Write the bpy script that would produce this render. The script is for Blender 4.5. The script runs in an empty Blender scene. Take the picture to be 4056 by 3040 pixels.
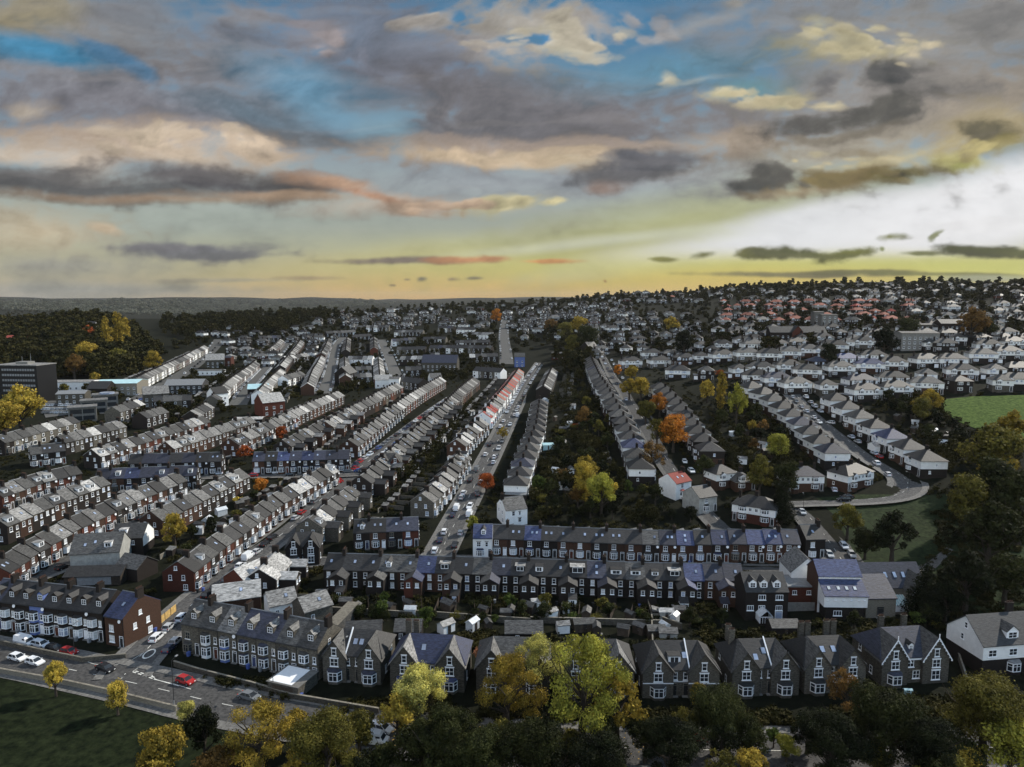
import bpy, math, random
import numpy as np
from mathutils import Vector, Matrix
random.seed(7)
D = bpy.data; SC = bpy.context.scene; COL = SC.collection
PI = math.pi
# ---------------------------------------------------------------- viewpoint
HAZE = 1.9e-5
H = 78.0; FOC = 2766.0; CX, CY = 2028.0, 1520.0; PITCH = math.radians(6.9)
SP, CP = math.sin(PITCH), math.cos(PITCH)
SUN_AZ, SUN_EL = math.radians(58), math.radians(36)      # azimuth from +Y towards +X
cam = D.cameras.new('camera'); camo = D.objects.new('camera', cam); COL.objects.link(camo)
cam.sensor_width = 36; cam.lens = 36 * FOC / 4056; cam.clip_start = 1; cam.clip_end = 60000
camo.location = (0, 0, H); camo.rotation_euler = (PI / 2 - PITCH, 0, 0)
SC.camera = camo
SC.view_settings.view_transform = 'Standard'; SC.view_settings.look = 'None'
SC.view_settings.exposure = 0.0; SC.view_settings.gamma = 1.0

TILE = {'0': (0, 0, 1), 's': (0, 0, .54536), '1': (0, 2100, 1.58), '2': (1200, 2000, 1.4747), '3': (2556, 2000, 1.4747), '4': (0, 1500, 1.58),
        '5': (1300, 1400, 1.58), '6': (2656, 1400, 1.58), '7': (0, 1100, 1.2289), '8': (2000, 1080, 1.0759),
        'a': (0, 2250, 2.909), 'b': (680, 2250, 2.404), 'c': (0, 1300, 2.212), 'd': (1000, 1200, 2.212),
        'e': (1900, 1200, 2.212), 'f': (2900, 1150, 1.9135)}
def px(t, x, y):
    a, b, s = TILE[t]
    return a + x / s, b + y / s
def ray(x, y):
    u = (x - CX) / FOC; v = (y - CY) / FOC
    return u, CP - v * SP, -SP - v * CP

# ---------------------------------------------------------------- terrain height
_U = [-0.73, -0.6, -0.5, -0.25, 0.0, 0.2, 0.35, 0.5, 0.73]
_D = [0, 150, 220, 300, 400, 500, 650, 800, 1000, 1200, 1500, 2000, 3000, 5000, 9000, 14000]
_Z = [[0] * 9, [0] * 9, [0, 0, 0, 0, 0, 0, 1, 2, 2], [5, 5, 5, 5, 8, 11, 12, 12, 12], [11, 11, 11, 11, 16, 24, 30, 30, 30],
      [14, 14, 14, 14, 17, 30, 42, 42, 42], [16, 20, 14, 14, 20, 38, 52, 52, 52], [26, 36, 18, 20, 27, 44, 60, 60, 60],
      [40, 52, 34, 34, 42, 58, 74, 76, 78], [42, 50, 42, 48, 56, 72, 90, 92, 94], [35, 40, 40, 50, 68, 88, 106, 110, 104],
      [10, 10, 10, 26, 60, 84, 100, 104, 96], [0, 0, 0, 5, 40, 60, 70, 80, 70], [20, 15, 15, 10, 20, 30, 40, 50, 50],
      [78, 76, 74, 80, 74, 70, 60, 60, 60], [80, 80, 78, 78, 80, 80, 70, 70, 70]]
def _cr(a, b, c, d, t):
    return b + .5 * t * (c - a + t * (2 * a - 5 * b + 4 * c - d + t * (3 * (b - c) + d - a)))
def hgt(x, y):
    dd = math.hypot(x, y); u = x / max(abs(y), 1.0); u = max(-.73, min(.7299, u))
    if y < 1: u = 0
    i = 0
    while i < len(_D) - 2 and dd >= _D[i + 1]: i += 1
    t = min(1., (dd - _D[i]) / (_D[i + 1] - _D[i])); t2 = t
    j = 0
    while j < len(_U) - 2 and u >= _U[j + 1]: j += 1
    s = (u - _U[j]) / (_U[j + 1] - _U[j]); s = s * s * (3 - 2 * s)
    def row(k):
        k = max(0, min(len(_D) - 1, k)); return _Z[k][j] * (1 - s) + _Z[k][j + 1] * s
    z = _cr(row(i - 1), row(i), row(i + 1), row(i + 2), t2) if dd < _D[-1] else row(len(_D) - 1)
    if dd > 2500: z += min(1, (dd - 2500) / 2500) * (16 * math.sin(x / 620 + 1) + 11 * math.sin(x / 270 + y / 900) + 6 * math.sin(x / 120 + y / 500))
    return z
def gp(x, y, dz=0.0, tile='0'):
    """world point whose height above the ground is dz, seen along the survey ray"""
    x, y = px(tile, x, y); d = ray(x, y)
    f = lambda t: H + d[2] * t - hgt(d[0] * t, d[1] * t) - dz
    t = 60.0; step = 12.0
    while f(t) > 0 and t < 12000: t += step; step *= 1.03
    lo, hi = t - step, t
    for _ in range(30):
        m = .5 * (lo + hi)
        if f(m) > 0: lo = m
        else: hi = m
    return Vector((d[0] * hi, d[1] * hi, hgt(d[0] * hi, d[1] * hi)))
def s2l(c):
    return tuple(((v / 255) / 12.92 if v / 255 <= .04045 else ((v / 255 + .055) / 1.055) ** 2.4) for v in c)
# ---------------------------------------------------------------- sky
def sky_xz(sx, sy):
    x, y = px('s', sx, sy); d = ray(x, y); return d[0] / d[1], d[2] / d[1]
# The cloud pattern is computed here as procedural noise on the (azimuth, elevation) plane and looked up by the world shader by direction.
def vnoise(X, Y, seed):
    r = np.random.RandomState(seed); g = r.rand(256, 256).astype(np.float32)
    xi = np.floor(X).astype(int); yi = np.floor(Y).astype(int); fx = X - xi; fy = Y - yi
    fx = fx * fx * fx * (fx * (fx * 6 - 15) + 10); fy = fy * fy * fy * (fy * (fy * 6 - 15) + 10)
    a = g[yi % 256, xi % 256]; b = g[yi % 256, (xi + 1) % 256]; c = g[(yi + 1) % 256, xi % 256]; d = g[(yi + 1) % 256, (xi + 1) % 256]
    return (a + (b - a) * fx) * (1 - fy) + (c + (d - c) * fx) * fy
def fbm(X, Y, seed, octv=6, rough=.55):
    o = 0; a = 1; t = 0
    for k in range(octv):
        ca, sa = math.cos(k * .6), math.sin(k * .6); f = 2.03 ** k
        o = o + a * vnoise((X * ca - Y * sa * .4) * f + 17.3 * k, (Y * ca + X * sa * .4) * f + 9.1 * k, seed + k); t += a; a *= rough
    return o / t
def sstep(v, a, b):
    t = np.clip((v - a) / (b - a), 0, 1); return t * t * (3 - 2 * t)
SKX, SKZ0, SKZ1, SKR = .9, -.03, .8, 900
def sky_pixels():
    W = int(SKX * 2 * SKR); Hh = int((SKZ1 - SKZ0) * SKR)
    X, Z = np.meshgrid(np.linspace(-SKX, SKX, W, dtype=np.float32), np.linspace(SKZ0, SKZ1, Hh, dtype=np.float32))
    wx = fbm(X * 7, Z * 15, 11) - .5; wz = fbm(X * 7, Z * 15, 31) - .5
    lowz = np.clip(Z / .22, .12, 1)
    XW = X + .13 * wx * (.4 + .6 * lowz); ZW = Z + .04 * wz * lowz
    fine = fbm(XW * 26, ZW * 52, 51, 6, .62) - .5; mid = fbm(XW * 9, ZW * 24, 71, 6, .6) - .5; puff = np.abs(fbm(X * 38, Z * 60, 91, 5, .6) - .5)
    edge = fine * 1.7 + mid * 1.7 + (puff - .12) * 1.2
    zt = sky_xz(1100, -40)[1]
    st = sorted((sky_xz(1100, sy)[1] / zt, s2l(c)) for sy, c in SKY_STOPS)
    img = np.stack([np.interp(Z / zt, [p for p, _ in st], [c[k] for _, c in st]) for k in range(3)], -1).astype(np.float32)
    cm = np.zeros_like(X)
    def blob(x, y, rx, ry, rot, c, alpha=1., soft=.5, amp=1.):
        cx_, cz = sky_xz(x, y); x2, _ = sky_xz(x + rx, y); _, z2 = sky_xz(x, y - ry)
        a = math.radians(rot); rxx = abs(x2 - cx_); rzz = abs(z2 - cz)
        ex = 2.1 * (rxx * abs(math.cos(a)) + rzz * abs(math.sin(a))) + .05; ez = 2.1 * (rxx * abs(math.sin(a)) + rzz * abs(math.cos(a))) + .03
        i0 = max(0, int((cx_ - ex + SKX) * SKR)); i1 = min(W, int((cx_ + ex + SKX) * SKR)); j0 = max(0, int((cz - ez - SKZ0) * SKR)); j1 = min(Hh, int((cz + ez - SKZ0) * SKR))
        if i1 <= i0 or j1 <= j0: return
        S = (slice(j0, j1), slice(i0, i1))
        q = (XW[S], ZW[S]) if amp > .25 else (X[S] + .04 * wx[S], Z[S] + .012 * wz[S] * lowz[S])
        dx = q[0] - cx_; dz = q[1] - cz
        u = (dx * math.cos(a) + dz * math.sin(a)) / rxx; v = (-dx * math.sin(a) + dz * math.cos(a)) / rzz
        d = np.sqrt(u * u + v * v) + edge[S] * amp
        m = (1 - sstep(d, 1 - soft * 1.35, 1 + soft * .75)) * alpha
        if amp > .45: cm[S] = np.maximum(cm[S], m)
        lc = np.array(s2l(c), np.float32)
        tone = 1 + (mid[S] * .8 + fine[S] * .75 + (puff[S] - .12) * .5) * min(1, amp * 1.6) + np.clip(v, -1, 1) * .10 * min(1, amp * 2)
        img[S] = img[S] * (1 - m[..., None]) + lc * tone[..., None] * m[..., None]
    for b in SKY_BLOBS: blob(*b)
    # relief: bumps in the cloud sheets catch light from the low right
    hf = fbm(XW * 11, ZW * 19, 201, 6, .55); gx = np.gradient(hf, axis=1); gz = np.gradient(hf, axis=0); rel = gx * .8 - gz * .6; rel = np.clip(rel / rel.std(), -2.2, 2.6)
    h2 = fbm(XW * 30, ZW * 44, 221, 5, .6); r2 = np.gradient(h2, axis=1) * .8 - np.gradient(h2, axis=0) * .6; r2 = np.clip(r2 / r2.std(), -2, 2.5)
    img *= (1 + (.03 * rel + .015 * r2) * cm)[..., None]
    wisps = sstep(fbm(XW * 5 + ZW * 6, ZW * 60, 241, 6, .6), .52, .7) * sstep(Z, .02, .12) * .07
    img[:] = img * (1 - wisps[..., None]) + np.array(s2l((196, 186, 176)), np.float32) * wisps[..., None]
    # above the frame: broken grey cloud
    cov = sstep(fbm(X * 4, Z * 9, 5), .42, .6) * sstep(Z, .36, .5)
    img[:] = img * (1 - cov[..., None] * .8) + np.array(s2l((146, 142, 144)), np.float32) * cov[..., None] * .8
    veil = .93 + .14 * fbm(XW * 4, ZW * 16, 7)
    img *= veil[..., None]; lum = (img @ np.array([.21, .72, .07], np.float32))[..., None]; sat = np.where(Z[..., None] > .12, .95, 1.); img[:] = lum + (img - lum) * sat
    return W, Hh, img
def build_sky():
    w = D.worlds.new('World'); SC.world = w; w.use_nodes = True
    nt = w.node_tree; nt.nodes.clear(); N = nt.nodes; L = nt.links
    W, Hh, pxl = sky_pixels()
    im = D.images.new('sky_clouds', W, Hh, alpha=False, float_buffer=True); im.colorspace_settings.name = 'Linear Rec.709'
    buf = np.ones((Hh, W, 4), np.float32); buf[..., :3] = pxl; im.pixels.foreach_set(buf.ravel()); im.update(); im.pack()
    def nd(t, **k):
        n = N.new(t)
        for a, b in k.items(): setattr(n, a, b)
        return n
    def mth(op, a, b):
        n = nd('ShaderNodeMath', operation=op)
        for i, v in enumerate((a, b)):
            if isinstance(v, (int, float)): n.inputs[i].default_value = v
            else: L.new(v, n.inputs[i])
        return n.outputs[0]
    tc = nd('ShaderNodeTexCoord'); sep = nd('ShaderNodeSeparateXYZ'); L.new(tc.outputs['Generated'], sep.inputs[0])
    ay = mth('MAXIMUM', mth('ABSOLUTE', sep.outputs[1], 0), .3)
    U = mth('DIVIDE', mth('ADD', mth('DIVIDE', sep.outputs[0], ay), SKX), 2 * SKX)
    V = mth('DIVIDE', mth('SUBTRACT', mth('DIVIDE', sep.outputs[2], ay), SKZ0), SKZ1 - SKZ0)
    com = nd('ShaderNodeCombineXYZ'); L.new(U, com.inputs[0]); L.new(V, com.inputs[1])
    ti = nd('ShaderNodeTexImage', extension='EXTEND', interpolation='Cubic'); ti.image = im; L.new(com.outputs[0], ti.inputs[0])
    sk = nd('ShaderNodeTexSky', sky_type='NISHITA', sun_disc=False)
    sk.sun_elevation = SUN_EL; sk.sun_rotation = SUN_AZ; sk.altitude = 100; sk.dust_density = 1.5
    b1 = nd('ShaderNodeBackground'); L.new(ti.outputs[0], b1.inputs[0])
    bk = nd('ShaderNodeMapRange'); L.new(sep.outputs[1], bk.inputs['Value'])      # sky strength rises behind the viewpoint: added fill light on walls facing it
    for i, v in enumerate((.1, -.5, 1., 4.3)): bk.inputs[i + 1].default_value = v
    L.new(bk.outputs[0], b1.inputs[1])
    b2 = nd('ShaderNodeBackground'); L.new(sk.outputs[0], b2.inputs[0]); b2.inputs[1].default_value = .05
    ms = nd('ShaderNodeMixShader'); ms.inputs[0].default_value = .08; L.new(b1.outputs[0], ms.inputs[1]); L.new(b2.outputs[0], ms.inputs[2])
    b3 = nd('ShaderNodeBackground'); b3.inputs[0].default_value = (.03, .03, .028, 1)
    lo = nd('ShaderNodeMapRange'); L.new(sep.outputs[2], lo.inputs['Value']); lo.inputs['From Min'].default_value = -.02; lo.inputs['From Max'].default_value = -.004
    m2 = nd('ShaderNodeMixShader'); L.new(lo.outputs[0], m2.inputs[0]); L.new(b3.outputs[0], m2.inputs[1]); L.new(ms.outputs[0], m2.inputs[2])
    out = nd('ShaderNodeOutputWorld'); L.new(m2.outputs[0], out.inputs[0])
    s = D.lights.new('sun', 'SUN'); s.energy = 5.0; s.angle = math.radians(.8); s.color = (1, .93, .82)
    so = D.objects.new('sun', s); COL.objects.link(so)
    dv = Vector((math.cos(SUN_EL) * math.sin(SUN_AZ), math.cos(SUN_EL) * math.cos(SUN_AZ), math.sin(SUN_EL)))
    so.rotation_euler = dv.to_track_quat('Z', 'Y').to_euler(); so.location = dv * 300
SKY_STOPS = [(648, (196, 160, 110)), (625, (208, 172, 108)), (585, (192, 180, 130)), (540, (180, 180, 148)), (490, (164, 170, 158)),
             (430, (165, 175, 168)), (350, (150, 165, 172)), (250, (116, 148, 168)), (120, (84, 130, 162)), (-40, (72, 120, 156))]
GR = (133, 130, 134); GRD = (108, 106, 110); GRL = (158, 154, 154); CRM = (205, 182, 158); BL = (66, 126, 166); DK = (70, 72, 70)
YW = (206, 204, 110); WH = (226, 227, 229)
SKY_BLOBS = [
    # left side is paler and greyer near the horizon
    (60, 640, 620, 110, 0, (158, 160, 156), .9, .9, .2), (150, 560, 520, 60, 0, (176, 170, 140), .7, .9, .3), (300, 480, 500, 70, 0, (158, 166, 158), .8, .8, .4),
    # orange horizon in the middle, yellow-green to the right
    (1120, 645, 520, 80, 0, (214, 164, 100), .95, .9, .2), (1650, 615, 700, 50, 0, (206, 176, 92), .95, .8, .15),
    (1550, 550, 900, 60, 4, (192, 190, 124), .75, .9, .2), (1020, 545, 460, 36, 6, (192, 190, 134), .6, .9, .3), (1500, 468, 520, 64, 12, (176, 176, 124), .8, .8, .2), (1480, 430, 420, 30, 12, (150, 152, 122), .6, .9, .4), (1350, 517, 420, 13, 6, (204, 206, 186), .7, .8, .15),
    # the bright wedge
    (1880, 492, 640, 38, 8, WH, 1., .5, .12), (1960, 468, 420, 56, 11, WH, 1., .4, .12), (1800, 458, 260, 34, 11, WH, .95, .5, .15), (2200, 442, 450, 98, 14, (236, 236, 238), 1., .35, .15), (2080, 575, 420, 26, 3, (196, 204, 130), .7, .8, .2),
    (1750, 580, 800, 34, 0, (194, 190, 106), .88, .7, .12), (2000, 590, 420, 26, 0, (198, 200, 112), .8, .7, .12), (1720, 605, 380, 26, 0, (206, 176, 92), .7, .8, .12),
    # large grey sheets
    (180, 200, 620, 130, -4, GR, .9, .6, .8), (150, 60, 420, 90, 0, (140, 134, 128), .85, .7, .6), (60, 30, 110, 50, 0, (166, 154, 118), .8, .7, .5),
    (520, 90, 260, 60, -8, (118, 132, 150), .7, .8, .8), (560, 150, 220, 60, -10, (138, 132, 132), .75, .7, .9), (820, 110, 260, 95, -22, (128, 128, 138), .8, .7, .8),
    (900, 150, 300, 110, -25, (112, 114, 124), .95, .5, .7), (700, 60, 170, 50, -8, (120, 138, 160), .6, .8, 1.), (1250, 250, 480, 110, -3, (116, 113, 116), 1., .45, .7),
    (1020, 290, 200, 90, 0, (112, 110, 113), .9, .6, .6), (1560, 280, 260, 80, 0, (122, 117, 116), .95, .6, .7), (420, 260, 460, 60, -6, (124, 122, 128), .9, .6, .6),
    (600, 250, 240, 40, -9, (96, 116, 130), .8, .7, .6), (700, 300, 180, 28, -6, (104, 106, 108), .8, .6, .6),
    (2000, 120, 420, 220, 0, (138, 134, 128), .95, .5, .6), (1700, 60, 260, 80, 14, (128, 130, 132), .85, .6, .8), (2100, 250, 300, 90, 8, (152, 138, 118), .9, .5, .6),
    (1820, 330, 340, 60, 8, (160, 150, 130), .85, .6, .8), (1900, 210, 300, 80, 5, (144, 138, 132), .9, .6, .7),
    (1250, 395, 520, 40, 0, (148, 153, 158), .75, .8, .5), (1050, 400, 400, 60, 0, (150, 154, 160), .6, .9, .5),
    # blue gaps
    (60, 112, 110, 34, -8, (70, 142, 180), .9, .6, .6), (110, 125, 90, 20, -10, (66, 140, 180), .8, .7, .5), (230, 130, 110, 18, -28, (78, 134, 174), .85, .7, .6), (740, 225, 130, 42, -35, (112, 152, 176), .95, .7, .4),
    (640, 165, 180, 40, -12, (98, 148, 178), .8, .8, .6), (810, 290, 36, 50, 0, (128, 158, 172), .85, .8, .4), (1010, 45, 110, 60, 0, BL, .75, .8, .7),
    (1280, 40, 230, 55, 0, (56, 124, 166), .7, .8, .6), (1460, 150, 260, 55, 3, (90, 136, 158), .85, .7, .5), (1205, 88, 50, 26, -20, (60, 128, 178), .9, .6, .6), (1610, 200, 90, 30, 0, (96, 142, 150), .8, .7, .4),
    # warm lit clouds
    (50, 230, 60, 22, 0, (184, 170, 152), .8, .6, .6), (330, 310, 330, 42, -3, CRM, .9, .7, .7), (540, 318, 110, 36, -8, (208, 186, 160), .95, .5, .6), (380, 350, 130, 30, -8, (210, 188, 162), .85, .7, .6),
    (120, 350, 140, 40, -12, (206, 186, 164), .85, .7, .7), (20, 340, 70, 24, 0, (200, 182, 160), .8, .7, .6), (1100, 330, 300, 30, 0, (200, 176, 150), .9, .7, .8), (1200, 315, 320, 16, -2, (168, 152, 140), .8, .8, .8), (1250, 350, 160, 22, -3, (204, 184, 150), .85, .7, .9),
    (1050, 345, 220, 14, -2, (212, 188, 156), .9, .6, .6), (1560, 310, 200, 30, 6, (178, 160, 138), .8, .7, .8),
    (920, 38, 55, 24, 0, (178, 172, 164), .9, .6, .7), (680, 75, 60, 34, 0, (150, 142, 142), .8, .7, .7), (560, 30, 90, 24, 0, (150, 144, 142), .7, .7, .7), (1180, 45, 170, 42, -8, (176, 168, 156), .95, .5, 1.), (1110, 110, 110, 40, -12, (172, 164, 150), .95, .5, 1.),
    (1240, 95, 90, 36, -16, (188, 180, 156), .95, .5, 1.1), (1050, 105, 160, 32, -8, (146, 144, 150), .7, .7, .9), (1310, 55, 60, 22, 5, (168, 162, 156), .8, .7, 1.),
    (1500, 60, 150, 13, 14, (158, 158, 156), .7, .8, .6), (1480, 178, 80, 8, 8, (158, 168, 166), .7, .8, .5), (1425, 165, 26, 18, -10, (200, 192, 164), .9, .6, .8),
    (1545, 215, 70, 18, 4, (200, 188, 146), .9, .6, .8), (1690, 220, 60, 20, 8, (190, 180, 138), .85, .6, .9), (1840, 110, 130, 46, 0, (186, 176, 138), .85, .6, 1.1), (1980, 110, 90, 34, 0, (186, 176, 138), .8, .7, 1.), (1780, 60, 40, 22, 0, (180, 172, 130), .7, .7, 1.), (1560, 20, 30, 16, 0, (170, 156, 130), .6, .7, .8),
    (1100, 445, 70, 22, 4, (206, 196, 150), .9, .6, 1.2), (1210, 440, 30, 9, 8, (214, 202, 152), .9, .6, .8), (60, 500, 200, 50, 0, (198, 180, 150), .8, .8, .7), (230, 492, 36, 13, -6, (202, 182, 154), .9, .6, .6),
    (920, 440, 80, 22, -6, (206, 176, 150), .85, .7, .8), (800, 440, 160, 22, 2, (190, 170, 150), .7, .8, .8), (2150, 300, 110, 50, 0, (182, 164, 118), .8, .6, .8), (2110, 350, 90, 20, -8, (206, 198, 110), .7, .6, .6), (1985, 330, 160, 22, 10, (188, 172, 120), .7, .7, .8),
    # dark bands and rags
    (190, 402, 420, 33, -2, (88, 86, 86), .95, .5, .5), (60, 385, 170, 30, 0, (92, 90, 90), .8, .6, .5), (420, 385, 230, 22, -5, (94, 90, 92), .95, .6, .5), (640, 395, 130, 24, -2, (84, 80, 78), .95, .6, .5), (350, 424, 380, 12, 0, (150, 126, 102), .85, .7, .5),
    (720, 395, 110, 17, -8, (196, 158, 128), .9, .6, .6), (810, 420, 90, 11, -8, (186, 142, 112), .9, .6, .6), (600, 418, 200, 9, -2, (178, 150, 122), .8, .7, .5),
    (420, 545, 170, 22, -2, (116, 116, 122), .95, .5, .6), (330, 535, 120, 10, 0, (120, 118, 122), .9, .5, .5), (500, 552, 110, 9, 0, (112, 112, 114), .9, .5, .5), (100, 575, 240, 26, 0, (150, 150, 146), .7, .8, .5), (180, 625, 330, 15, 0, (150, 150, 142), .8, .7, .5), (480, 607, 150, 5, 0, (156, 150, 134), .7, .7, .5), (650, 603, 70, 5, 0, (160, 142, 112), .8, .6, .4),
    (860, 567, 170, 8, 0, (124, 112, 104), .95, .5, .5), (1010, 563, 100, 9, 3, (186, 134, 96), .95, .5, .6), (1180, 565, 70, 5, 0, (216, 152, 98), .9, .6, .7), (915, 603, 16, 6, 0, (112, 108, 92), .95, .6, .6), (985, 604, 14, 5, 0, (126, 112, 90), .9, .6, .6), (1022, 603, 12, 4, 0, (112, 106, 88), .9, .6, .6), (880, 605, 10, 3, 0, (136, 120, 92), .9, .6, .6), (850, 617, 9, 3, 0, (130, 112, 82), .9, .6, .6), (1302, 607, 4, 3, 0, (160, 120, 60), .9, .6, .3),
    (1385, 360, 85, 32, 6, (94, 93, 97), 1., .5, .6), (1310, 385, 60, 14, 6, (104, 102, 104), .9, .6, .7), (1335, 405, 40, 12, 0, (150, 126, 112), .85, .7, .7), (1430, 350, 36, 26, 0, (100, 99, 102), .95, .6, .5),
    (1690, 385, 110, 32, 6, (92, 86, 78), 1., .5, .7), (1640, 400, 60, 20, 6, (82, 80, 74), .95, .6, .6), (1840, 380, 130, 24, 10, (124, 106, 62), 1., .5, .8), (1950, 372, 70, 18, 12, (104, 92, 34), 1., .6, .7), (1950, 372, 26, 9, 6, (42, 38, 18), .95, .7, .5), (1720, 415, 110, 12, 8, (150, 132, 98), .8, .6, .8), (2110, 362, 24, 6, 0, (170, 168, 90), .9, .5, .8),
    (1750, 270, 95, 24, 6, (88, 84, 78), .95, .5, .7), (1900, 250, 110, 28, 4, (88, 84, 76), 1., .5, .7), (1820, 290, 130, 14, 6, (126, 116, 98), .8, .6, .7), (1930, 168, 100, 26, 8, (88, 86, 82), .95, .5, .7), (1990, 190, 110, 24, 0, (118, 114, 108), .7, .7, .6), (1770, 185, 20, 18, 0, (110, 108, 108), .8, .7, .7),
    (2150, 300, 64, 26, -10, (98, 90, 62), .95, .6, .6), (2210, 330, 60, 20, 0, (150, 136, 60), .8, .6, .6), (1895, 330, 50, 14, 0, (130, 116, 86), .8, .6, .7),
    (1640, 553, 72, 12, 2, (98, 98, 50), 1., .45, 1.), (1700, 546, 60, 16, 4, (78, 80, 46), 1., .5, 1.), (1830, 548, 68, 13, 6, (102, 104, 44), 1., .5, 1.1), (1770, 552, 80, 6, 0, (92, 94, 50), .9, .6, .7), (1440, 564, 20, 6, 0, (122, 120, 56), .95, .5, .6), (1510, 557, 22, 8, 5, (98, 98, 54), .95, .5, .7),
    (1935, 516, 38, 10, 4, (110, 112, 62), .95, .5, .8), (2045, 512, 13, 9, 40, (112, 118, 60), .9, .5, .8), (2012, 549, 46, 5, 0, (96, 100, 44), .9, .5, .7), (2130, 545, 66, 12, -4, (72, 76, 46), 1., .45, .8), (2200, 549, 60, 9, -4, (86, 90, 52), 1., .5, .7), (1912, 541, 10, 5, 0, (120, 128, 66), .9, .5, .6),
    (1700, 594, 240, 6, 0, (112, 108, 76), .95, .5, .5), (1850, 588, 140, 5, 0, (108, 106, 70), .9, .5, .5), (2060, 594, 190, 5, -1, (118, 120, 70), .9, .5, .4), (2130, 604, 130, 9, 0, (150, 154, 130), .9, .5, .3),
]
rc = random.Random(31)
for x, y, rx, ry, n, c, q in [(1240, 72, 130, 48, 30, (192, 182, 160), 24), (1110, 104, 100, 22, 12, (176, 166, 152), 22), (1880, 98, 150, 46, 26, (198, 186, 146), 24), (2010, 120, 70, 34, 10, (196, 182, 150), 22), (1600, 212, 110, 12, 9, (206, 192, 152), 20), (900, 34, 50, 14, 5, (184, 176, 166), 22),
                              (1095, 438, 70, 16, 11, (212, 200, 154), 20), (1215, 438, 26, 6, 3, (214, 202, 154), 14), (360, 300, 240, 26, 14, (214, 194, 168), 30), (560, 312, 70, 18, 8, (216, 194, 168), 24), (1130, 335, 200, 14, 12, (212, 188, 156), 26), (960, 440, 80, 12, 8, (210, 180, 152), 22), (670, 70, 50, 34, 8, (158, 148, 148), 24), (1420, 60, 70, 22, 8, (166, 162, 160), 20),
                              (1690, 225, 90, 18, 9, (196, 182, 144), 22), (1850, 345, 150, 22, 12, (184, 170, 130), 24), (2150, 330, 60, 30, 8, (196, 180, 112), 20), (1370, 352, 60, 20, 8, (104, 103, 108), 30), (1700, 380, 90, 22, 9, (92, 88, 80), 30), (1890, 250, 100, 20, 9, (92, 88, 80), 30), (1940, 170, 80, 20, 8, (94, 92, 88), 28), (2150, 298, 44, 18, 6, (102, 94, 68), 24), (1860, 378, 110, 16, 9, (128, 112, 66), 24)]:
    for k in range(n):
        a = rc.random() * 6.28; t = rc.random() ** .6; r0 = q * rc.uniform(.45, 1.1)
        SKY_BLOBS.append((x + rx * t * math.cos(a), y + ry * t * math.sin(a), r0 * 1.25, r0 * .52, rc.uniform(-8, 12), tuple(v * (.95 + .09 * ((k * 7) % 5) / 4) for v in c), rc.uniform(.5, .85), .45, .8))
build_sky()
# ---------------------------------------------------------------- materials
MAT = {}
def mat(name, col, rough=.85, var=.25, scale=1.5, col2=None, spec=.3, metal=0., detail=3, kind=None, bump=0., objcol=False, trans=0., lo=.3, hi=.7, ov=None):
    """procedural surface: base colour broken up by world-space noise, plus a little per-object variation"""
    m = D.materials.new(name); m.use_nodes = True; nt = m.node_tree; N = nt.nodes; L = nt.links
    b = N['Principled BSDF']; b.inputs['Roughness'].default_value = rough; b.inputs['Metallic'].default_value = metal
    b.inputs['Specular IOR Level'].default_value = spec
    g = N.new('ShaderNodeNewGeometry')
    mp = N.new('ShaderNodeMapping'); L.new(g.outputs['Position'], mp.inputs[0])
    if kind == 'courses': mp.inputs['Scale'].default_value = (.8, .8, 4.5)
    n = N.new('ShaderNodeTexNoise'); L.new(mp.outputs[0], n.inputs['Vector']); n.inputs['Scale'].default_value = scale
    n.inputs['Detail'].default_value = detail; n.inputs['Roughness'].default_value = .7
    mr = N.new('ShaderNodeMapRange'); L.new(n.outputs['Fac'], mr.inputs['Value']); mr.inputs['From Min'].default_value = lo; mr.inputs['From Max'].default_value = hi
    mx = N.new('ShaderNodeMix'); mx.data_type = 'RGBA'; L.new(mr.outputs[0], mx.inputs[0])
    c2 = col2 or tuple(min(1, c * (1 + var)) for c in col); c1 = tuple(c * (1 - var) for c in col) if not col2 else col
    mx.inputs[6].default_value = c1 + (1,); mx.inputs[7].default_value = c2 + (1,)
    out = mx.outputs[2]
    oi = N.new('ShaderNodeObjectInfo')
    if objcol:
        mm = N.new('ShaderNodeMix'); mm.data_type = 'RGBA'; mm.blend_type = 'MULTIPLY'; mm.inputs[0].default_value = 1
        L.new(out, mm.inputs[6]); L.new(oi.outputs['Color'], mm.inputs[7]); out = mm.outputs[2]
    hv = N.new('ShaderNodeHueSaturation'); L.new(out, hv.inputs['Color'])
    r2 = N.new('ShaderNodeMapRange'); L.new(oi.outputs['Random'], r2.inputs['Value']); ov = var * .7 if ov is None else ov; r2.inputs['To Min'].default_value = 1 - ov; r2.inputs['To Max'].default_value = 1 + ov
    L.new(r2.outputs[0], hv.inputs['Value']); out = hv.outputs[0]
    L.new(out, b.inputs['Base Color'])
    if bump:
        bp = N.new('ShaderNodeBump'); bp.inputs['Strength'].default_value = bump; bp.inputs['Distance'].default_value = .2
        L.new(n.outputs['Fac'], bp.inputs['Height']); L.new(bp.outputs[0], b.inputs['Normal'])
    MAT[name] = m; return m
mat('brick', (.052, .026, .016), var=.45, scale=3, kind='courses'); mat('brick_red', (.080, .024, .014), var=.45, scale=3, kind='courses')
mat('brick_dark', (.016, .012, .010), var=.45, scale=3, kind='courses'); mat('stone_pale', (.08, .072, .058), col2=(.27, .25, .205), scale=2.2, kind='courses', detail=8, ov=.25); mat('render_white', (.80, .81, .80), var=.08, scale=.7)
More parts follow.
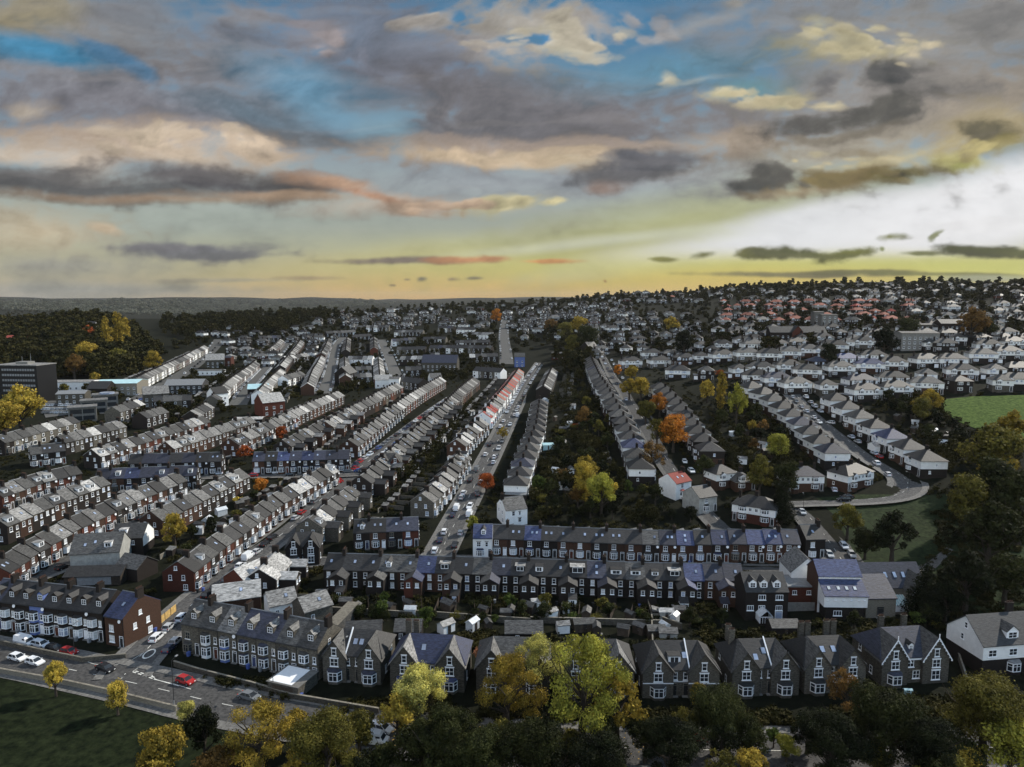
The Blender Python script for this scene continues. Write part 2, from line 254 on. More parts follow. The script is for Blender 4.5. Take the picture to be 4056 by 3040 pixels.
mat('stone', (.014, .012, .010), col2=(.17, .155, .125), scale=2.2, kind='courses', detail=9, lo=.36, hi=.68, ov=.3); mat('render_grey', (.30, .30, .28), var=.3, scale=.9, detail=6); mat('render_blue', (.12, .17, .38), var=.2)
SL = dict(rough=.62, detail=9, kind='courses', bump=.3, spec=.5, lo=.36, hi=.66)
mat('slate_dark', (.006, .006, .007), col2=(.036, .036, .036), scale=1.5, ov=.45, **SL)
mat('slate_mid', (.010, .010, .010), col2=(.098, .097, .093), scale=1.3, ov=.5, **SL)
mat('slate_light', (.024, .024, .023), col2=(.28, .275, .265), scale=1.1, ov=.45, **SL)
mat('slate_pale', (.10, .10, .096), col2=(.58, .57, .55), scale=1.0, ov=.3, **SL)
mat('slate_blue', (.010, .015, .040), col2=(.055, .075, .17), scale=1.4, ov=.4, **SL)
mat('slate_navy', (.008, .010, .017), col2=(.045, .050, .078), scale=1.4, ov=.4, **SL)
mat('tile_red', (.24, .050, .038), rough=.8, var=.3, scale=2, kind='courses'); mat('tile_pink', (.25, .10, .070), rough=.85, var=.3, scale=2)
mat('paint_white', (.84, .86, .88), rough=.5, var=.05); mat('paint_blue', (.07, .11, .32), rough=.5, var=.1); mat('paint_dark', (.02, .022, .024), rough=.5)
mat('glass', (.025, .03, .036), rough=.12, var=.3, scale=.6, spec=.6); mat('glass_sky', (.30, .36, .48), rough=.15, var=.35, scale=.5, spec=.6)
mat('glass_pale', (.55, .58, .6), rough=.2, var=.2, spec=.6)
mat('clay', (.07, .038, .026), rough=.9, var=.3); mat('lead', (.16, .165, .17), rough=.6, var=.3)
mat('metal_pale', (.42, .62, .66), rough=.5, var=.1, scale=.4); mat('metal_grey', (.22, .23, .24), rough=.45, var=.2); mat('timber_fence', (.50, .33, .12), rough=.8, var=.3)
mat('timber_dark', (.05, .038, .028), rough=.9, var=.4); mat('concrete', (.17, .166, .155), rough=.9, var=.3, detail=6); mat('tar', (.035, .035, .036), rough=.9, var=.4)
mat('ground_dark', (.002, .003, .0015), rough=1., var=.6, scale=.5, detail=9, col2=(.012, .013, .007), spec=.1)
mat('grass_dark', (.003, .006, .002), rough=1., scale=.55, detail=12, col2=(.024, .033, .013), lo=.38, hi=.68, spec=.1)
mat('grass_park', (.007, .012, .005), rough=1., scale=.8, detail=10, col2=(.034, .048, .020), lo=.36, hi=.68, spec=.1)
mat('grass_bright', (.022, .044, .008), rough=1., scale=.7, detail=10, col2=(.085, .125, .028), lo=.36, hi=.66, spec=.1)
mat('asphalt', (.030, .030, .031), rough=.9, scale=1.3, detail=10, col2=(.12, .118, .115), spec=.3, lo=.34, hi=.68); mat('asphalt_far', (.085, .085, .082), rough=.9, scale=.6, detail=5, var=.3)
mat('paving', (.05, .049, .046), rough=.9, scale=1.6, detail=9, col2=(.20, .195, .185)); mat('black_cladding', (.006, .006, .007), rough=.5); mat('road_paint', (.62, .62, .58), rough=.7, var=.3, scale=4)
mat('car_paint', (1, 1, 1), rough=.25, var=.02, objcol=True, spec=.6); mat('tyre', (.012, .012, .012), rough=.8); mat('rim', (.35, .36, .37), rough=.35, metal=.6)
mat('lamp_glass', (.75, .76, .74), rough=.2, var=.05); mat('lamp_red', (.4, .02, .01), rough=.25)
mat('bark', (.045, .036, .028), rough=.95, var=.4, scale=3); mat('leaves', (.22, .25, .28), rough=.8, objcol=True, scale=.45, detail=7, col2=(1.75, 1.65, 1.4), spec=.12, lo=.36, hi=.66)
mat('wood_leaves', (.005, .008, .003), rough=.9, scale=.09, detail=7, col2=(.062, .052, .014), lo=.36, hi=.72, spec=.1)
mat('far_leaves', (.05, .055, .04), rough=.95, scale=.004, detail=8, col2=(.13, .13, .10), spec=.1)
def glow(name, c, e):
    m = mat(name, c); b = m.node_tree.nodes['Principled BSDF']; b.inputs['Emission Color'].default_value = c + (1,); b.inputs['Emission Strength'].default_value = e
glow('lamp_lit', (1., .75, .4), 3.); glow('room_lit', (1., .42, .08), 1.2); glow('tail_lit', (1., .08, .03), 2.5)
# leaves: a little light passes through
def leafy(m):
    nt = m.node_tree; b = nt.nodes['Principled BSDF']; o = nt.nodes['Material Output']; t = nt.nodes.new('ShaderNodeBsdfTranslucent')
    src = b.inputs['Base Color'].links[0].from_socket; nt.links.new(src, t.inputs[0]); x = nt.nodes.new('ShaderNodeMixShader'); x.inputs[0].default_value = .25
    nt.links.new(b.outputs[0], x.inputs[1]); nt.links.new(t.outputs[0], x.inputs[2]); nt.links.new(x.outputs[0], o.inputs[0])
leafy(MAT['leaves'])
# winding brightness/clump contrast for leaves at a second, larger scale
# ---------------------------------------------------------------- mesh collecting
class MB:
    def __init__(s): s.v = []; s.f = []; s.m = []
    def add(s, vs, fs, mt):
        k = len(s.v); s.v.extend(tuple(p) for p in vs); s.f.extend(tuple(i + k for i in f) for f in fs); s.m.extend([mt] * len(fs)); return s
    def box(s, x0, x1, y0, y1, z0, z1, mt, M=None):
        vs = [(x, y, z) for z in (z0, z1) for y in (y0, y1) for x in (x0, x1)]
        if M: vs = [M @ Vector(p) for p in vs]
        return s.add(vs, [(0, 2, 3, 1), (4, 5, 7, 6), (0, 1, 5, 4), (2, 6, 7, 3), (0, 4, 6, 2), (1, 3, 7, 5)], mt)
    def prism(s, poly, z0, z1, mt, M=None, cap=True):
        n = len(poly); vs = [(x, y, z0) for x, y in poly] + [(x, y, z1) for x, y in poly]
        if M: vs = [M @ Vector(p) for p in vs]
        fs = [(i, (i + 1) % n, n + (i + 1) % n, n + i) for i in range(n)]
        if cap: fs += [tuple(range(n))[::-1], tuple(range(n, 2 * n))]
        return s.add(vs, fs, mt)
    def extr(s, prof, a0, a1, mt, axis='x', M=None):
        """profile (p,q) extruded: axis x -> (a,p,q); axis y -> (p,a,q)"""
        n = len(prof)
        P = (lambda a, p, q: (a, p, q)) if axis == 'x' else (lambda a, p, q: (p, a, q))
        vs = [P(a0, p, q) for p, q in prof] + [P(a1, p, q) for p, q in prof]
        if M: vs = [M @ Vector(p) for p in vs]
        return s.add(vs, [(i, (i + 1) % n, n + (i + 1) % n, n + i) for i in range(n)] + [tuple(range(n))[::-1], tuple(range(n, 2 * n))], mt)
    def cyl(s, c, r, z0, z1, mt, n=8, r2=None, M=None):
        r2 = r if r2 is None else r2
        vs = [(c[0] + r * math.cos(2 * PI * i / n), c[1] + r * math.sin(2 * PI * i / n), z0) for i in range(n)] + [(c[0] + r2 * math.cos(2 * PI * i / n), c[1] + r2 * math.sin(2 * PI * i / n), z1) for i in range(n)]
        if M: vs = [M @ Vector(p) for p in vs]
        return s.add(vs, [(i, (i + 1) % n, n + (i + 1) % n, n + i) for i in range(n)] + [tuple(range(n))[::-1], tuple(range(n, 2 * n))], mt)
    def tube(s, p, q, r, r2, mt, n=6):
        p, q = Vector(p), Vector(q); d = (q - p).normalized(); a = d.orthogonal().normalized(); b = d.cross(a)
        vs = [p + (a * math.cos(2 * PI * i / n) + b * math.sin(2 * PI * i / n)) * r for i in range(n)] + [q + (a * math.cos(2 * PI * i / n) + b * math.sin(2 * PI * i / n)) * r2 for i in range(n)]
        return s.add(vs, [(i, (i + 1) % n, n + (i + 1) % n, n + i) for i in range(n)] + [tuple(range(n))[::-1], tuple(range(n, 2 * n))], mt)
    def merge(s, o, M=None):
        k = len(s.v); s.v.extend(o.v if M is None else [tuple(M @ Vector(p)) for p in o.v]); s.f.extend(tuple(i + k for i in f) for f in o.f); s.m.extend(o.m); return s
    def mesh(s, name):
        me = D.meshes.new(name); me.from_pydata(s.v, [], s.f)
        used = []; idx = {}
        for x in s.m:
            if x not in idx: idx[x] = len(used); used.append(x)
        for x in used: me.materials.append(MAT[x])
        if len(used) > 1: me.polygons.foreach_set('material_index', [idx[x] for x in s.m])
        me.update(); return me
def link(o): COL.objects.link(o); return o
def tag(o, label=None, cat=None, group=None, kind=None):
    for k, v in (('label', label), ('category', cat), ('group', group), ('kind', kind)):
        if v: o[k] = v
    return o
USED = {}
def thing(name, mb, label, cat, group=None, loc=(0, 0, 0), rz=0, color=None):
    o = link(D.objects.new(name, mb if isinstance(mb, bpy.types.Mesh) else (mb.mesh(name) if mb else None))); o.location = loc; o.rotation_euler.z = rz
    if color: o.color = color
    check_label(label, group); return tag(o, label, cat, group)
def check_label(label, group=None):
    n = len(label.split())
    if n < 4 or n > 16: print('LABEL LENGTH', n, label)
    if label in USED and (group is None or USED[label] != group): print('LABEL TWICE', label)
    USED[label] = group
# a thing as a tree of parts: P(name, MB, [children], label)
class P:
    def __init__(s, name, mb=None, kids=None, label=None, color=None): s.name = name; s.mb = mb or MB(); s.kids = kids or []; s.label = label; s.color = color; s.me = None
def flat(parts, out=None):
    out = out or MB()
    for p in parts: out.merge(p.mb); flat(p.kids, out)
    return out
def place(parts, name, label, cat, group, loc, rz, lod=0, cache=None, color=None):
    """lod 0: Empty + parts + sub-parts; lod 1: one mesh"""
    if lod == 1:
        me = cache.get('flat') if cache is not None else None
        if me is None:
            me = flat(parts).mesh(name)
            if cache is not None: cache['flat'] = me
        return thing(name, me, label, cat, group, loc, rz, color)
    r = thing(name, None, label, cat, group, loc, rz); r.empty_display_size = .5
    def rec(p, par):
        if p.me is None: p.me = p.mb.mesh(p.name)
        o = link(D.objects.new(p.name, p.me)); o.parent = par
        if p.color: o.color = p.color
        elif color: o.color = color
        if p.label: o['label'] = p.label
        for k in p.kids: rec(k, o)
    for p in parts: rec(p, r)
    return r
ORD = ('first second third fourth fifth sixth seventh eighth ninth tenth eleventh twelfth thirteenth fourteenth fifteenth sixteenth seventeenth eighteenth nineteenth twentieth').split()
TENS = {20: 'twenty', 30: 'thirty', 40: 'forty', 50: 'fifty', 60: 'sixty', 70: 'seventy', 80: 'eighty', 90: 'ninety'}
def ordn(n):
    if n <= 20: return ORD[n - 1]
    if n > 100: return 'hundred-and-' + ordn(n - 100)
    t, u = n // 10 * 10, n % 10
    return TENS[t] + '-' + ORD[u - 1] if u else TENS[t][:-1] + 'ieth' if t < 100 else 'hundredth'
# ---------------------------------------------------------------- building pieces
T = Matrix.Translation
def RZ(a): return Matrix.Rotation(a, 4, 'Z')
def RX(a): return Matrix.Rotation(a, 4, 'X')
I4 = Matrix.Identity(4)
def window(M, x, y, z, w, h, frame='paint_white', glass='glass', sill='paint_white', bars=1, rails=1, name='window', ang=0, lintel=None):
    """sash window on a face towards local -y, bottom centre at (x,y,z)"""
    W = M @ T((x, y, z)) @ RZ(ang); f = MB(); t = .11
    f.box(-w / 2, -w / 2 + t, -.07, .04, 0, h, frame, W); f.box(w / 2 - t, w / 2, -.07, .04, 0, h, frame, W)
    f.box(-w / 2 + t, w / 2 - t, -.07, .04, 0, t, frame, W); f.box(-w / 2 + t, w / 2 - t, -.07, .04, h - t, h, frame, W)
    for k in range(bars): xx = -w / 2 + w * (k + 1) / (bars + 1); f.box(xx - .045, xx + .045, -.065, .04, t, h - t, frame, W)
    for k in range(rails): zz = h * (k + 1) / (rails + 1); f.box(-w / 2 + t, w / 2 - t, -.06, .04, zz - .04, zz + .04, frame, W)
    if sill: f.box(-w / 2 - .12, w / 2 + .12, -.16, .04, -.14, -.002, sill, W)
    if lintel: f.box(-w / 2 - .12, w / 2 + .12, -.10, .04, h + .002, h + .2, lintel, W)
    p = MB().box(-w / 2 + .03, w / 2 - .03, -.035, .02, .03, h - .03, glass, W)
    return P(name, f, [P('pane', p)])
def door(M, x, y, z, mt='paint_dark', frame='paint_white', w=.95, h=2.1, ang=0, light=True):
    W = M @ T((x, y, z)) @ RZ(ang); f = MB()
    f.box(-w / 2 - .1, -w / 2, -.09, .04, 0, h + .45, frame, W); f.box(w / 2, w / 2 + .1, -.09, .04, 0, h + .45, frame, W)
    f.box(-w / 2, w / 2, -.09, .04, h + .37, h + .45, frame, W); f.box(-w / 2, w / 2, -.08, .04, h, h + .06, frame, W)
    f.box(-w / 2, w / 2, -.03, .03, .02, h, mt, W); f.box(-w / 2, w / 2, -.02, .03, h + .06, h + .37, 'glass', W)
    f.box(-w / 2 - .25, w / 2 + .25, -.55, 0.03, -.5, .0, 'concrete', W)
    k = [P('door_handle', MB().box(w / 2 - .16, w / 2 - .1, -.08, -.03, .95, 1.1, 'metal_grey', W))]
    return P('door', f, k)
def bay(M, x, y, z, w=2.1, dp=.75, h=2.1, frame='paint_white', glass='glass', wall='brick', roof='lead', base=.6, name='bay_window', gable=None, z0=None):
    """splayed bay; z is floor level of the bay window band"""
    poly = lambda g, s=0: [(-w / 2 - s, g), (-w / 2 + w * .2, -dp - s), (w / 2 - w * .2, -dp - s), (w / 2 + s, g)]
    W = M @ T((x, y, z)); f = MB(); pl = poly(.05)
    f.prism(pl, -2. if z0 is None else z0, base, wall, W); f.prism(poly(.05, .08), base, base + .13, frame, W); f.prism(poly(.05, .08), base + h - .12, base + h + .12, frame, W)
    f.prism([(p[0], p[1]) for p in poly(.05, -.12)], base + .1, base + h - .1, 'paint_dark', W, False)
    corners = [Vector((p[0], p[1], 0)) for p in poly(0)]
    pn = MB()
    for a, b, nb in ((0, 1, 0), (1, 2, 1), (2, 3, 0)):
        p, q = corners[a], corners[b]; d = q - p; ln = d.length; an = math.atan2(d.y, d.x)
        V = W @ T((p.x, p.y, base)) @ RZ(an)
        f.box(0, .13, -.05, .06, .1, h, frame, V); f.box(ln - .13, ln, -.05, .06, .1, h, frame, V)
        for k in range(nb): f.box(ln / 2 - .06, ln / 2 + .06, -.05, .06, .1, h, frame, V)
        f.box(.1, ln - .1, -.04, .05, h * .62, h * .62 + .08, frame, V)
        pn.box(.05, ln - .05, -.0, .03, .08, h - .05, glass, V)
    r = MB()
    if gable:
        hw = w / 2 + .15; r.extr([(-hw, base + h + .1), (hw, base + h + .1), (0, base + h + 1.15)], -dp - .1, 2.4, gable, 'y', W)
        f.extr([(-hw + .05, base + h + .125), (hw - .05, base + h + .125), (0, base + h + 1.02)], -dp - .16, -dp - .102, frame, 'y', W)
    else:
        lo, hi = poly(.05, .16), [(-w / 2 + .25, .05), (-w / 2 + .4, -.1), (w / 2 - .4, -.1), (w / 2 - .25, .05)]
        vs = [W @ Vector((p[0], p[1], base + h + .122)) for p in lo] + [W @ Vector((p[0], p[1], base + h + .5)) for p in hi]
        r.add(vs, [(0, 1, 5, 4), (1, 2, 6, 5), (2, 3, 7, 6), (4, 5, 6, 7), (3, 0, 4, 7), (3, 2, 1, 0)], roof)
    return P(name, f, [P('pane', pn), P('bay_roof', r)])
def chimney(M, x, y, z0, z1, w=.85, d=.6, pots=4, mt='brick_dark', along='x'):
    W = M @ T((x, y, 0)); 
    if along == 'y': W = W @ RZ(PI / 2)
    s = MB().box(-w / 2, w / 2, -d / 2, d / 2, z0, z1, mt, W).box(-w / 2 - .08, w / 2 + .08, -d / 2 - .08, d / 2 + .08, z1, z1 + .14, mt, W)
    p = MB()
    for k in range(pots): p.cyl((-w / 2 + w * (k + .5) / pots, 0), .13, z1 + .14, z1 + .55, 'clay', 6, .1, W)
    return P('chimney', s, [P('chimney_pots', p)])
def gable_roof(mb, x0, x1, d, eave, ridge, mt, ov=.3, th=.16, M=None, axis='x', yc=0):
    sl = (ridge - eave) / (d / 2); e = d / 2 + ov; ze = eave - sl * ov
    prof = [(yc - e, ze), (yc, ridge), (yc + e, ze), (yc + e, ze + th), (yc, ridge + th * 1.15), (yc - e, ze + th)]
    vs_n = 6; P_ = (lambda a, p, q: (a, p, q)) if axis == 'x' else (lambda a, p, q: (p, a, q))
    vs = [P_(x0, p, q) for p, q in prof] + [P_(x1, p, q) for p, q in prof]
    if M: vs = [M @ Vector(p) for p in vs]
    fs = [(i, (i + 1) % 6, 6 + (i + 1) % 6, 6 + i) for i in range(6)] + [(0, 1, 4, 5), (1, 2, 3, 4), (6, 7, 10, 11), (7, 8, 9, 10)]
    mb.add(vs, fs, mt)
def hip_roof(mb, w, d, eave, ridge, mt, ov=.45, M=None, inset=None):
    a, b = w / 2 + ov, d / 2 + ov; rl = max(0.05, w / 2 - (inset if inset is not None else d / 2)); zt = eave + .12
    vs = [(-a, -b, eave), (a, -b, eave), (a, b, eave), (-a, b, eave), (-a, -b, zt), (a, -b, zt), (a, b, zt), (-a, b, zt), (-rl, 0, ridge), (rl, 0, ridge)]
    if M: vs = [M @ Vector(p) for p in vs]
    mb.add(vs, [(3, 2, 1, 0), (0, 1, 5, 4), (1, 2, 6, 5), (2, 3, 7, 6), (3, 0, 4, 7), (4, 5, 9, 8), (6, 7, 8, 9), (5, 6, 9), (7, 4, 8)], mt)
def skylight(M, x, yf, d, eave, ridge, w=.8, h=1.1, glass='glass_sky'):
    sl = (ridge - eave) / (d / 2); a = math.atan(sl); z = ridge - sl * abs(yf) + .19
    W = M @ T((x, yf, z)) @ RX(a); mb = MB().box(-w / 2, w / 2, -h / 2, h / 2, -.1, .05, 'paint_dark', W)
    return P('skylight', mb, [P('pane', MB().box(-w / 2 + .08, w / 2 - .08, -h / 2 + .08, h / 2 - .08, .03, .075, glass, W))])
def dormer(M, x, d, eave, ridge, kind='gable', w=1.5, yf=None, h=1.5, wall='paint_white', roof='slate_dark', glass='glass', bars=1):
    sl = (ridge - eave) / (d / 2); yf = -d / 2 * .78 if yf is None else yf; z = ridge - sl * abs(yf); W = M @ T((x, 0, 0))
    b = MB(); r = MB(); back = min(-.05, -(ridge - (z + h)) / sl + .2)
    if kind == 'flat':
        b.box(-w / 2, w / 2, yf, back, z - .3, z + h, wall, W); r.box(-w / 2 - .12, w / 2 + .12, yf - .2, back + .1, z + h, z + h + .12, 'lead' if roof is None else roof, W)
    else:
        b.box(-w / 2, w / 2, yf, back, z - .3, z + h, wall, W)
        b.extr([(-w / 2, z + h), (w / 2, z + h), (0, z + h + w * .42)], yf, min(-.02, back + .6), wall, 'y', W)
        top = w * .42; q = w / 2 + .15; sl2 = top / (w / 2)
        prof = [(-q, z + h - .15 * sl2 + .02), (0, z + h + top + .02), (q, z + h - .15 * sl2 + .02), (q, z + h - .15 * sl2 + .14), (0, z + h + top + .16), (-q, z + h - .15 * sl2 + .14)]
        y1 = min(-.02, -(ridge - (z + h + top)) / sl + .3); vs = [W @ Vector((p, yf - .18, s_)) for p, s_ in prof] + [W @ Vector((p, max(y1, yf + .4), s_)) for p, s_ in prof]
        r.add(vs, [(i, (i + 1) % 6, 6 + (i + 1) % 6, 6 + i) for i in range(6)] + [(0, 1, 4, 5), (1, 2, 3, 4), (6, 7, 10, 11), (7, 8, 9, 10)], roof or 'slate_dark')
    win = window(M, x, yf, z + .12, w * .72, h - .25, glass=glass, bars=bars, rails=1 if kind != 'flat' else 0, sill=None)
    return P('dormer', b, [P('dormer_roof', r), win])

# ---------------------------------------------------------------- terraced house
def terrace(w=5., d=8.6, eave=5.5, ridge=8.3, wall='brick', roof='slate_mid', bayf=True, chim=True, off=0, skyf=(), skyb=(), dormf=None, dormb=None,
            frame='paint_white', glass='glass', two=False, attic=False, doormt='paint_dark', flip=False, baywall=None, gend=False, offwall=None, up=1, cap=False, porch=None, dish=0):
    """up: windows upstairs; off: -1/+1 rear wing on that side; two: two-storey bay; flip: door on the other side"""
    s = -1 if flip else 1; h = w / 2 - .004; out = []
    body = MB().extr([(-d / 2, -3), (d / 2, -3), (d / 2, eave), (0, ridge), (-d / 2, eave)], -h, h, wall)
    out.append(P('wall', body))
    r = MB(); gable_roof(r, -w / 2 + .003, w / 2 - .003, d, eave, ridge, roof)
    r.extr([(-.14, ridge + .12), (.14, ridge + .12), (0, ridge + .3)], -w / 2 + .003, w / 2 - .003, 'clay' if roof.startswith('tile') else 'lead')
    rk = []
    F = I4; B = RZ(PI)
    if cap: r.box(w / 2 - .22, w / 2 - .004, -d / 2 - .1, -.1, 0, .01, 'stone') if 0 else None
    for (x, yy) in skyf: rk.append(skylight(F, x, -yy, d, eave, ridge))
    for (x, yy) in skyb: rk.append(skylight(B, x, -yy, d, eave, ridge))
    if dormf: rk.append(dormer(F, s * .2, d, eave, ridge, **dormf))
    if dormb: rk.append(dormer(B, 0, d, eave, ridge, **dormb))
    if chim: rk.insert(0, chimney(I4, w / 2 - .42 if chim > 0 else -w / 2 + .42, -.1, ridge - .9, ridge + 1.4, w=1.75, d=.85, pots=5, along='y', mt='brick_dark'))
    out.append(P('roof', r, rk))
    # front
    bx, dx = -s * .85, s * (w / 2 - .85); yf = -d / 2
    bw = baywall or wall
    if two:
        out.append(bay(F, bx, yf, 0, 2.3, .8, 1.9, frame, glass, bw, roof, name='bay_window')); out.append(bay(F, bx, yf, 3.02, 2.3, .8, 1.75, frame, glass, bw, roof, base=.5, z0=0))
    elif bayf: out.append(bay(F, bx, yf, 0, 2.3, .75, 1.75, frame, glass, bw, roof if wall != 'brick' else 'lead', base=.65))
    else: out.append(window(F, bx, yf, .9, 1.5, 1.6, frame, glass, lintel='stone_pale'))
    if not two: 
        out.append(window(F, bx if up == 1 else -1.2, yf, 3.4, 1.25, 1.55, frame, glass, lintel='stone_pale'))
        if up > 1: out.append(window(F, 1.2, yf, 3.4, .9, 1.5, frame, glass, lintel='stone_pale', bars=0))
    else: out.append(window(F, dx, yf, 3.5, .75, 1.5, frame, glass, lintel='stone_pale', bars=0))
    out.append(door(F, dx, yf, .15, doormt))
    g = MB().tube((-w / 2 + .01, yf - .36, eave - .22), (w / 2 - .01, yf - .36, eave - .22), .07, .07, 'paint_dark', 5); g.tube((w / 2 - .12, yf - .08, eave - .2), (w / 2 - .12, yf - .08, 0), .045, .045, 'paint_dark', 5)
    out.append(P('gutter', g))
    if dish: out.append(P('satellite_dish', MB().cyl((0, 0), .1, 0, .12, 'paint_white', 12, .42, T((dish * 1.9, yf - .18, eave - .75)) @ RX(PI * .42))))
    # back
    if off:
        o = -off  # in the rear frame x is mirrored
        L = 4.4; ow = w * .46; xo = o * (w / 2 - .004); xi = o * (w / 2 - ow); x0, x1 = sorted((xo, xi)); yb = -d / 2; pw = offwall or wall
        e1, e2 = 4.55, 5.9
        za, zb = (e1, e2) if xi < xo else (e2, e1)
        if xi < xo: zl, zr = e1, e2
        else: zl, zr = e2, e1
        mb = MB().extr([(x0, -3), (x1, -3), (x1, zr), (x0, zl)], yb - L, yb + .02, pw, 'y', B)
        rr = MB().extr([(x0 - (.2 if xi < xo else 0), zl + (.02 if xi > xo else -.05)), (x1 + (.2 if xi > xo else 0), zr + (.02 if xi < xo else -.05)), (x1 + (.2 if xi > xo else 0), zr + .17), (x0 - (.2 if xi < xo else 0), zl + .17)], yb - L - .2, yb + .3, roof, 'y', B)
        xm = (x0 + x1) / 2
        out.append(P('rear_wing', mb, [P('wing_roof', rr), window(B, xm, yb - L, 2.95, .95, 1.25, frame, glass, lintel='stone_pale', bars=0)]))
        out.append(window(B, -o * w * .22, yb, 3.3, 1.0, 1.5, frame, glass, lintel='stone_pale', bars=0)); out.append(window(B, -o * w * .22, yb, .8, 1.0, 1.5, frame, glass, lintel='stone_pale', bars=0))
        if porch:
            pp = MB().box(x0 + .1, x1 - .1, yb - L - 2.2, yb - L, -2, 2.1, porch, B).extr([(yb - L - 2.4, 2.1), (yb - L, 2.1), (yb - L, 3.0)], x0, x1, roof, 'x', B)
            out.append(P('lean_to', pp, [window(B, xm, yb - L - 2.2, .2, 1.1, 1.7, frame, glass, bars=1, rails=0)]))
    else:
        out.append(window(B, -1.1, -d / 2, 3.3, 1.1, 1.5, frame, glass, lintel='stone_pale', bars=0)); out.append(window(B, 1.2, -d / 2, .9, 1.2, 1.5, frame, glass, lintel='stone_pale', bars=0)); out.append(window(B, 1.2, -d / 2, 3.4, .8, 1.2, frame, glass, bars=0, lintel='stone_pale'))
    if gend:
        E = T((gend * w / 2, 0, 0)) @ RZ(gend * PI / 2)
        out.append(window(E, -.6, -.004, 6.1, .8, 1.1, frame, glass, bars=0)); out.append(window(E, 1.4, -.004, 3.3, .9, 1.4, frame, glass, bars=0)); out.append(window(E, -2.2, -.004, 3.3, .9, 1.4, frame, glass, bars=0)); out.append(window(E, 1.9, -.004, .6, 1.2, 1.5, frame, glass, bars=1))
    return out

# ---------------------------------------------------------------- hipped semi-detached pair
def semi(w=14., d=8.6, eave=5.3, ridge=8.3, upper='render_white', lower='brick', roof='slate_dark', frame='paint_white', glass='glass', gables=True, single=False, simple=False, ext=0, dorm=None, skyf=()):
    out = []; h = w / 2
    out.append(P('wall', MB().box(-h, h, -d / 2, d / 2, -3, 2.75, lower).box(-h - .06, h + .06, -d / 2 - .06, d / 2 + .06, 2.75, eave, upper)))
    r = MB(); hip_roof(r, w, d, eave, ridge, roof)
    rk = [chimney(I4, 0, .1, ridge - .5, ridge + 1.3, w=1.2, d=.9, pots=4, mt='brick_dark')]
    if not single: rk.append(chimney(I4, h - 1.3, 1.2, eave + .5, ridge + .6, w=.8, d=.6, pots=2, mt='brick_dark')); rk.append(chimney(I4, -h + 1.3, 1.2, eave + .5, ridge + .6, w=.8, d=.6, pots=2, mt='brick_dark'))
    if dorm: rk.append(dormer(I4, h * .25, d, eave, ridge, **dorm))
    for (x, yy) in skyf: rk.append(skylight(I4, x, -yy, d, eave, ridge))
    out.append(P('roof', r, rk)); yf = -d / 2
    sides = (0,) if single else (-1, 1)
    for s in sides:
        bx = s * (h * .52) if not single else -h * .4
        out.append(bay(I4, bx, yf, 0, 2.7, .75, 1.45, frame, glass, lower, roof, base=.85)); 
        out.append(bay(I4, bx, yf, 2.9, 2.7, .75, 1.3, frame, glass, upper, roof, base=.75, z0=0, gable=roof if gables else None))
        dx = s * (h - .9) if not single else h - 1
        out.append(window(I4, s * 1.0 if not single else h * .45, yf - .06, 3.7, 1.0, 1.15, frame, glass, bars=1, rails=0)); out.append(door(I4, dx, yf, .1, 'paint_dark'))
    for x in ((-h * .55, h * .55) if not single else (0,)):
        out.append(window(RZ(PI), x, yf - .06, 3.6, 1.7, 1.2, frame, glass, bars=2, rails=0)); out.append(window(RZ(PI), x, yf, .9, 1.8, 1.4, frame, glass, bars=2, rails=0)); out.append(window(RZ(PI), x * .35 + .6, yf - .06, 3.8, .8, 1.0, frame, glass, bars=0, rails=0))
    for s in (-1, 1):
        E = RZ(s * PI / 2); out.append(window(E, .8 * s, -h - .06, 3.7, .8, 1.1, frame, glass, bars=0, rails=0)); out.append(window(E, -1.5, -h, 1.0, .8, 1.1, frame, glass, bars=0, rails=0))
    if ext:
        x0, x1 = (h, h + 2.8) if ext > 0 else (-h - 2.8, -h)
        g = MB().box(x0 + .004 * ext, x1, -d / 2 + .8, d / 2, -3, 2.5, lower); g.box(x0 - (.15 if ext < 0 else 0), x1 + (.15 if ext > 0 else 0), -d / 2 + .6, d / 2 + .15, 2.5, 2.66, 'lead')
        out.append(P('garage', g, [P('garage_door', MB().box(x0 + .3, x1 - .3, -d / 2 + .74, -d / 2 + .8, 0, 2.1, 'paint_white'))]))
    return out

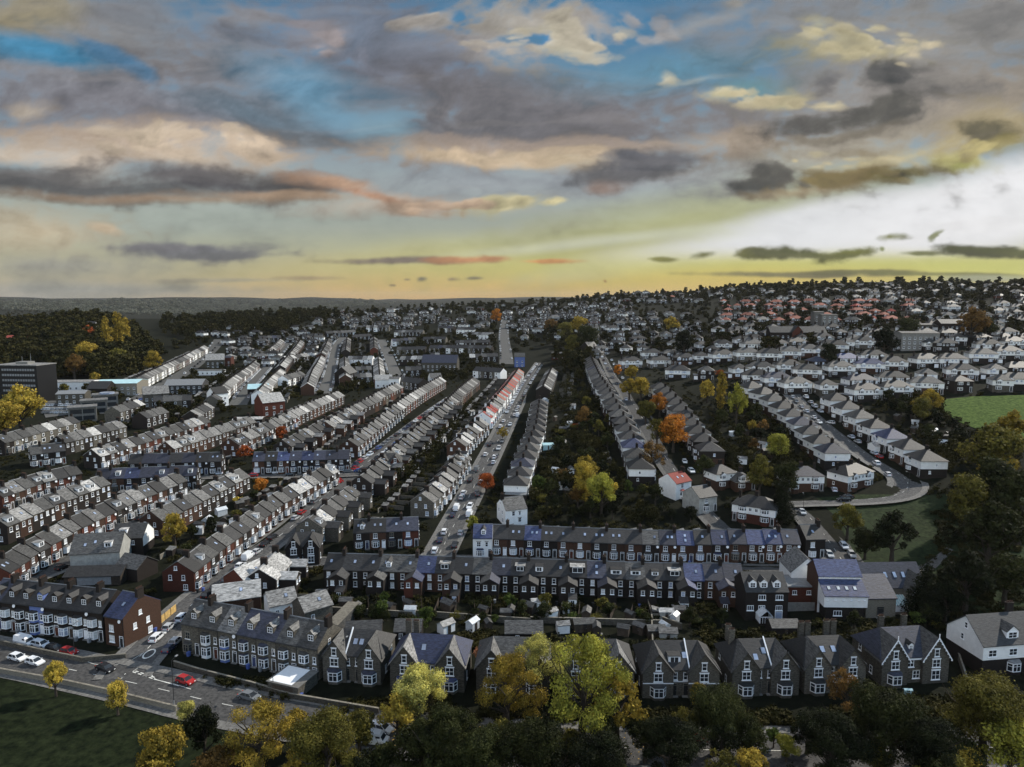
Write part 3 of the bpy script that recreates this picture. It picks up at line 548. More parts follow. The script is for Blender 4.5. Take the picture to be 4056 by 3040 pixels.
# ---------------------------------------------------------------- gabled stone villa pair
def villa(w=15., d=9.6, eave=5.5, ridge=9.3, wall='stone', roof='slate_dark', gw=6., frame='paint_white', glass='glass', barge=None, band=None, midwin=2, dormc=None, skyf=(), bays=(1, 1), chims=((-2.2, 1.), (2.2, 1.)), coping=(0, 0), gproj=.7, side_roof=None, bayroof=None, doors=True, endext=0):
    out = []; h = w / 2; gx = h - gw / 2; yf = -d / 2
    b = MB().box(-h, h, yf, d / 2, -3, eave, wall)
    for s in (-1, 1):
        b.box(s * gx - gw / 2 + .004, s * gx + gw / 2 - .004, yf - gproj, yf + .02, -3, eave - .003, wall)
        b.extr([(s * gx - gw / 2, eave), (s * gx + gw / 2, eave), (s * gx, ridge - .1)], yf - gproj, -.4, wall, 'y')
    if band: b.box(-h - .03, h + .03, yf - .05, yf - .001, 3.0, 3.18, band); [b.box(s * gx - gw / 2 - .03, s * gx + gw / 2 + .03, yf - gproj - .05, yf - gproj - .001, 3.0, 3.18, band) for s in (-1, 1)]
    out.append(P('wall', b)); r = MB(); rk = []
    hip_roof(r, w, d, eave, ridge, roof, ov=.35, inset=gw / 2)
    sr = side_roof or roof
    for s in (-1, 1): r2 = MB(); gable_roof(r2, yf - gproj - .35, 0., gw, eave, ridge - .14, sr, ov=.4, axis='y', yc=s * gx); rk.append(P('gable_roof', r2))
    if barge:
        for s in (-1, 1):
            g = MB(); sl = (ridge - eave) / (gw / 2)
            for q in (-1, 1):
                x0, z0, x1, z1 = s * gx, ridge + .25, s * gx + q * (gw / 2 + .42), eave - sl * .42 + .2
                vs = [(x0, yf - gproj - .42, z0), (x1, yf - gproj - .42, z1), (x1, yf - gproj - .42, z1 - .34), (x0, yf - gproj - .42, z0 - .42)]; vs += [(a, bb + .07, c) for a, bb, c in vs]
                g.add(vs, [(0, 1, 2, 3), (7, 6, 5, 4), (0, 4, 5, 1), (1, 5, 6, 2), (2, 6, 7, 3), (3, 7, 4, 0)], barge)
                for k in range(7):
                    t = (k + .5) / 7; xx = x0 + (x1 - x0) * t; zz = z0 + (z1 - z0) * t - .4; g.box(xx - .09, xx + .09, yf - gproj - .41, yf - gproj - .35, zz - .2, zz, barge)
            g.box(s * gx - .06, s * gx + .06, yf - gproj - .43, yf - gproj - .3, ridge - .3, ridge + .9, barge)
            rk.append(P('bargeboard', g))
        rk.append(P('fascia', MB().box(-gx + gw / 2, gx - gw / 2, yf - .42, yf - .36, eave - .42, eave - .12, barge)))
    for i, c in enumerate(coping):
        if c: 
            s = -1 if i == 0 else 1; cp = MB(); x = s * (gx - gw / 2 + .25); sl = (ridge - eave) / (d / 2)
            vs = [(x - .12, yf - .38, eave - sl * .35 + .1), (x + .12, yf - .38, eave - sl * .35 + .1), (x + .12, 0, ridge + .1), (x - .12, 0, ridge + .1)]; vs += [(a, bb, z + .28) for a, bb, z in vs]
            cp.add(vs, [(3, 2, 1, 0), (4, 5, 6, 7), (0, 1, 5, 4), (1, 2, 6, 5), (2, 3, 7, 6), (3, 0, 4, 7)], 'paint_white'); rk.append(P('coping', cp))
    for cx_, cy_ in chims: rk.append(chimney(I4, cx_, cy_, ridge - 1.8, ridge + 1.3, w=1.15, d=.6, pots=4, mt='stone'))
    for (x, yy) in skyf: rk.append(skylight(I4, x, -yy, d, eave, ridge, w=1., h=1.4))
    if dormc: rk.append(dormer(I4, dormc.pop('x', 0), d, eave, ridge, **dormc))
    out.append(P('roof', r, rk))
    for i, s in enumerate((-1, 1)):
        y = yf - gproj
        out.append(window(I4, s * gx, y, 5.75, 1.0, 1.55, frame, glass, bars=0, lintel='paint_white')); out.append(window(I4, s * gx, y, 3.45, 1.7, 1.7, frame, glass, bars=1, lintel='paint_white'))
        if bays[i]: out.append(bay(I4, s * gx, y, 0, 3.1, .95, 1.9, frame, glass, wall, bayroof or roof, base=.6))
        else: out.append(window(I4, s * gx, y, .8, 1.8, 2.0, frame, glass, bars=1, lintel='paint_white'))
        out.append(window(I4, s * 1.0 if midwin == 2 else s * 30, yf, 3.45, .85, 1.6, frame, glass, bars=0, lintel='stone_pale') if midwin == 2 else window(I4, s * .7, yf, .9 if s > 0 else 3.4, 1.5, 1.7, frame, glass, lintel='stone_pale'))
        if doors: out.append(door(I4, s * 1.15, yf, .2, 'paint_dark', 'stone_pale'))
        E = RZ(s * PI / 2); out.append(window(E, 2 * s, -h, 3.9, .9, 1.6, frame, glass, bars=0)); out.append(window(E, -2 * s, -h, 1.0, .9, 1.6, frame, glass, bars=0))
    return out
# ---------------------------------------------------------------- trees
def crown_mesh(name, kind, n, leaf, seed, mtl='leaves'):
    """unit crown: many leaf-sized faces on lumpy boughs; radius about 1, base of crown at z~.5"""
    r = np.random.RandomState(seed); blobs = []
    if kind == 'round':
        for k in range(27):
            a = r.rand() * 6.28; e = r.uniform(-.6, 1.35); q = .68 * math.cos(e) * r.uniform(.35, 1.15); blobs.append((q * math.cos(a), q * math.sin(a), 1.22 + .78 * math.sin(e) * r.uniform(.6, 1.12), r.uniform(.15, .40)))
    elif kind == 'spread':
        for k in range(20):
            a = r.rand() * 6.28; q = r.uniform(.1, .95); blobs.append((q * math.cos(a), q * math.sin(a), .95 + .5 * (1 - q * q) * r.uniform(.3, 1.2) - .15, r.uniform(.2, .4)))
    elif kind == 'tall':
        for k in range(22):
            z = .5 + 3.6 * (k + r.rand()) / 22; w = .75 * math.sin(PI * min(1, (z - .2) / 4.3)) ** .6; a = r.rand() * 6.28; blobs.append((w * .45 * math.cos(a), w * .45 * math.sin(a), z, w * r.uniform(.45, .75)))
    elif kind == 'cone':
        for k in range(26):
            z = .4 + 2.9 * (k / 26); w = .85 * (1 - (z - .4) / 3.1) + .08; a = k * 2.4; blobs.append((w * .6 * math.cos(a), w * .6 * math.sin(a), z, w * .55 + .05))
    elif kind == 'bush':
        for k in range(9):
            a = r.rand() * 6.28; q = r.uniform(0, .7); blobs.append((q * math.cos(a), q * math.sin(a), .35 + .3 * r.rand(), r.uniform(.3, .5)))
    elif kind == 'thin':
        for k in range(26):
            a = r.rand() * 6.28; e = r.uniform(-.3, 1.3); q = .85 * math.cos(e) * r.uniform(.3, 1.1); blobs.append((q * math.cos(a), q * math.sin(a), 1.1 + .95 * math.sin(e), r.uniform(.14, .3)))
    B = np.array(blobs, np.float32); wt = B[:, 3] ** 2; wt /= wt.sum(); pick = r.choice(len(B), n, p=wt)
    v = r.normal(size=(n, 3)); v /= np.linalg.norm(v, axis=1)[:, None]
    rad = (r.uniform(.3, 1.0, (n, 1))) ** .6 * r.choice([1, 1, 1, 1.22], (n, 1))
    c = B[pick, :3] + v * rad * B[pick, 3:4] * np.array([1, 1, .85])
    nrm = v + r.normal(size=(n, 3)) * .55; nrm /= np.linalg.norm(nrm, axis=1)[:, None]
    t = np.cross(nrm, r.normal(size=(n, 3))); t /= np.linalg.norm(t, axis=1)[:, None]; b = np.cross(nrm, t)
    s = leaf * r.uniform(.6, 1.3, (n, 1))
    V = np.empty((n, 4, 3), np.float32); V[:, 0] = c - t * s; V[:, 1] = c - b * s * .7; V[:, 2] = c + t * s; V[:, 3] = c + b * s * .7
    return V.reshape(-1, 3)
def quads_mesh(name, V, mtl):
    n = len(V) // 4; me = D.meshes.new(name); me.vertices.add(len(V)); me.vertices.foreach_set('co', V.ravel().astype(np.float32))
    me.loops.add(len(V)); me.loops.foreach_set('vertex_index', np.arange(len(V), dtype=np.int32)); me.polygons.add(n)
    me.polygons.foreach_set('loop_start', np.arange(0, len(V), 4, dtype=np.int32))
    me.materials.append(MAT[mtl]); me.update(calc_edges=True); return me
def trunk_mb(kind, seed):
    r = random.Random(seed); m = MB(); top = {'round': 1.2, 'spread': .9, 'tall': 3.6, 'cone': 3.0, 'bush': .3, 'thin': 1.5}[kind]; w = .075 if kind in ('tall', 'cone') else .09
    m.tube((0, 0, -.3), (.02, 0, top * .5), w * 1.3, w * .8, 'bark', 7); m.tube((.02, 0, top * .5), (.0, .03, top), w * .8, w * .3, 'bark', 6)
    if kind in ('round', 'spread', 'thin'):
        for k in range(8 if kind != 'thin' else 14):
            a = k * 2.4 + r.random(); z = top * r.uniform(.35, .8); q = r.uniform(.4, .75); e = (q * math.cos(a), q * math.sin(a), z + r.uniform(.25, .75))
            m.tube((.01, 0, z), e, w * .42, w * .12, 'bark', 5); m.tube(e, (e[0] * 1.3 + r.uniform(-.15, .15), e[1] * 1.3 + r.uniform(-.15, .15), e[2] + .3), w * .13, w * .04, 'bark', 4)
    return m
CROWNS = {}
LODN = {'hi': (26000, .0245), 'mid': (4800, .053), 'low': (900, .12), 'min': (240, .22)}
def crown(kind, lod, var):
    k = (kind, lod, var)
    if k not in CROWNS:
        n, l = LODN[lod]
        if kind in ('tall', 'cone'): n = int(n * 1.3)
        if kind == 'bush': n = int(n * .4)
        if kind == 'thin': n = int(n * .55); l *= .9
        CROWNS[k] = (quads_mesh('crown', crown_mesh('crown', kind, n, l, hash((kind, var)) % 1 + {'round': 1, 'spread': 2, 'tall': 3, 'cone': 4, 'bush': 5, 'thin': 6}[kind] * 10 + var), 'leaves'), trunk_mb(kind, var).mesh('trunk'))
    return CROWNS[k]
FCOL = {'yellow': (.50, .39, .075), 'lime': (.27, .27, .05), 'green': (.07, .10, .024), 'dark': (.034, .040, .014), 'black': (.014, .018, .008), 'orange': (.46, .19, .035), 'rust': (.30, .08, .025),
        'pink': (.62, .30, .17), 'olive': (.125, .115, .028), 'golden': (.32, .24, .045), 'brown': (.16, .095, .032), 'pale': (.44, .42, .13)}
TREES = []
def tree_at(pos, R, kind, colr, label=None, vs=1., group=None, lod=None):
    d = pos.length; lod = lod or ('hi' if R / d > .045 else 'mid' if R / d > .014 else 'low')
    TREES.append(dict(pos=pos, R=R, kind=kind, col=colr, label=label, vs=vs, group=group, lod=lod))
KH = {'round': 1.25, 'spread': .95, 'tall': 2.3, 'cone': 1.8, 'bush': .45, 'thin': 1.2}
def tree(tile, x, y, r, kind, colr, label=None, vs=1., lod=None):
    """crown centre seen at (x,y) of a survey tile, crown radius r in that tile's pixels"""
    s = TILE[tile][2]; fx, fy = px(tile, x, y); p = gp(fx, fy)
    for _ in range(4):
        R = (r / s) * (p.y * CP + (H - p.z) * SP) / FOC; p = gp(fx, fy, KH[kind] * R * vs)
    tree_at(p, R, kind, colr, label, vs, lod=lod)
# ---------------------------------------------------------------- vehicles (nose towards local +x)
def car_parts(kind, color):
    L_, W_, Hh = {'hatchback': (4.0, 1.74, 1.46), 'saloon': (4.6, 1.78, 1.42), 'estate': (4.6, 1.78, 1.5), 'van': (4.9, 1.95, 2.15), 'minivan': (4.3, 1.8, 1.8), 'suv': (4.5, 1.86, 1.68)}[kind]
    b = MB(); h = W_ / 2; f, r = L_ / 2, -L_ / 2; belt = Hh * .62; g = MB()
    if kind in ('van', 'minivan'):
        hood = .75; prof = [(r, .25), (f - .05, .25), (f, .5), (f - .02, .85), (f - hood, 1.08), (r, 1.08)]; c0, c1, t0, t1 = r + .03, f - hood + .1, r + .12, f - hood - .55; belt = 1.08
    else:
        prof = [(r + .02, .28), (f - .1, .25), (f, .5), (f - .06, .68), (f - .95, belt), (r + (.55 if kind == 'saloon' else .12), belt), (r, belt - .12 if kind == 'saloon' else belt - .3)]
        c0, c1 = (r + .55, f - 1.0) if kind == 'saloon' else (r + .1, f - 1.0); t0, t1 = (r + 1.15, f - 1.75) if kind == 'saloon' else (r + .5, f - 1.75)
    n = len(prof)
    vs = []
    for s in (-1, 1):
        for (x, z) in prof: vs.append((x, s * (h if z > .45 else h - .06), z))
    b.add(vs, [tuple(range(n)), tuple(range(n, 2 * n))[::-1]] + [(i, n + i, n + (i + 1) % n, (i + 1) % n) for i in range(n)], 'car_paint')
    zt = Hh - .07; ti = h - .22; bi = h - .05
    gv = [(c0, -bi, belt), (c1, -bi, belt), (c1, bi, belt), (c0, bi, belt), (t0, -ti, zt), (t1, -ti, zt), (t1, ti, zt), (t0, ti, zt)]
    g.add(gv, [(0, 1, 5, 4), (1, 2, 6, 5), (2, 3, 7, 6), (3, 0, 4, 7)], 'glass' if kind != 'van' else 'car_paint')
    if kind == 'van': g.add([(c1 + .01, -bi + .05, belt + .02), (c1 + .01, bi - .05, belt + .02), (t1 + .02, ti - .02, zt - .05), (t1 + .02, -ti + .02, zt - .05)], [(0, 1, 2, 3)], 'glass'); [g.box(t1 - .7, t1 + .1, s * (bi - .09) - .03, s * (bi - .09) + .03, belt + .1, zt - .3, 'glass') for s in (-1, 1)]
    b.box(t0, t1, -ti, ti, zt - .01, Hh, 'car_paint')
    for s in (-1, 1):
        for (xa, xb) in ((c1, t1), (c0, t0), ((c0 + c1) / 2, (t0 + t1) / 2 - .05)):
            b.tube((xa, s * (bi + .005), belt), (xb, s * (ti + .01), zt), .045, .045, 'car_paint', 4)
    out = [P('body', b), P('windows', g)]
    for x in (f - .82, r + .78):
        for s in (-1, 1):
            W = T((x, s * (h - .08), .32)) @ RX(PI / 2); w = MB().cyl((0, 0), .32, -.11, .11, 'tyre', 14, M=W)
            out.append(P('wheel', w, [P('rim', MB().cyl((0, 0), .19, -.115, .115, 'rim', 10, M=W))]))
    for s in (-1, 1):
        out.append(P('headlight', MB().box(f - .14, f + .005, s * (h - .3) - .16, s * (h - .3) + .16, .5, .66, 'lamp_glass'))); out.append(P('tail_light', MB().box(r - .012, r + .08, s * (h - .2) - .12, s * (h - .2) + .12, .6, .85, 'lamp_red')))
        out.append(P('wing_mirror', MB().box(c1 - .25, c1 - .08, s * (h + .1) - .1, s * (h + .1) + .1, belt + .02, belt + .17, 'car_paint')))
    return out
CC = {'white': (.78, .80, .82), 'silver': (.48, .50, .52), 'grey': (.16, .17, .18), 'black': (.015, .015, .017), 'red': (.36, .02, .02), 'blue': (.04, .09, .28), 'pale': (.60, .66, .74), 'navy': (.02, .03, .07)}
CARC = {}; CARS = []
def car(pos, rz, kind, colr, label, group='cars parked along the kerbs'): CARS.append((pos, rz, kind, colr, label, group))
def realise_cars():
    CARS.sort(key=lambda c: c[0].length); rest = MB()
    for i, (pos, rz, kind, colr, label, group) in enumerate(CARS):
        if kind not in CARC: CARC[kind] = (car_parts(kind, None), {})
        parts, cache = CARC[kind]; cat = 'van' if kind == 'van' else 'car'
        if i < 290: place(parts, 'parked_' + ('van' if kind == 'van' else 'car'), label, cat, group, pos, rz, 0 if pos.length < 215 else 1, cache, CC[colr] + (1,))
        else:
            M = T(pos) @ RZ(rz); h = .85; q = MB(); paint = 'paint_white' if colr in ('white', 'pale', 'silver') else 'metal_grey' if colr == 'grey' else 'paint_dark'
            q.box(-2.1, 2.1, -h, h, .25, .85, paint, M).box(-1.2, 1.6 - .8, -h + .15, h - .15, .85, 1.3, 'glass', M).box(-1.0, .5, -h + .2, h - .2, 1.3, 1.42, paint, M); rest.merge(q)
    if rest.v: tag(link(D.objects.new('distant_parked_cars', rest.mesh('distant_parked_cars'))), 'tiny cars lining the far streets nose to tail', 'cars', kind='stuff')
# ---------------------------------------------------------------- placing houses
HOUSES = []      # specs waiting to be realised
SPOTS = []       # (x, y, phrase) for naming what stands next to a house
OCC = {}
def occupy(x, y, r=5):
    for i in range(int((x - r) // 4), int((x + r) // 4) + 1):
        for j in range(int((y - r) // 4), int((y + r) // 4) + 1): OCC[(i, j)] = 1
def free(x, y): return (int(x // 4), int(y // 4)) not in OCC
def resample(pts, n):
    L = [0]
    for a, b in zip(pts, pts[1:]): L.append(L[-1] + (b - a).length)
    tot = L[-1]; out = []
    for k in range(n):
        s = tot * (k + .5) / n; i = 0
        while i < len(pts) - 2 and s > L[i + 1]: i += 1
        t = (s - L[i]) / max(1e-6, L[i + 1] - L[i]); out.append((pts[i].lerp(pts[i + 1], t), (pts[i + 1] - pts[i]).normalized()))
    return out, tot
RW = {'slate_dark': 'dark-roofed', 'slate_mid': 'grey-roofed', 'slate_light': 'pale-roofed', 'slate_pale': 'bright-roofed', 'slate_blue': 'blue-roofed', 'slate_navy': 'navy-roofed', 'tile_red': 'red-roofed', 'tile_pink': 'pink-roofed'}
WW = {'brick': 'brick', 'brick_red': 'red-brick', 'brick_dark': 'dark-brick', 'stone': 'stone', 'stone_pale': 'pale-stone', 'render_white': 'white', 'render_grey': 'grey', 'render_blue': 'blue-fronted'}
def pickw(rng, d):
    t = rng.random() * sum(d.values())
    for k, v in d.items():
        t -= v
        if t <= 0: return k
    return k
ROOF_MIX = {'slate_dark': 3.5, 'slate_mid': 4, 'slate_light': 2.4, 'slate_pale': .6}
ROOF_LIGHT = {'slate_dark': 1.6, 'slate_mid': 2.8, 'slate_light': 3.4, 'slate_pale': 1.5}
ROOF_DARK = {'slate_dark': 6, 'slate_mid': 2, 'slate_navy': .6}
WALL_MIX = {'brick': 5, 'brick_dark': 4, 'brick_red': 1.6, 'stone': .8, 'render_white': .35}
def row(name, tile, pts, face='R', w=5., style='terrace', end='near', n=None, roofs=ROOF_MIX, walls=WALL_MIX, hz=8.3, oy=0., over={}, wings=False, base={}, seed=None, gap=0., dormp=.12, skyp=.45, lod=None, group=None, follow=False):
    rng = random.Random(seed if seed is not None else name)
    wp = [gp(x, y, hz, tile) for x, y in pts]; P2 = [Vector((p.x, p.y, 0)) for p in wp]
    tot = sum((b - a).length for a, b in zip(P2, P2[1:])); n = n or max(1, round(tot / (w + gap)))
    sp, _ = resample(P2, n); step = tot / n; ww = step - gap if style == 'terrace' else w
    d0 = (P2[-1] - P2[0]).normalized(); cur = None
    for i, (p, d) in enumerate(sp):
        if style == 'terrace' and len(P2) == 2: d = d0
        nv = Vector((d.y, -d.x, 0)) if face == 'R' else Vector((-d.y, d.x, 0))
        rz = math.atan2(nv.y, nv.x) + PI / 2; ax = Vector((math.cos(rz), math.sin(rz), 0)); c = p + nv * oy
        z = hgt(c.x, c.y)
        if style == 'terrace' and i % 2 and cur is not None and abs(cur - z) < 1.2 : z = cur * .5 + z * .5
        cur = z; sg = 1 if ax.dot(d) > 0 else -1
        o = dict(over.get(i, {})); kw = {}
        roof = o.pop('roof', None) or pickw(rng, roofs); wall = o.pop('wall', None) or pickw(rng, walls)
        frame = 'paint_white' if rng.random() < .93 else 'stone_pale'
        gl = pickw(rng, {'glass': 5, 'glass_sky': .8, 'glass_pale': 1.2})
        if style == 'terrace':
            ex = {1: 0, 2: 0, 3: 0}
            kw = dict(w=round(ww, 1), roof=roof, wall=wall, frame=frame, glass=gl, chim=(i % 2 == 0) * sg)
            if wings: kw['off'] = sg if i % 2 == 0 else -sg
            r = rng.random(); kw['dish'] = rng.choice((0, 0, 1)); kw['doormt'] = rng.choice(('paint_dark', 'paint_dark', 'paint_dark', 'timber_dark', 'paint_white', 'slate_blue', 'brick_red'))
            if r < skyp: kw['skyf'] = ((rng.choice((-.9, .6)), 2.2),) if rng.random() < .6 else ((-1., 2.2), (.8, 2.2))
            if rng.random() < skyp: kw['skyb'] = ((rng.choice((-.9, .6)), 2.2),)
            if rng.random() < dormp: kw['dormf'] = dict(kind=rng.choice(('flat', 'flat', 'gable')), w=rng.choice((1.6, 2.2)), roof=rng.choice(('slate_pale', None))); kw.pop('skyf', 0)
            if rng.random() < dormp: kw['dormb'] = dict(kind='flat', w=rng.choice((2.2, 3.)), roof=rng.choice(('slate_pale', None))); kw.pop('skyb', 0)
            if i == 0: kw['gend'] = -sg
            if i == n - 1: kw['gend'] = sg
        else:
            kw = dict(w=w, roof=roof, upper=wall, lower=pickw(rng, {'brick': 2, 'brick_red': .4, 'brick_dark': 5}), frame=frame, glass=gl, gables=rng.random() < .6, single=w < 11.5, ext=rng.choice((0, 0, 1, -1)))
        kw.update(base); kw.update(o)
        sty = kw.pop('style', style)
        if sty == 'terrace': kind = 'terraced house'
        elif sty == 'semi': kind = 'detached house' if w < 11.5 else 'semi-detached pair'
        else: kind = 'gabled house'
        wwd = WW[wall]; label = f"{RW[roof]} {wwd} {kind}, {ordn(i + 1)} from the {end} end of {name}"
        dist = math.hypot(c.x, c.y)
        HOUSES.append(dict(style=sty, kw=kw, pos=Vector((c.x, c.y, z)), rz=rz, label=kw.pop('label', label), cat={'terraced house': 'terraced house', 'detached house': 'house', 'semi-detached pair': 'semi-detached house', 'gabled house': 'house'}[kind],
                           group=group or 'houses of ' + name, dist=dist, name={'terraced house': 'terraced_house', 'detached house': 'detached_house', 'semi-detached pair': 'semi_detached_pair', 'gabled house': 'gabled_house'}[kind], lod=lod))
        SPOTS.append((c.x, c.y, f"the {ordn(i + 1)} house of {name}"))
        for q in (-.35, 0, .35): occupy(c.x + ax.x * w * q, c.y + ax.y * w * q, 5.0 if sty == 'terrace' else 4.6)
    return sp
def one(tile, x, y, rz_deg, label, style='semi', hz=8.3, short=None, **kw):
    p = gp(x, y, hz, tile); names = {'terrace': ('terraced_house', 'terraced house'), 'semi': ('semi_detached_pair', 'semi-detached house'), 'villa': ('stone_villa', 'house')}
    nm, cat = names[style]
    if style == 'semi' and kw.get('single'): nm, cat = 'detached_house', 'house'
    HOUSES.append(dict(style=style, kw=kw, pos=p, rz=math.radians(rz_deg), label=label, cat=cat, group=None, dist=math.hypot(p.x, p.y), name=nm, lod=None)); occupy(p.x, p.y, 7)
    SPOTS.append((p.x, p.y, 'the ' + (short or label[:40]))); return p
HC = {}
FN = {'terrace': terrace, 'semi': semi, 'villa': villa}
def frz(v): return tuple(sorted((k, frz(x)) for k, x in v.items())) if isinstance(v, dict) else tuple(frz(x) for x in v) if isinstance(v, (list, tuple)) else v
def lowhouse(mb, h):
    """a few faces of each far house of the mass"""
    M = T(h['pos']) @ RZ(h['rz']); kw = h['kw']; w = kw.get('w', 8); roof = kw.get('roof', 'slate_mid')
    if h['style'] == 'terrace':
        wl = kw.get('wall', 'brick'); mb.extr([(-4.3, -3), (4.3, -3), (4.3, 5.5), (0, 8.2), (-4.3, 5.5)], -w / 2 + .01, w / 2 - .01, wl, M=M); gable_roof(mb, -w / 2 + .02, w / 2 - .02, 8.6, 5.5, 8.3, roof, M=M); mb.box(w / 2 - .7, w / 2 - .1, -.5, .5, 7.5, 9.5, 'brick_dark', M)
        for (x, z, a, b) in ((-1, 3.4, 1.2, 1.5), (-1, .8, 2.1, 1.8)): mb.box(x - a / 2, x + a / 2, -4.4, -4.3, z, z + b, 'paint_white', M); mb.box(x - a / 2 + .2, x + a / 2 - .2, -4.43, -4.3, z + .2, z + b - .2, 'glass', M)
        mb.box(-.5, .5, 4.3, 4.37, 3.4, 4.8, 'paint_white', M); mb.box(-.3, .3, 4.3, 4.4, 3.6, 4.6, 'glass', M)
    else:
        mb.box(-w / 2, w / 2, -4.3, 4.3, -3, 2.7, kw.get('lower', 'brick'), M); mb.box(-w / 2 - .06, w / 2 + .06, -4.36, 4.36, 2.7, 5.35, kw.get('upper', 'render_white'), M); hip_roof(mb, w, 8.6, 5.3, 8.3, roof, M=M); mb.box(-.5, .5, -.3, .5, 7.6, 9.6, 'brick_dark', M)
        for s in (-1, 1):
            for z, b in ((3.6, 1.1), (.8, 1.5)): mb.box(s * w * .27 - .9, s * w * .27 + .9, -4.9, -4.3, z - .3, z + b + .1, 'paint_white', M); mb.box(s * w * .27 - .75, s * w * .27 + .75, -4.93, -4.85, z, z + b, 'glass', M)
def realise_houses():
    HOUSES.sort(key=lambda h: h['dist']); cnt = {}; mass = {}
    for h in HOUSES:
        k = h['name']; cnt[k] = cnt.get(k, 0) + 1
        if cnt[k] > 298: lowhouse(mass.setdefault(k, MB()), h); continue
        h['kw'].pop('label', None)
        key = (h['style'], frz(h['kw']))
        if key not in HC: HC[key] = (FN[h['style']](**{a: (dict(b) if isinstance(b, dict) else b) for a, b in h['kw'].items()}), {})
        parts, cache = HC[key]; lod = 0 if h['dist'] < 285 else 1
        place(parts, h['name'], h['label'], h['cat'], h['group'], h['pos'], h['rz'], lod, cache)
    n = 0; far = MB(); gwall = MB().box(2.35, 2.55, 8.9, 17, -1.2, 1.7, 'stone').box(-2.45, 2.34, 16.8, 17, -1.2, 1.6, 'stone_pale').box(.2, 2.3, 14.6, 16.7, -1, 2.1, 'brick_dark').extr([(.1, 2.1), (2.34, 2.1), (2.34, 2.7)], 14.5, 16.79, 'slate_light', 'y').mesh('garden_wall')
    for h in HOUSES:
        if h['style'] != 'terrace' or 'the' not in h['label'] or h['kw'].get('w', 9) > 5.9: continue
        M = T(h['pos']) @ RZ(h['rz']); q = M @ Vector((0, 14, 0))
        if not all(free(*(M @ Vector((a, b, 0))).xy) for a, b in ((0, 12), (2.4, 16), (-2.2, 16))): continue
        n += 1; i = h['label'].find(','); lb = 'walled yard behind the' + h['label'][i + 1:]
        lb = lb.replace('yard wall and outhouse','yard wall').replace(' from the near end of', ' house of').replace(' from the left end of', ' house of').replace(' from the far end of', ' house of').replace(' from the junction end of', ' house of').replace(' from the white-house end of', ' house of').replace(' from the car-street end of', ' house of')
        occupy(q.x, q.y, 1)
        if n < 290: o = thing('yard_wall', gwall, lb, 'yard wall', 'yard walls behind the terraces', (h['pos'].x, h['pos'].y, hgt(q.x, q.y)), h['rz']); o['kind'] = 'thing'
        else: lo = T((h['pos'].x, h['pos'].y, hgt(q.x, q.y))) @ RZ(h['rz']); far.box(2.35, 2.55, 8.9, 17, -1.2, 1.7, 'stone', lo).box(-2.45, 2.34, 16.8, 17, -1.2, 1.6, 'stone_pale', lo).box(.2, 2.3, 14.6, 16.7, -1, 2.1, 'slate_light', lo)
    if far.v: tag(link(D.objects.new('distant_yard_walls', far.mesh('distant_yard_walls'))), 'yard walls between the far terraces', 'walls', kind='stuff')
    for k, mb in mass.items():
        tag(link(D.objects.new('distant_' + k + 's', mb.mesh('distant_houses'))), 'mass of small far %s spread over the slopes below the skyline' % ('terraced houses' if 'terr' in k else 'semi-detached houses' if 'semi' in k else 'houses'), 'houses', kind='stuff')

# ================================================================ THE ROWS
SW = {2: 0}
# terrace of fronts across the middle, white house at its end
row('the bay-windowed middle terrace', '0', [(1952, 2079), (3158, 2096)], n=18, end='white-house', walls={'brick': 6, 'brick_dark': 2}, roofs={'slate_dark': 1}, dormp=0, skyp=.75, seed=3,
    over={2: dict(roof='slate_blue', skyf=((-.2, 2.2), (1.2, 2.2))), 3: dict(skyf=((-1., 2.2), (.6, 2.2))), 0: dict(skyf=()), 9: dict(roof='slate_mid', skyf=((1.2, 2.2),)), 10: dict(roof='slate_navy', skyf=((0, 2.2), (1.2, 2.2))), 11: dict(roof='slate_blue', skyf=((0, 1.7), (0, 3.2))),
          12: dict(roof='slate_dark', skyf=((0, 2.2),)), 13: dict(roof='slate_blue'), 14: dict(roof='slate_navy'), 15: dict(roof='slate_blue', up=2), 16: dict(roof='slate_blue', up=2), 17: dict(roof='slate_navy', baywall='paint_blue')})
one('0', 1914, 2078, 0, 'white three-storey terraced house with two small pointed dormers at the end of the middle terrace', 'terrace', hz=9, short='white house with twin dormers', w=6., eave=6.2, ridge=9., wall='render_white', roof='slate_blue',
    dormf=dict(kind='gable', w=1.4), up=2, bayf=True, chim=False)
one('0', 3205, 2080, 4, 'dark brick corner house with one skylight where the middle terrace meets the road', 'terrace', hz=8.8, short='corner house by the road', w=6., eave=5.9, ridge=8.8, wall='brick_dark', roof='slate_dark', skyf=((0, 2.2),), glass='glass_pale')
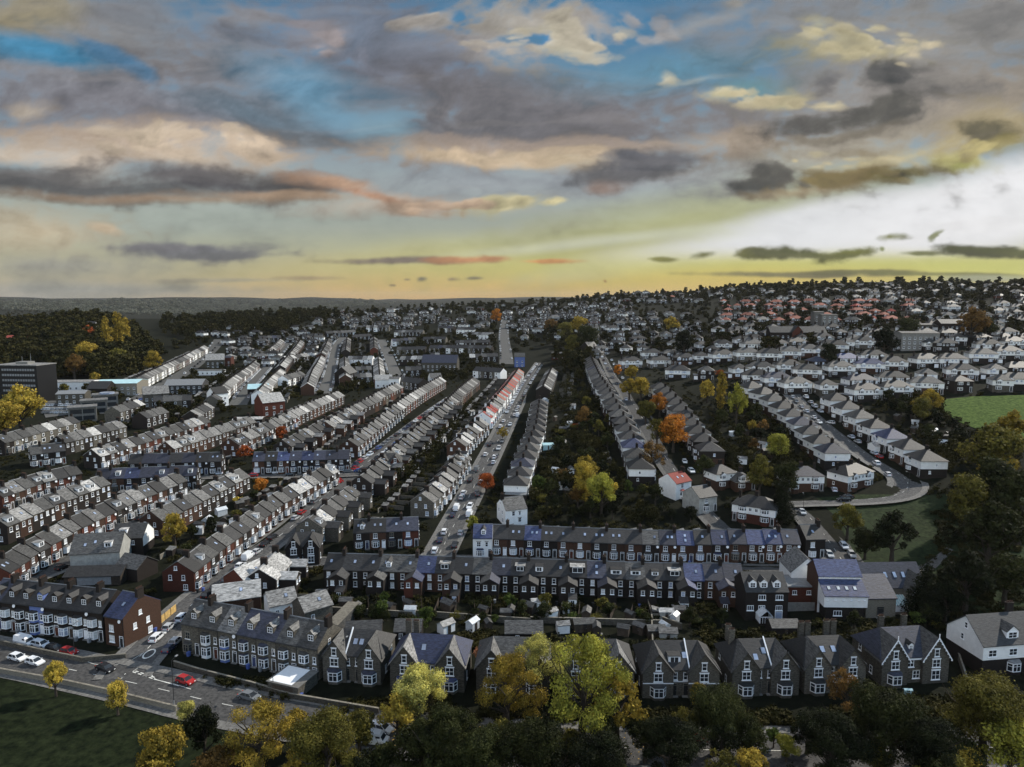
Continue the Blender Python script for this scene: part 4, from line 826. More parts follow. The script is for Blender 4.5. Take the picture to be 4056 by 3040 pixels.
# terrace of backs with rear wings
o = {3: dict(dormb=dict(kind='gable', w=1.3)), 4: dict(wall='brick', offwall='brick_red'), 5: dict(roof='slate_blue'), 6: dict(roof='slate_dark', dormb=dict(kind='flat', w=2.8, roof='slate_pale', wall='paint_dark'), skyb=()), 9: dict(roof='slate_navy'), 10: dict(dormb=dict(kind='flat', w=2.6, roof='slate_pale', wall='paint_dark'), skyb=()),
     11: dict(dormb=dict(kind='flat', w=2.), skyb=()), 13: dict(dormb=dict(kind='flat', w=3.8, h=1.7, wall='brick_dark', roof='slate_pale'), skyb=(), porch='render_white'), 14: dict(roof='slate_navy', skyb=((0, 1.6), (0, 3.2))), 15: dict(dormb=dict(kind='flat', w=2.8, h=1.3), skyb=()),
     16: dict(dormb=dict(kind='flat', w=2.6, h=1.3), skyb=()), 17: dict(dormb=dict(kind='flat', w=1.8, h=1.2), skyb=()), 18: dict(dormb=dict(kind='flat', w=3.2, roof='slate_pale', wall='paint_dark'), skyb=(), porch='render_white'), 19: dict(roof='slate_blue'), 20: dict(roof='slate_navy'), 21: dict(roof='slate_navy'), 7: dict(porch='brick'), 1: dict(porch='brick_dark'), 20: dict(roof='slate_navy', porch='brick')}
row('the terrace with rear wings', '0', [(1300, 2193), (2935, 2234)], face='L', n=22, end='car-street', walls={'brick': 3, 'brick_dark': 5}, roofs={'slate_dark': 5, 'slate_mid': 1.5}, dormp=0, skyp=.9, seed=5, wings=True, over=o)
# lower left: tall bayed terrace on the main road
row('the tall terrace facing the park', 'a', [(-120, 690), (1205, 850)], n=8, hz=0, oy=-4.6, end='far', walls={'brick_dark': 1}, roofs={'slate_dark': 1}, dormp=0, skyp=0, seed=2,
    base=dict(d=9.2, eave=7.1, ridge=10.4, two=True, bayf=True, dormf=dict(kind='gable', w=1.7, wall='brick_dark', h=1.5)), over={3: dict(wall='render_blue', dormf=dict(kind='gable', w=1.7, wall='render_blue')), 0: dict(roof='slate_navy')})
row('the brick corner by the junction', 'a', [(1225, 880), (1440, 925)], n=1, hz=0, oy=-5.2, walls={'brick': 1}, roofs={'slate_blue': 1}, base=dict(d=10.4, eave=7.0, ridge=10.6, bayf=False, gend=1, up=1, skyf=((.3, 2.6),), dormf=None, baywall='brick_dark',
    label='blue-roofed brick end house with tall side gable at the street junction'), dormp=0, skyp=0)
# stone terrace right of the side street
row('the dormered stone terrace', 'b', [(105, 800), (1400, 1075)], n=7, hz=0, oy=-4.7, end='junction', walls={'stone': 1}, roofs={'slate_mid': 2, 'slate_dark': 2}, dormp=0, skyp=0, seed=8,
    base=dict(d=9.4, eave=6.9, ridge=10.3, two=True, dormf=dict(kind='gable', w=1.8, wall='stone', roof='slate_light')), over={0: dict(two=False, roof='slate_mid'), 1: dict(two=True, baywall='render_white', roof='slate_mid'), 2: dict(roof='slate_light', baywall='render_blue'), 4: dict(roof='slate_navy'), 3: dict(roof='slate_navy')})
VD = dict(style='villa', hz=0)
def vil(tile, x, y, rz, label, short, **kw):
    d = kw.get('d', 10.5) / 2 + .7; p = gp(x, y, 0, tile); a = math.radians(rz); c = Vector((p.x - math.sin(a) * d, p.y + math.cos(a) * d, 0)); c.z = hgt(c.x, c.y)
    HOUSES.append(dict(style='villa', kw=kw, pos=c, rz=a, label=label, cat='house', group=None, dist=c.length, name='stone_villa', lod=None)); occupy(c.x, c.y, 9); SPOTS.append((c.x, c.y, 'the ' + short))
vil('0', 1391, 2712, -7, 'gabled stone villa pair with two skylights and a white coping beside the dormered terrace', 'villa next to the stone terrace', w=12.2, gw=4.9, roof='slate_dark', side_roof='slate_mid', ridge=9., skyf=((-.1, 2.4), (1.2, 2.4)), coping=(1, 0), chims=(), bayroof='slate_navy')
vil('0', 1690, 2742, -5, 'stone villa pair with a blue roof patch behind the pale lime tree', 'villa behind the lime tree', w=15., gw=5.8, roof='slate_blue', side_roof='slate_light', chims=((-5.5, 2.5), (-3.8, 2.5)), skyf=((-1.2, 2.4),))
vil('0', 2030, 2755, -3, 'stone villa pair almost hidden by the trees beside the pink crown', 'villa by the pink tree', w=14.5, roof='slate_mid', side_roof='slate_light', chims=())
vil('0', 2365, 2765, -2, 'stone villa pair with a white band seen through the thin olive tree', 'villa behind the thin tree', w=14.5, roof='slate_dark', side_roof='slate_light', coping=(1, 0), band='paint_white', chims=())
vil('0', 2698, 2772, 0, 'stone villa pair with a white band between floors and a wide flat dormer', 'villa with the white band', w=15, gw=6., band='paint_white', roof='slate_dark', side_roof='slate_mid', coping=(0, 1), dormc=dict(kind='flat', w=2.4, x=-1), skyf=((1.2, 2.6),), chims=())
vil('0', 3034, 2763, 2, 'stone villa pair with bright skylights and paired chimneys on its left slope', 'villa with two bright skylights', w=13.4, gw=5.6, roof='slate_dark', side_roof='slate_mid', coping=(0, 1), skyf=((-1.3, 3.2), (.6, 2.2)), chims=((-4.8, 1), (-4.8, 3)))
vil('0', 3310, 2750, 4, 'brown-roofed stone villa with grouped chimney stacks and a single large bay', 'villa with grouped chimneys', w=12.5, gw=5.4, roof='slate_dark', side_roof='slate_mid', skyf=((-1.3, 2.4), (1., 2.4)), chims=((-3.2, 3), (-1.8, 3), (2.5, 3.4), (4, 3.4)), bays=(1, 0), midwin=1)
vil('0', 3628, 2717, 6, 'stone villa with white scalloped bargeboards and a tiny central dormer', 'villa with white bargeboards', w=14.5, gw=5.6, roof='slate_navy', side_roof='slate_mid', barge='paint_white', bays=(1, 0), midwin=1, doors=False, dormc=dict(kind='gable', w=1., h=1.2, x=0), chims=((-3, 2), (2.2, 2)), ridge=9.8)
# left block
row('the row beside the yellow willow', '4', [(-30, 362), (450, 235)], walls={'stone': 3, 'stone_pale': 1, 'brick_dark': 1}, roofs=ROOF_MIX)
row('the row behind the willow row', '4', [(355, 362), (745, 262)], face='L', roofs=ROOF_LIGHT, walls={'stone': 2, 'brick_dark': 2})
row('the terrace above the blue roofs', '4', [(570, 445), (1270, 232)], roofs=ROOF_LIGHT, walls={'brick_red': 3, 'brick': 2, 'brick_dark': 1})
row('the terrace with the palest roofs', '4', [(1035, 398), (1560, 235)], face='L', roofs={'slate_pale': 3, 'slate_light': 3, 'slate_mid': 2}, walls={'brick': 3, 'brick_dark': 3})
row('the terrace beside the red chapel', '4', [(1435, 378), (2115, 78)], roofs=ROOF_LIGHT, walls={'brick_red': 1, 'brick': 3, 'brick_dark': 2})
row('the row behind the chapel terrace', '4', [(1765, 388), (2130, 200), (2350, 105)], face='L', wings=True, roofs=ROOF_MIX, walls={'brick': 2, 'brick_dark': 4})
row('the red row at the edge', '4', [(-60, 690), (200, 600), (470, 538)], walls={'brick_red': 3, 'brick': 3, 'brick_dark': 1}, roofs=ROOF_MIX)
row('the dormered row near the edge', '4', [(-40, 870), (300, 725), (630, 605)], face='L', roofs=ROOF_LIGHT, walls={'brick_dark': 3, 'brick': 3}, dormp=.3)
row('the long terrace above the yard', '4', [(-60, 1160), (110, 1045), (400, 885), (800, 705), (1110, 585)], walls={'brick_red': 2, 'brick': 4, 'brick_dark': 3}, roofs=ROOF_MIX, over={21: dict(wall='render_white')})
row('the row behind the long terrace', '4', [(940, 835), (1200, 712), (1500, 560)], face='L', roofs=ROOF_LIGHT, walls={'brick_dark': 2, 'brick': 3})
row('the bayed terrace above the fence', '4', [(1110, 1150), (1300, 1005), (1450, 905), (1680, 740), (1850, 645), (2060, 528)], walls={'brick': 5, 'brick_dark': 3, 'brick_red': 1}, roofs={'slate_dark': 4, 'slate_mid': 3, 'slate_light': 1, 'slate_pale': 1.5})
row('the upper navy-roofed terrace', '4', [(820, 475), (1395, 462)], end='left', roofs={'slate_navy': 4, 'slate_dark': 2}, walls={'brick_dark': 3}, dormp=0, skyp=.2)
row('the lower navy-roofed terrace', '4', [(610, 568), (1240, 545)], end='left', roofs={'slate_navy': 3, 'slate_blue': 1.5, 'slate_dark': 1}, walls={'brick_dark': 3, 'brick': 1}, dormp=.3)
row('the terrace with the white end', '4', [(1590, 462), (2190, 448)], end='left', roofs={'slate_navy': 2, 'slate_dark': 2, 'slate_blue': .8}, walls={'brick_dark': 3, 'brick': 1}, dormp=0, skyp=.9, over={})
row('the edge row above the roundel', '4', [(180, 425), (400, 400)], end='left', walls={'brick_dark': 1}, roofs=ROOF_MIX)
# centre
row('the terrace past the white end', '5', [(125, 545), (400, 330), (700, 148)], walls={'brick': 4, 'brick_red': 1, 'brick_dark': 2}, roofs={'slate_light': 3, 'slate_pale': 1, 'slate_mid': 2.5})
row('the row behind that terrace', '5', [(-20, 430), (200, 300), (430, 185)], face='L', wings=True, roofs=ROOF_LIGHT)
row('the winged row over the junction', '5', [(200, 770), (390, 600), (560, 455), (730, 310), (910, 150)], face='L', wings=True, roofs=ROOF_MIX, walls={'brick_dark': 3, 'stone': 1, 'brick': 2})
row('the winged row by the roundel', '4', [(1620, 1195), (1730, 1080)], face='L', wings=True, roofs={'slate_pale': 1, 'slate_light': 1}, walls={'brick_dark': 1}, n=3)
row('the winged row beside parked vans', '4', [(1930, 880), (2060, 760), (2190, 665)], face='L', wings=True, roofs=ROOF_MIX, walls={'brick_dark': 3, 'stone': 1}, n=7)
row('the gable-ended row before red roofs', '5', [(585, 885), (700, 770), (830, 600)], roofs=ROOF_LIGHT, walls={'brick': 1, 'brick_dark': 2, 'stone': 1})
row('the dark row before red roofs', '5', [(800, 545), (880, 465), (955, 400)], roofs=ROOF_MIX, walls={'brick': 2, 'brick_dark': 2})
row('the red-roofed terrace', '5', [(965, 372), (1040, 285), (1110, 205), (1190, 95)], roofs={'tile_red': 1.3, 'slate_light': 1.6, 'slate_mid': 1, 'tile_pink': 1}, walls={'render_white': 2, 'brick': 2, 'brick_dark': 1}, over={0: dict(wall='render_white', roof='tile_red'), 1: dict(wall='render_white', roof='slate_pale'), 2: dict(wall='render_white', roof='tile_red'), 3: dict(roof='tile_red')})
row('the short terrace before the vans', '2', [(298, 88), (675, 72)], n=4, end='left', walls={'brick_dark': 1, 'brick': 1}, roofs={'slate_dark': 1}, dormp=0, skyp=1, over={0: dict(dormf=dict(kind='gable', w=1.2)), 2: dict(roof='slate_navy'), 3: dict(roof='slate_navy', gend=1, wall='brick_red')})
row('the hipped row by parked vans', '5', [(1170, 790), (1250, 565), (1300, 440), (1325, 270)], face='L', w=9, gap=1.5, style='semi', roofs=ROOF_DARK, walls={'render_white': 3, 'render_grey': 1, 'brick_dark': 1})
row('the far row by parked vans', '5', [(1345, 205), (1375, 140), (1400, 90)], face='L', roofs=ROOF_MIX, walls={'brick_dark': 2, 'stone': 1})
one('5', 1150, 905, 200, 'white gable-ended house with an ivy patch beside the lane of parked vans', 'terrace', w=8, d=9, ridge=8.6, wall='render_white', roof='slate_light', chim=1, gend=1, short='ivy-patched white house')
# the tree-lined avenue
row('the gardens side of the avenue', '5', [(1965, 700), (1900, 505), (1850, 400), (1780, 275), (1700, 150), (1640, 20)], face='R', w=10.2, gap=1.2, base=dict(d=9.8, eave=5.7, ridge=9.2), style='semi', roofs=ROOF_DARK, walls={'render_white': 5, 'render_grey': 1, 'brick_dark': .7}, over={2: dict(roof='slate_blue')})
row('the orange-tree side of the avenue', '6', [(265, 590), (150, 430), (20, 270), (-80, 175)], face='L', w=10.2, gap=1.2, base=dict(d=9.8, eave=5.7, ridge=9.2), style='semi', roofs=ROOF_DARK, walls={'render_white': 4, 'render_grey': 2, 'brick_dark': 1})
one('6', 30, 745, 35, 'white house with a bright red tiled roof by the avenue trees', 'terrace', w=8.5, d=8.5, wall='render_white', roof='tile_red', skyf=((-1.2, 2.2), (1.4, 2.2)), chim=1, gend=1, short='red-tiled white house')
one('6', 185, 830, 25, 'grey gabled house right of the red-tiled white house', 'terrace', w=8, d=9, wall='render_grey', roof='slate_dark', gend=1, short='grey gabled house')
one('6', 540, 890, -32, 'white and brick hipped pair on the corner above the middle terrace', 'semi', w=14, roof='slate_dark', lower='brick_red', short='corner hipped pair', gables=False)
one('6', 310, 690, 20, 'small pale house half hidden behind trees near the red-tiled house', 'semi', w=9, single=True, roof='slate_dark', short='half-hidden pale house')
one('6', 440, 700, 10, 'white gabled bungalow between dark trees near the corner pair', 'semi', w=8, single=True, eave=3, ridge=6, roof='slate_mid', short='white bungalow')
one('6', 815, 705, 2, 'white and brick semi pair with twin bays facing the bend', 'semi', w=14, roof='slate_navy', gables=False, short='twin-bayed pair at the bend')
one('6', 1130, 690, 28, 'white corner semi pair with tall gabled bays inside the bend', 'semi', w=14.5, roof='slate_dark', gables=True, short='corner pair inside the bend')
row('the inner side of the bend', '6', [(1050, 600), (930, 505), (820, 400), (710, 305), (600, 225), (470, 165)], face='R', w=10.4, gap=1., base=dict(d=9.8, eave=5.7, ridge=9.2), style='semi', roofs=ROOF_DARK, walls={'render_white': 5, 'render_grey': .6}, over={0: dict(roof='slate_navy')})
row('the outer side of the bend', '6', [(1660, 650), (1490, 545), (1290, 425), (1150, 335), (1000, 230)], face='L', w=11.2, gap=1.4, base=dict(d=9.8, eave=5.7, ridge=9.2), style='semi', roofs=ROOF_DARK, walls={'render_white': 6, 'stone': .4}, over={2: dict(roof='slate_blue')})
# hillside rows of semi-detached pairs (ridge centre, width on the survey tile)
HILL = [('the lowest hillside row', 'f', [(1000, 702), (1230, 682), (1465, 652), (1720, 640), (2035, 632), (2150, 622)]),
        ('the second hillside row', 'f', [(710, 668), (965, 632), (1215, 612), (1475, 588), (1735, 556), (1985, 552), (2160, 540)]),
        ('the third hillside row', 'f', [(185, 598), (335, 618), (475, 655), (565, 556), (810, 536), (1040, 515), (1210, 500), (1465, 478), (1660, 476), (1890, 440), (2080, 420)]),
        ('the fourth hillside row', 'f', [(50, 552), (215, 540), (420, 524), (640, 498), (860, 476), (1065, 452), (1940, 372), (2120, 350)]),
        ('the fifth hillside row', 'f', [(110, 434), (280, 440), (420, 424), (570, 408), (665, 410), (785, 378), (990, 350)]),
        ('the row above the avenue poplars', 'e', [(1735, 545), (1985, 548), (1570, 462), (1790, 440), (1500, 400), (1935, 422), (2120, 408), (1320, 470)])]
for nm, tl, pl in HILL:
    for i, (x, y) in enumerate(pl):
        rg = random.Random(nm + str(i)); p = gp(x, y, 8.3, tl); rz = math.atan2(p.x, p.y) * -1 * .35 + math.radians(rg.uniform(-14, 10)) + .1
        roof = pickw(rg, {'slate_dark': 5, 'slate_mid': 4, 'slate_blue': .6, 'slate_navy': .6}); big = rg.random() < .82
        HOUSES.append(dict(style='semi', kw=dict(w=15 if big else 9, single=not big, roof=roof, upper='render_white' if rg.random() < .88 else 'brick_dark', lower=rg.choice(('brick_dark', 'brick', 'brick_dark', 'stone')), gables=rg.random() < .55, ext=rg.choice((0, 0, 1, -1)), glass=rg.choice(('glass', 'glass', 'glass_sky'))),
            pos=p, rz=rz, label=f"{RW[roof]} {'semi-detached pair' if big else 'detached house'}, {ordn(i + 1)} from the left in {nm}", cat='semi-detached house' if big else 'house', group='houses of ' + nm, dist=math.hypot(p.x, p.y), name='semi_detached_pair' if big else 'detached_house', lod=None))
        occupy(p.x, p.y, 7); SPOTS.append((p.x, p.y, f"the {ordn(i + 1)} house of {nm}"))
# streets of terraces farther off
row('the shops side of the main road', 'c', [(1190, 440), (1300, 385), (1420, 330), (1560, 268), (1690, 200), (1790, 150)], walls={'stone_pale': 1, 'stone': 2, 'render_white': 1, 'brick': 1}, roofs=ROOF_LIGHT)
row('the left row of the car-filled street', 'c', [(1850, 600), (1960, 490), (2080, 400), (2230, 290)], roofs=ROOF_LIGHT, walls={'brick': 1, 'stone': 1, 'render_white': .4})
row('the upper left row of that street', 'd', [(130, 415), (200, 360), (245, 315)], roofs=ROOF_LIGHT, walls={'stone': 1, 'brick': 1})
row('the pale row of the car-filled street', 'd', [(50, 770), (150, 660), (245, 575)], face='L', roofs={'slate_pale': 1.2, 'slate_light': 3, 'slate_mid': 1}, walls={'render_white': 1, 'stone': 2})
row('the top row of the car-filled street', 'd', [(240, 545), (320, 450), (420, 325)], face='L', roofs=ROOF_LIGHT, walls={'brick_dark': 1, 'brick': 1})
row('the white-ended row above the chapel', 'd', [(480, 705), (530, 580), (600, 460)], roofs=ROOF_LIGHT, walls={'brick': 1, 'stone_pale': 1})
row('the upper row above the chapel', 'd', [(600, 440), (640, 370), (665, 310)], roofs=ROOF_MIX)
row('the steep row by the dark gable', 'd', [(812, 630), (805, 470)], face='L', roofs=ROOF_LIGHT, wings=True)
row('the far steep row', 'd', [(815, 410), (830, 300)], face='L', roofs=ROOF_MIX)
row('the row left of the wide street', 'd', [(1115, 640), (1100, 470)], roofs=ROOF_LIGHT, wings=True)
row('the upper row by the wide street', 'd', [(1065, 390), (1062, 295)], roofs=ROOF_MIX)
for q, (x0, x1, y0, y1, fc) in enumerate([(1270, 1520, 388, 380, 'R'), (1560, 2100, 372, 376, 'R'), (1220, 1430, 318, 300, 'R'), (1500, 1700, 300, 296, 'R'), (1860, 2110, 256, 262, 'R'), (1640, 1770, 200, 205, 'R'), (1800, 1960, 215, 218, 'R'), (1270, 1500, 640, 668, 'R'), (1960, 2200, 560, 575, 'R'), (50, 250, 290, 285, 'R'), (440, 620, 268, 272, 'R'), (860, 1040, 280, 270, 'R'), (840, 1060, 468, 466, 'R')]):
    row(['the dormered block by the church', 'the long dormered far block', 'the dark block by wide street', 'the block beside white figures', 'the white-fronted far block', 'the small upper block', 'the three-storey far block', 'the blue-windowed block', 'the block under the car park', 'the block above the poplars', 'the blue-signed far block', 'the roof-lined cross row', 'the white cottages'][q],
        'd', [(x0, y0), (x1, y1)], end='left', roofs=ROOF_DARK if q not in (4, 12) else ROOF_LIGHT, walls={'brick_dark': 3, 'stone': 1, 'render_white': .6} if q not in (4, 12, 6) else {'render_white': 1}, dormp=.7, seed=q)
for q, (x0, y0, x1, y1, nm, fc) in enumerate([(900, 560, 1040, 552, 'the short block by the yellow bush', 'R'), (890, 620, 1040, 612, 'the lower block by the yellow bush', 'R'), (270, 470, 470, 440, 'the block in the dark gardens', 'R'), (260, 640, 420, 600, 'the block under the dark gardens', 'R'), (1300, 470, 1540, 462, 'the block behind the dormers', 'L'), (1560, 440, 1640, 436, 'the stub by white cottages', 'R'),
        (1900, 450, 2150, 440, 'the block by the pale cottages', 'R'), (1780, 330, 2080, 322, 'the row under white fronts', 'L'), (1340, 560, 1480, 552, 'the block beside the church', 'R'), (1250, 240, 1500, 236, 'the upper dark block', 'R'), (640, 250, 900, 236, 'the upper pale block', 'R'), (900, 200, 1200, 196, 'the top pale block', 'R')]):
    row(nm, 'd', [(x0, y0), (x1, y1)], face=fc, end='left', roofs=ROOF_MIX, walls={'brick_dark': 3, 'stone': 1, 'render_white': .8}, dormp=.4, seed=50 + q)
row('the short row above the yard', '4', [(1190, 205), (1290, 150)], roofs=ROOF_MIX); row('the dark row left of the chapel', '4', [(870, 215), (1010, 175)], roofs=ROOF_MIX, walls={'brick_dark': 1}); row('the stone row by the car park', '4', [(700, 180), (860, 130)], roofs=ROOF_MIX, walls={'stone': 1, 'brick_dark': 1})
row('the block above the chapel yard', '4', [(960, 110), (1200, 100)], end='left', roofs=ROOF_DARK, walls={'brick_dark': 1, 'stone': 1})
# suburbs up to the skyline: rows along the slopes, denser with distance
def suburb():
    rg = random.Random(99); k = 0
    for (x0, x1, y0, y1, dy, kinds, rfs) in [(2960, 4070, 1286, 1345, 19, 'semi', {'slate_mid': 3, 'slate_dark': 3}), (2860, 3640, 1188, 1272, 17, 'semi', {'tile_pink': 5, 'tile_red': 1, 'slate_mid': .6}), (2350, 2980, 1236, 1400, 19, 'semi', {'slate_dark': 4, 'slate_mid': 4}),
                                              (3600, 4070, 1150, 1280, 15, 'semi', {'slate_dark': 4, 'slate_mid': 4}), (2300, 3600, 1140, 1188, 11, 'mix', {'slate_dark': 4, 'slate_mid': 2, 'tile_pink': .5}), (3300, 4070, 1118, 1150, 9, 'mix', {'slate_dark': 4, 'slate_mid': 4}),
                                              (900, 1330, 1330, 1425, 15, 'mix', {'slate_dark': 4, 'slate_mid': 4, 'slate_light': 1}), (2050, 2520, 1196, 1250, 9, 'mix', {'slate_dark': 4, 'slate_mid': 3}), (1250, 2300, 1206, 1290, 11, 'mix', {'slate_dark': 4, 'slate_mid': 5, 'slate_light': 1}), (760, 1250, 1290, 1340, 22, 'mix', {'slate_dark': 4, 'slate_mid': 4}), (2060, 2400, 1240, 1330, 14, 'mix', {'slate_dark': 2, 'slate_mid': 4})]:
        y = y0
        while y < y1:
            x = x0 + rg.uniform(0, 40)
            while x < x1:
                p = gp(x, y + rg.uniform(-3, 3), 7.5); big = rg.random() < .6; w = 14 if big else 8.5; scale = FOC / (p.y * CP + 1)
                x += (w + rg.uniform(2, 9)) * scale
                if p.length > 2300 or not free(p.x, p.y) or rg.random() < (.16 if y > 1180 and x > 2300 else .38): continue
                roof = pickw(rg, rfs); far = p.length > 700
                wl = pickw(rg, {'render_white': 5 if y > 1280 else 1.2 if roof[0] == 's' else .6, 'brick_dark': 3, 'brick_red': 1 if roof[0] == 't' else .2, 'stone': 1, 'render_grey': 1})
                k += 1
                HOUSES.append(dict(style='semi', kw=dict(w=w, single=not big, roof=roof, upper=wl, lower='brick_dark' if roof[0] == 's' else 'brick', gables=k % 2 == 0), pos=p, rz=rg.uniform(-.5, .25), label=None, cat='semi-detached house' if big else 'house',
                                   group='houses of the far suburb', dist=math.hypot(p.x, p.y), name='semi_detached_pair' if big else 'detached_house', lod=None)); occupy(p.x, p.y, 6)
            y += dy
suburb()
# name the suburb houses by roof, wall and the column of the hillside they stand in: order from the left within bands of distance
BANDS = [(0, 520, 'the nearest slope'), (520, 640, 'the slope under pink roofs'), (640, 800, 'the pink-roofed slope'), (800, 1000, 'the slope over pink roofs'), (1000, 1300, 'the last slope'), (1300, 9999, 'the skyline')]
cn = {}
for h in sorted([h for h in HOUSES if h['label'] is None], key=lambda h: h['pos'].x / h['pos'].y):
    for a, b, nm in BANDS:
        if a <= h['dist'] < b:
            side = 'right of avenue' if h['pos'].x > 40 else 'left of avenue'
            kk = (nm, side, h['name'], h['kw']['roof']); cn[kk] = cn.get(kk, 0) + 1
            h['label'] = f"{ordn(cn[kk])} {RW[h['kw']['roof']]} {'pair' if h['name'][0] == 's' else 'house'} from the left on {nm}, {side}"
# ---------------------------------------------------------------- ground, roads
def terrain():
    rad = []; r = 4.
    while r < 14000: rad.append(r); r += 4 if r < 420 else 8 if r < 800 else r * .025
    ang = [math.radians(a) for a in np.arange(-55, 55.01, .55)] + [math.radians(a) for a in range(60, 300, 10)] + [math.radians(304.)]
    vs = [(q * math.sin(a), q * math.cos(a), hgt(q * math.sin(a), q * math.cos(a))) for q in rad for a in ang]; n = len(ang); fs = []
    for i in range(len(rad) - 1):
        for j in range(n): k = (j + 1) % n; fs.append((i * n + j, i * n + k, (i + 1) * n + k, (i + 1) * n + j))
    vs.append((0, 0, 0)); fs += [(len(vs) - 1, (j + 1) % n, j) for j in range(n)]
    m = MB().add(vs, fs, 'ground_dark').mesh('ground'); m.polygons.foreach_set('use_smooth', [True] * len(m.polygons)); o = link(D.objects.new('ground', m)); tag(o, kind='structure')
terrain()
def sheet(name, pts_w, mt, dz=.05, cell=6, kind='structure', label=None):
    import bmesh
    bm = bmesh.new(); vs = [bm.verts.new((p.x, p.y, 0)) for p in pts_w]; bm.faces.new(vs)
    xs = [p.x for p in pts_w]; ys = [p.y for p in pts_w]
    for ax, lo, hi in ((0, min(xs), max(xs)), (1, min(ys), max(ys))):
        q = math.ceil(lo / cell) * cell + .01
        while q < hi:
            co = (q, 0, 0) if ax == 0 else (0, q, 0); no = (1, 0, 0) if ax == 0 else (0, 1, 0)
            bmesh.ops.bisect_plane(bm, geom=bm.verts[:] + bm.edges[:] + bm.faces[:], plane_co=co, plane_no=no); q += cell
    for v in bm.verts: v.co.z = hgt(v.co.x, v.co.y) + dz
    bmesh.ops.recalc_face_normals(bm, faces=bm.faces[:])
    me = D.meshes.new(name); bm.to_mesh(me); bm.free(); me.materials.append(MAT[mt]); o = link(D.objects.new(name, me)); return tag(o, kind=kind, label=label)
def wpts(tile, pts): return [gp(x, y, 0, tile) for x, y in pts]
def dense(pts, step=3.):
    out = []
    for a, b in zip(pts, pts[1:]):
        n = max(1, int((b - a).length / step)); out += [a.lerp(b, k / n) for k in range(n)]
    return out + [pts[-1]]
def smooth(pts, it=3):
    for _ in range(it): pts = [pts[0]] + [q for a, b in zip(pts, pts[1:]) for q in (a.lerp(b, .25), a.lerp(b, .75))] + [pts[-1]]
    return pts
def ribbon(mb, pts, o0, o1, dz, mt, dz2=None):
    vs = []
    for i, p in enumerate(pts):
        d = (pts[min(i + 1, len(pts) - 1)] - pts[max(i - 1, 0)]); d.z = 0; d.normalize(); nx, ny = d.y, -d.x
        for o in (o0, o1): x, y = p.x + nx * o, p.y + ny * o; vs.append((x, y, hgt(p.x, p.y) + dz))
    mb.add(vs, [(2 * i, 2 * i + 1, 2 * i + 3, 2 * i + 2) for i in range(len(pts) - 1)], mt)
ROADS = {}; NR = [0]
def road(name, tile, pts, w=8., pave=1.8, far=False, mark=True, pl=True, pr=True):
    p = [Vector((q.x, q.y, 0)) for q in wpts(tile, pts)]; p = dense(smooth(p, 2), 4); m = MB(); lift = (.22 if far else .07) + NR[0] % 9 * .005; NR[0] += 1
    ribbon(m, p, -w / 2, w / 2, lift, 'asphalt_far' if far else 'asphalt'); tag(link(D.objects.new('road', m.mesh('road'))), kind='structure')
    if pave:
        m = MB()
        for s, ok in ((1, pr), (-1, pl)):
            if not ok: continue
            a, b = sorted((s * w / 2, s * (w / 2 + pave))); ribbon(m, p, a, b, lift + .12, 'paving'); 
            vs = []
            for i, q in enumerate(p):
                d = (p[min(i + 1, len(p) - 1)] - p[max(i - 1, 0)]); d.normalize(); x, y = q.x + d.y * s * w / 2, q.y - d.x * s * w / 2; z = hgt(q.x, q.y) + lift; vs += [(x, y, z - .05), (x, y, z + .12)]
            m.add(vs, [(2 * i, 2 * i + 1, 2 * i + 3, 2 * i + 2) for i in range(len(p) - 1)], 'concrete')
        if m.v: tag(link(D.objects.new('pavement', m.mesh('pavement'))), kind='structure')
    if mark and not far:
        m = MB()
        for i in range(0, len(p) - 1, 2): ribbon(m, [p[i], p[i].lerp(p[i + 1], .7)], -.07, .07, lift + .006, 'road_paint')
        tag(link(D.objects.new('road_marking', m.mesh('road_marking'))), kind='structure')
    for q in p: 
        for o in (-w / 2, 0, w / 2): occupy(q.x + o, q.y, 1.5)
    ROADS[name] = (p, w, lift); return p
MAIN = [(0, 2600), (180, 2632), (330, 2665), (600, 2722), (850, 2785), (1100, 2832), (1500, 2905), (2000, 2945), (2600, 2970), (3300, 2978), (4056, 2960)]
p0 = [(-160, 2568)] + MAIN
road('the main park road', '0', p0, w=9.5, pave=2.2)
road('the roundel street', '4', [(800 , 1840), (900, 1660), (985, 1555), (1120, 1440), (1240, 1330), (1300, 1264)] if 0 else [(760, 1880), (860, 1755), (960, 1655), (1085, 1525), (1250, 1370), (1400, 1255), (1560, 1125), (1730, 1000), (1860, 900), (1985, 780), (2085, 685), (2215, 585), (2430, 425), (2600, 300), (2740, 195), (2850, 120)], w=8., pave=1.8)
road('the street of parked vans', '5', [(600, 1420), (690, 1264), (745, 1160), (800, 1050), (870, 920), (930, 800), (985, 700), (1050, 570), (1100, 470), (1150, 370), (1190, 290), (1230, 210), (1290, 120), (1330, 60)], w=7.2)
road('the lane between terraces', '2', [(-300, 310), (100, 345), (720, 318), (1400, 345), (2212, 372), (2900, 385)], w=6, pave=1.4, mark=False)
road('the cross street', '4', [(440, 650), (900, 625), (1250, 612), (1700, 605), (2150, 600), (2300, 590)], w=7)
road('the avenue', '5', [(2600, 1200), (2300, 900), (2130, 690), (2050, 540), (1975, 420), (1915, 330), (1865, 230), (1800, 150), (1765, 80), (1730, 10), (1680, -60), (1600, -130)], w=8.5)
road('the bend', '6', [(780, 255), (860, 345), (930, 400), (1010, 470), (1100, 535), (1190, 610), (1305, 685), (1410, 742), (1490, 800), (1480, 862), (1380, 900), (1200, 918), (1000, 925), (860, 928), (740, 932)], w=9, pave=2.2)
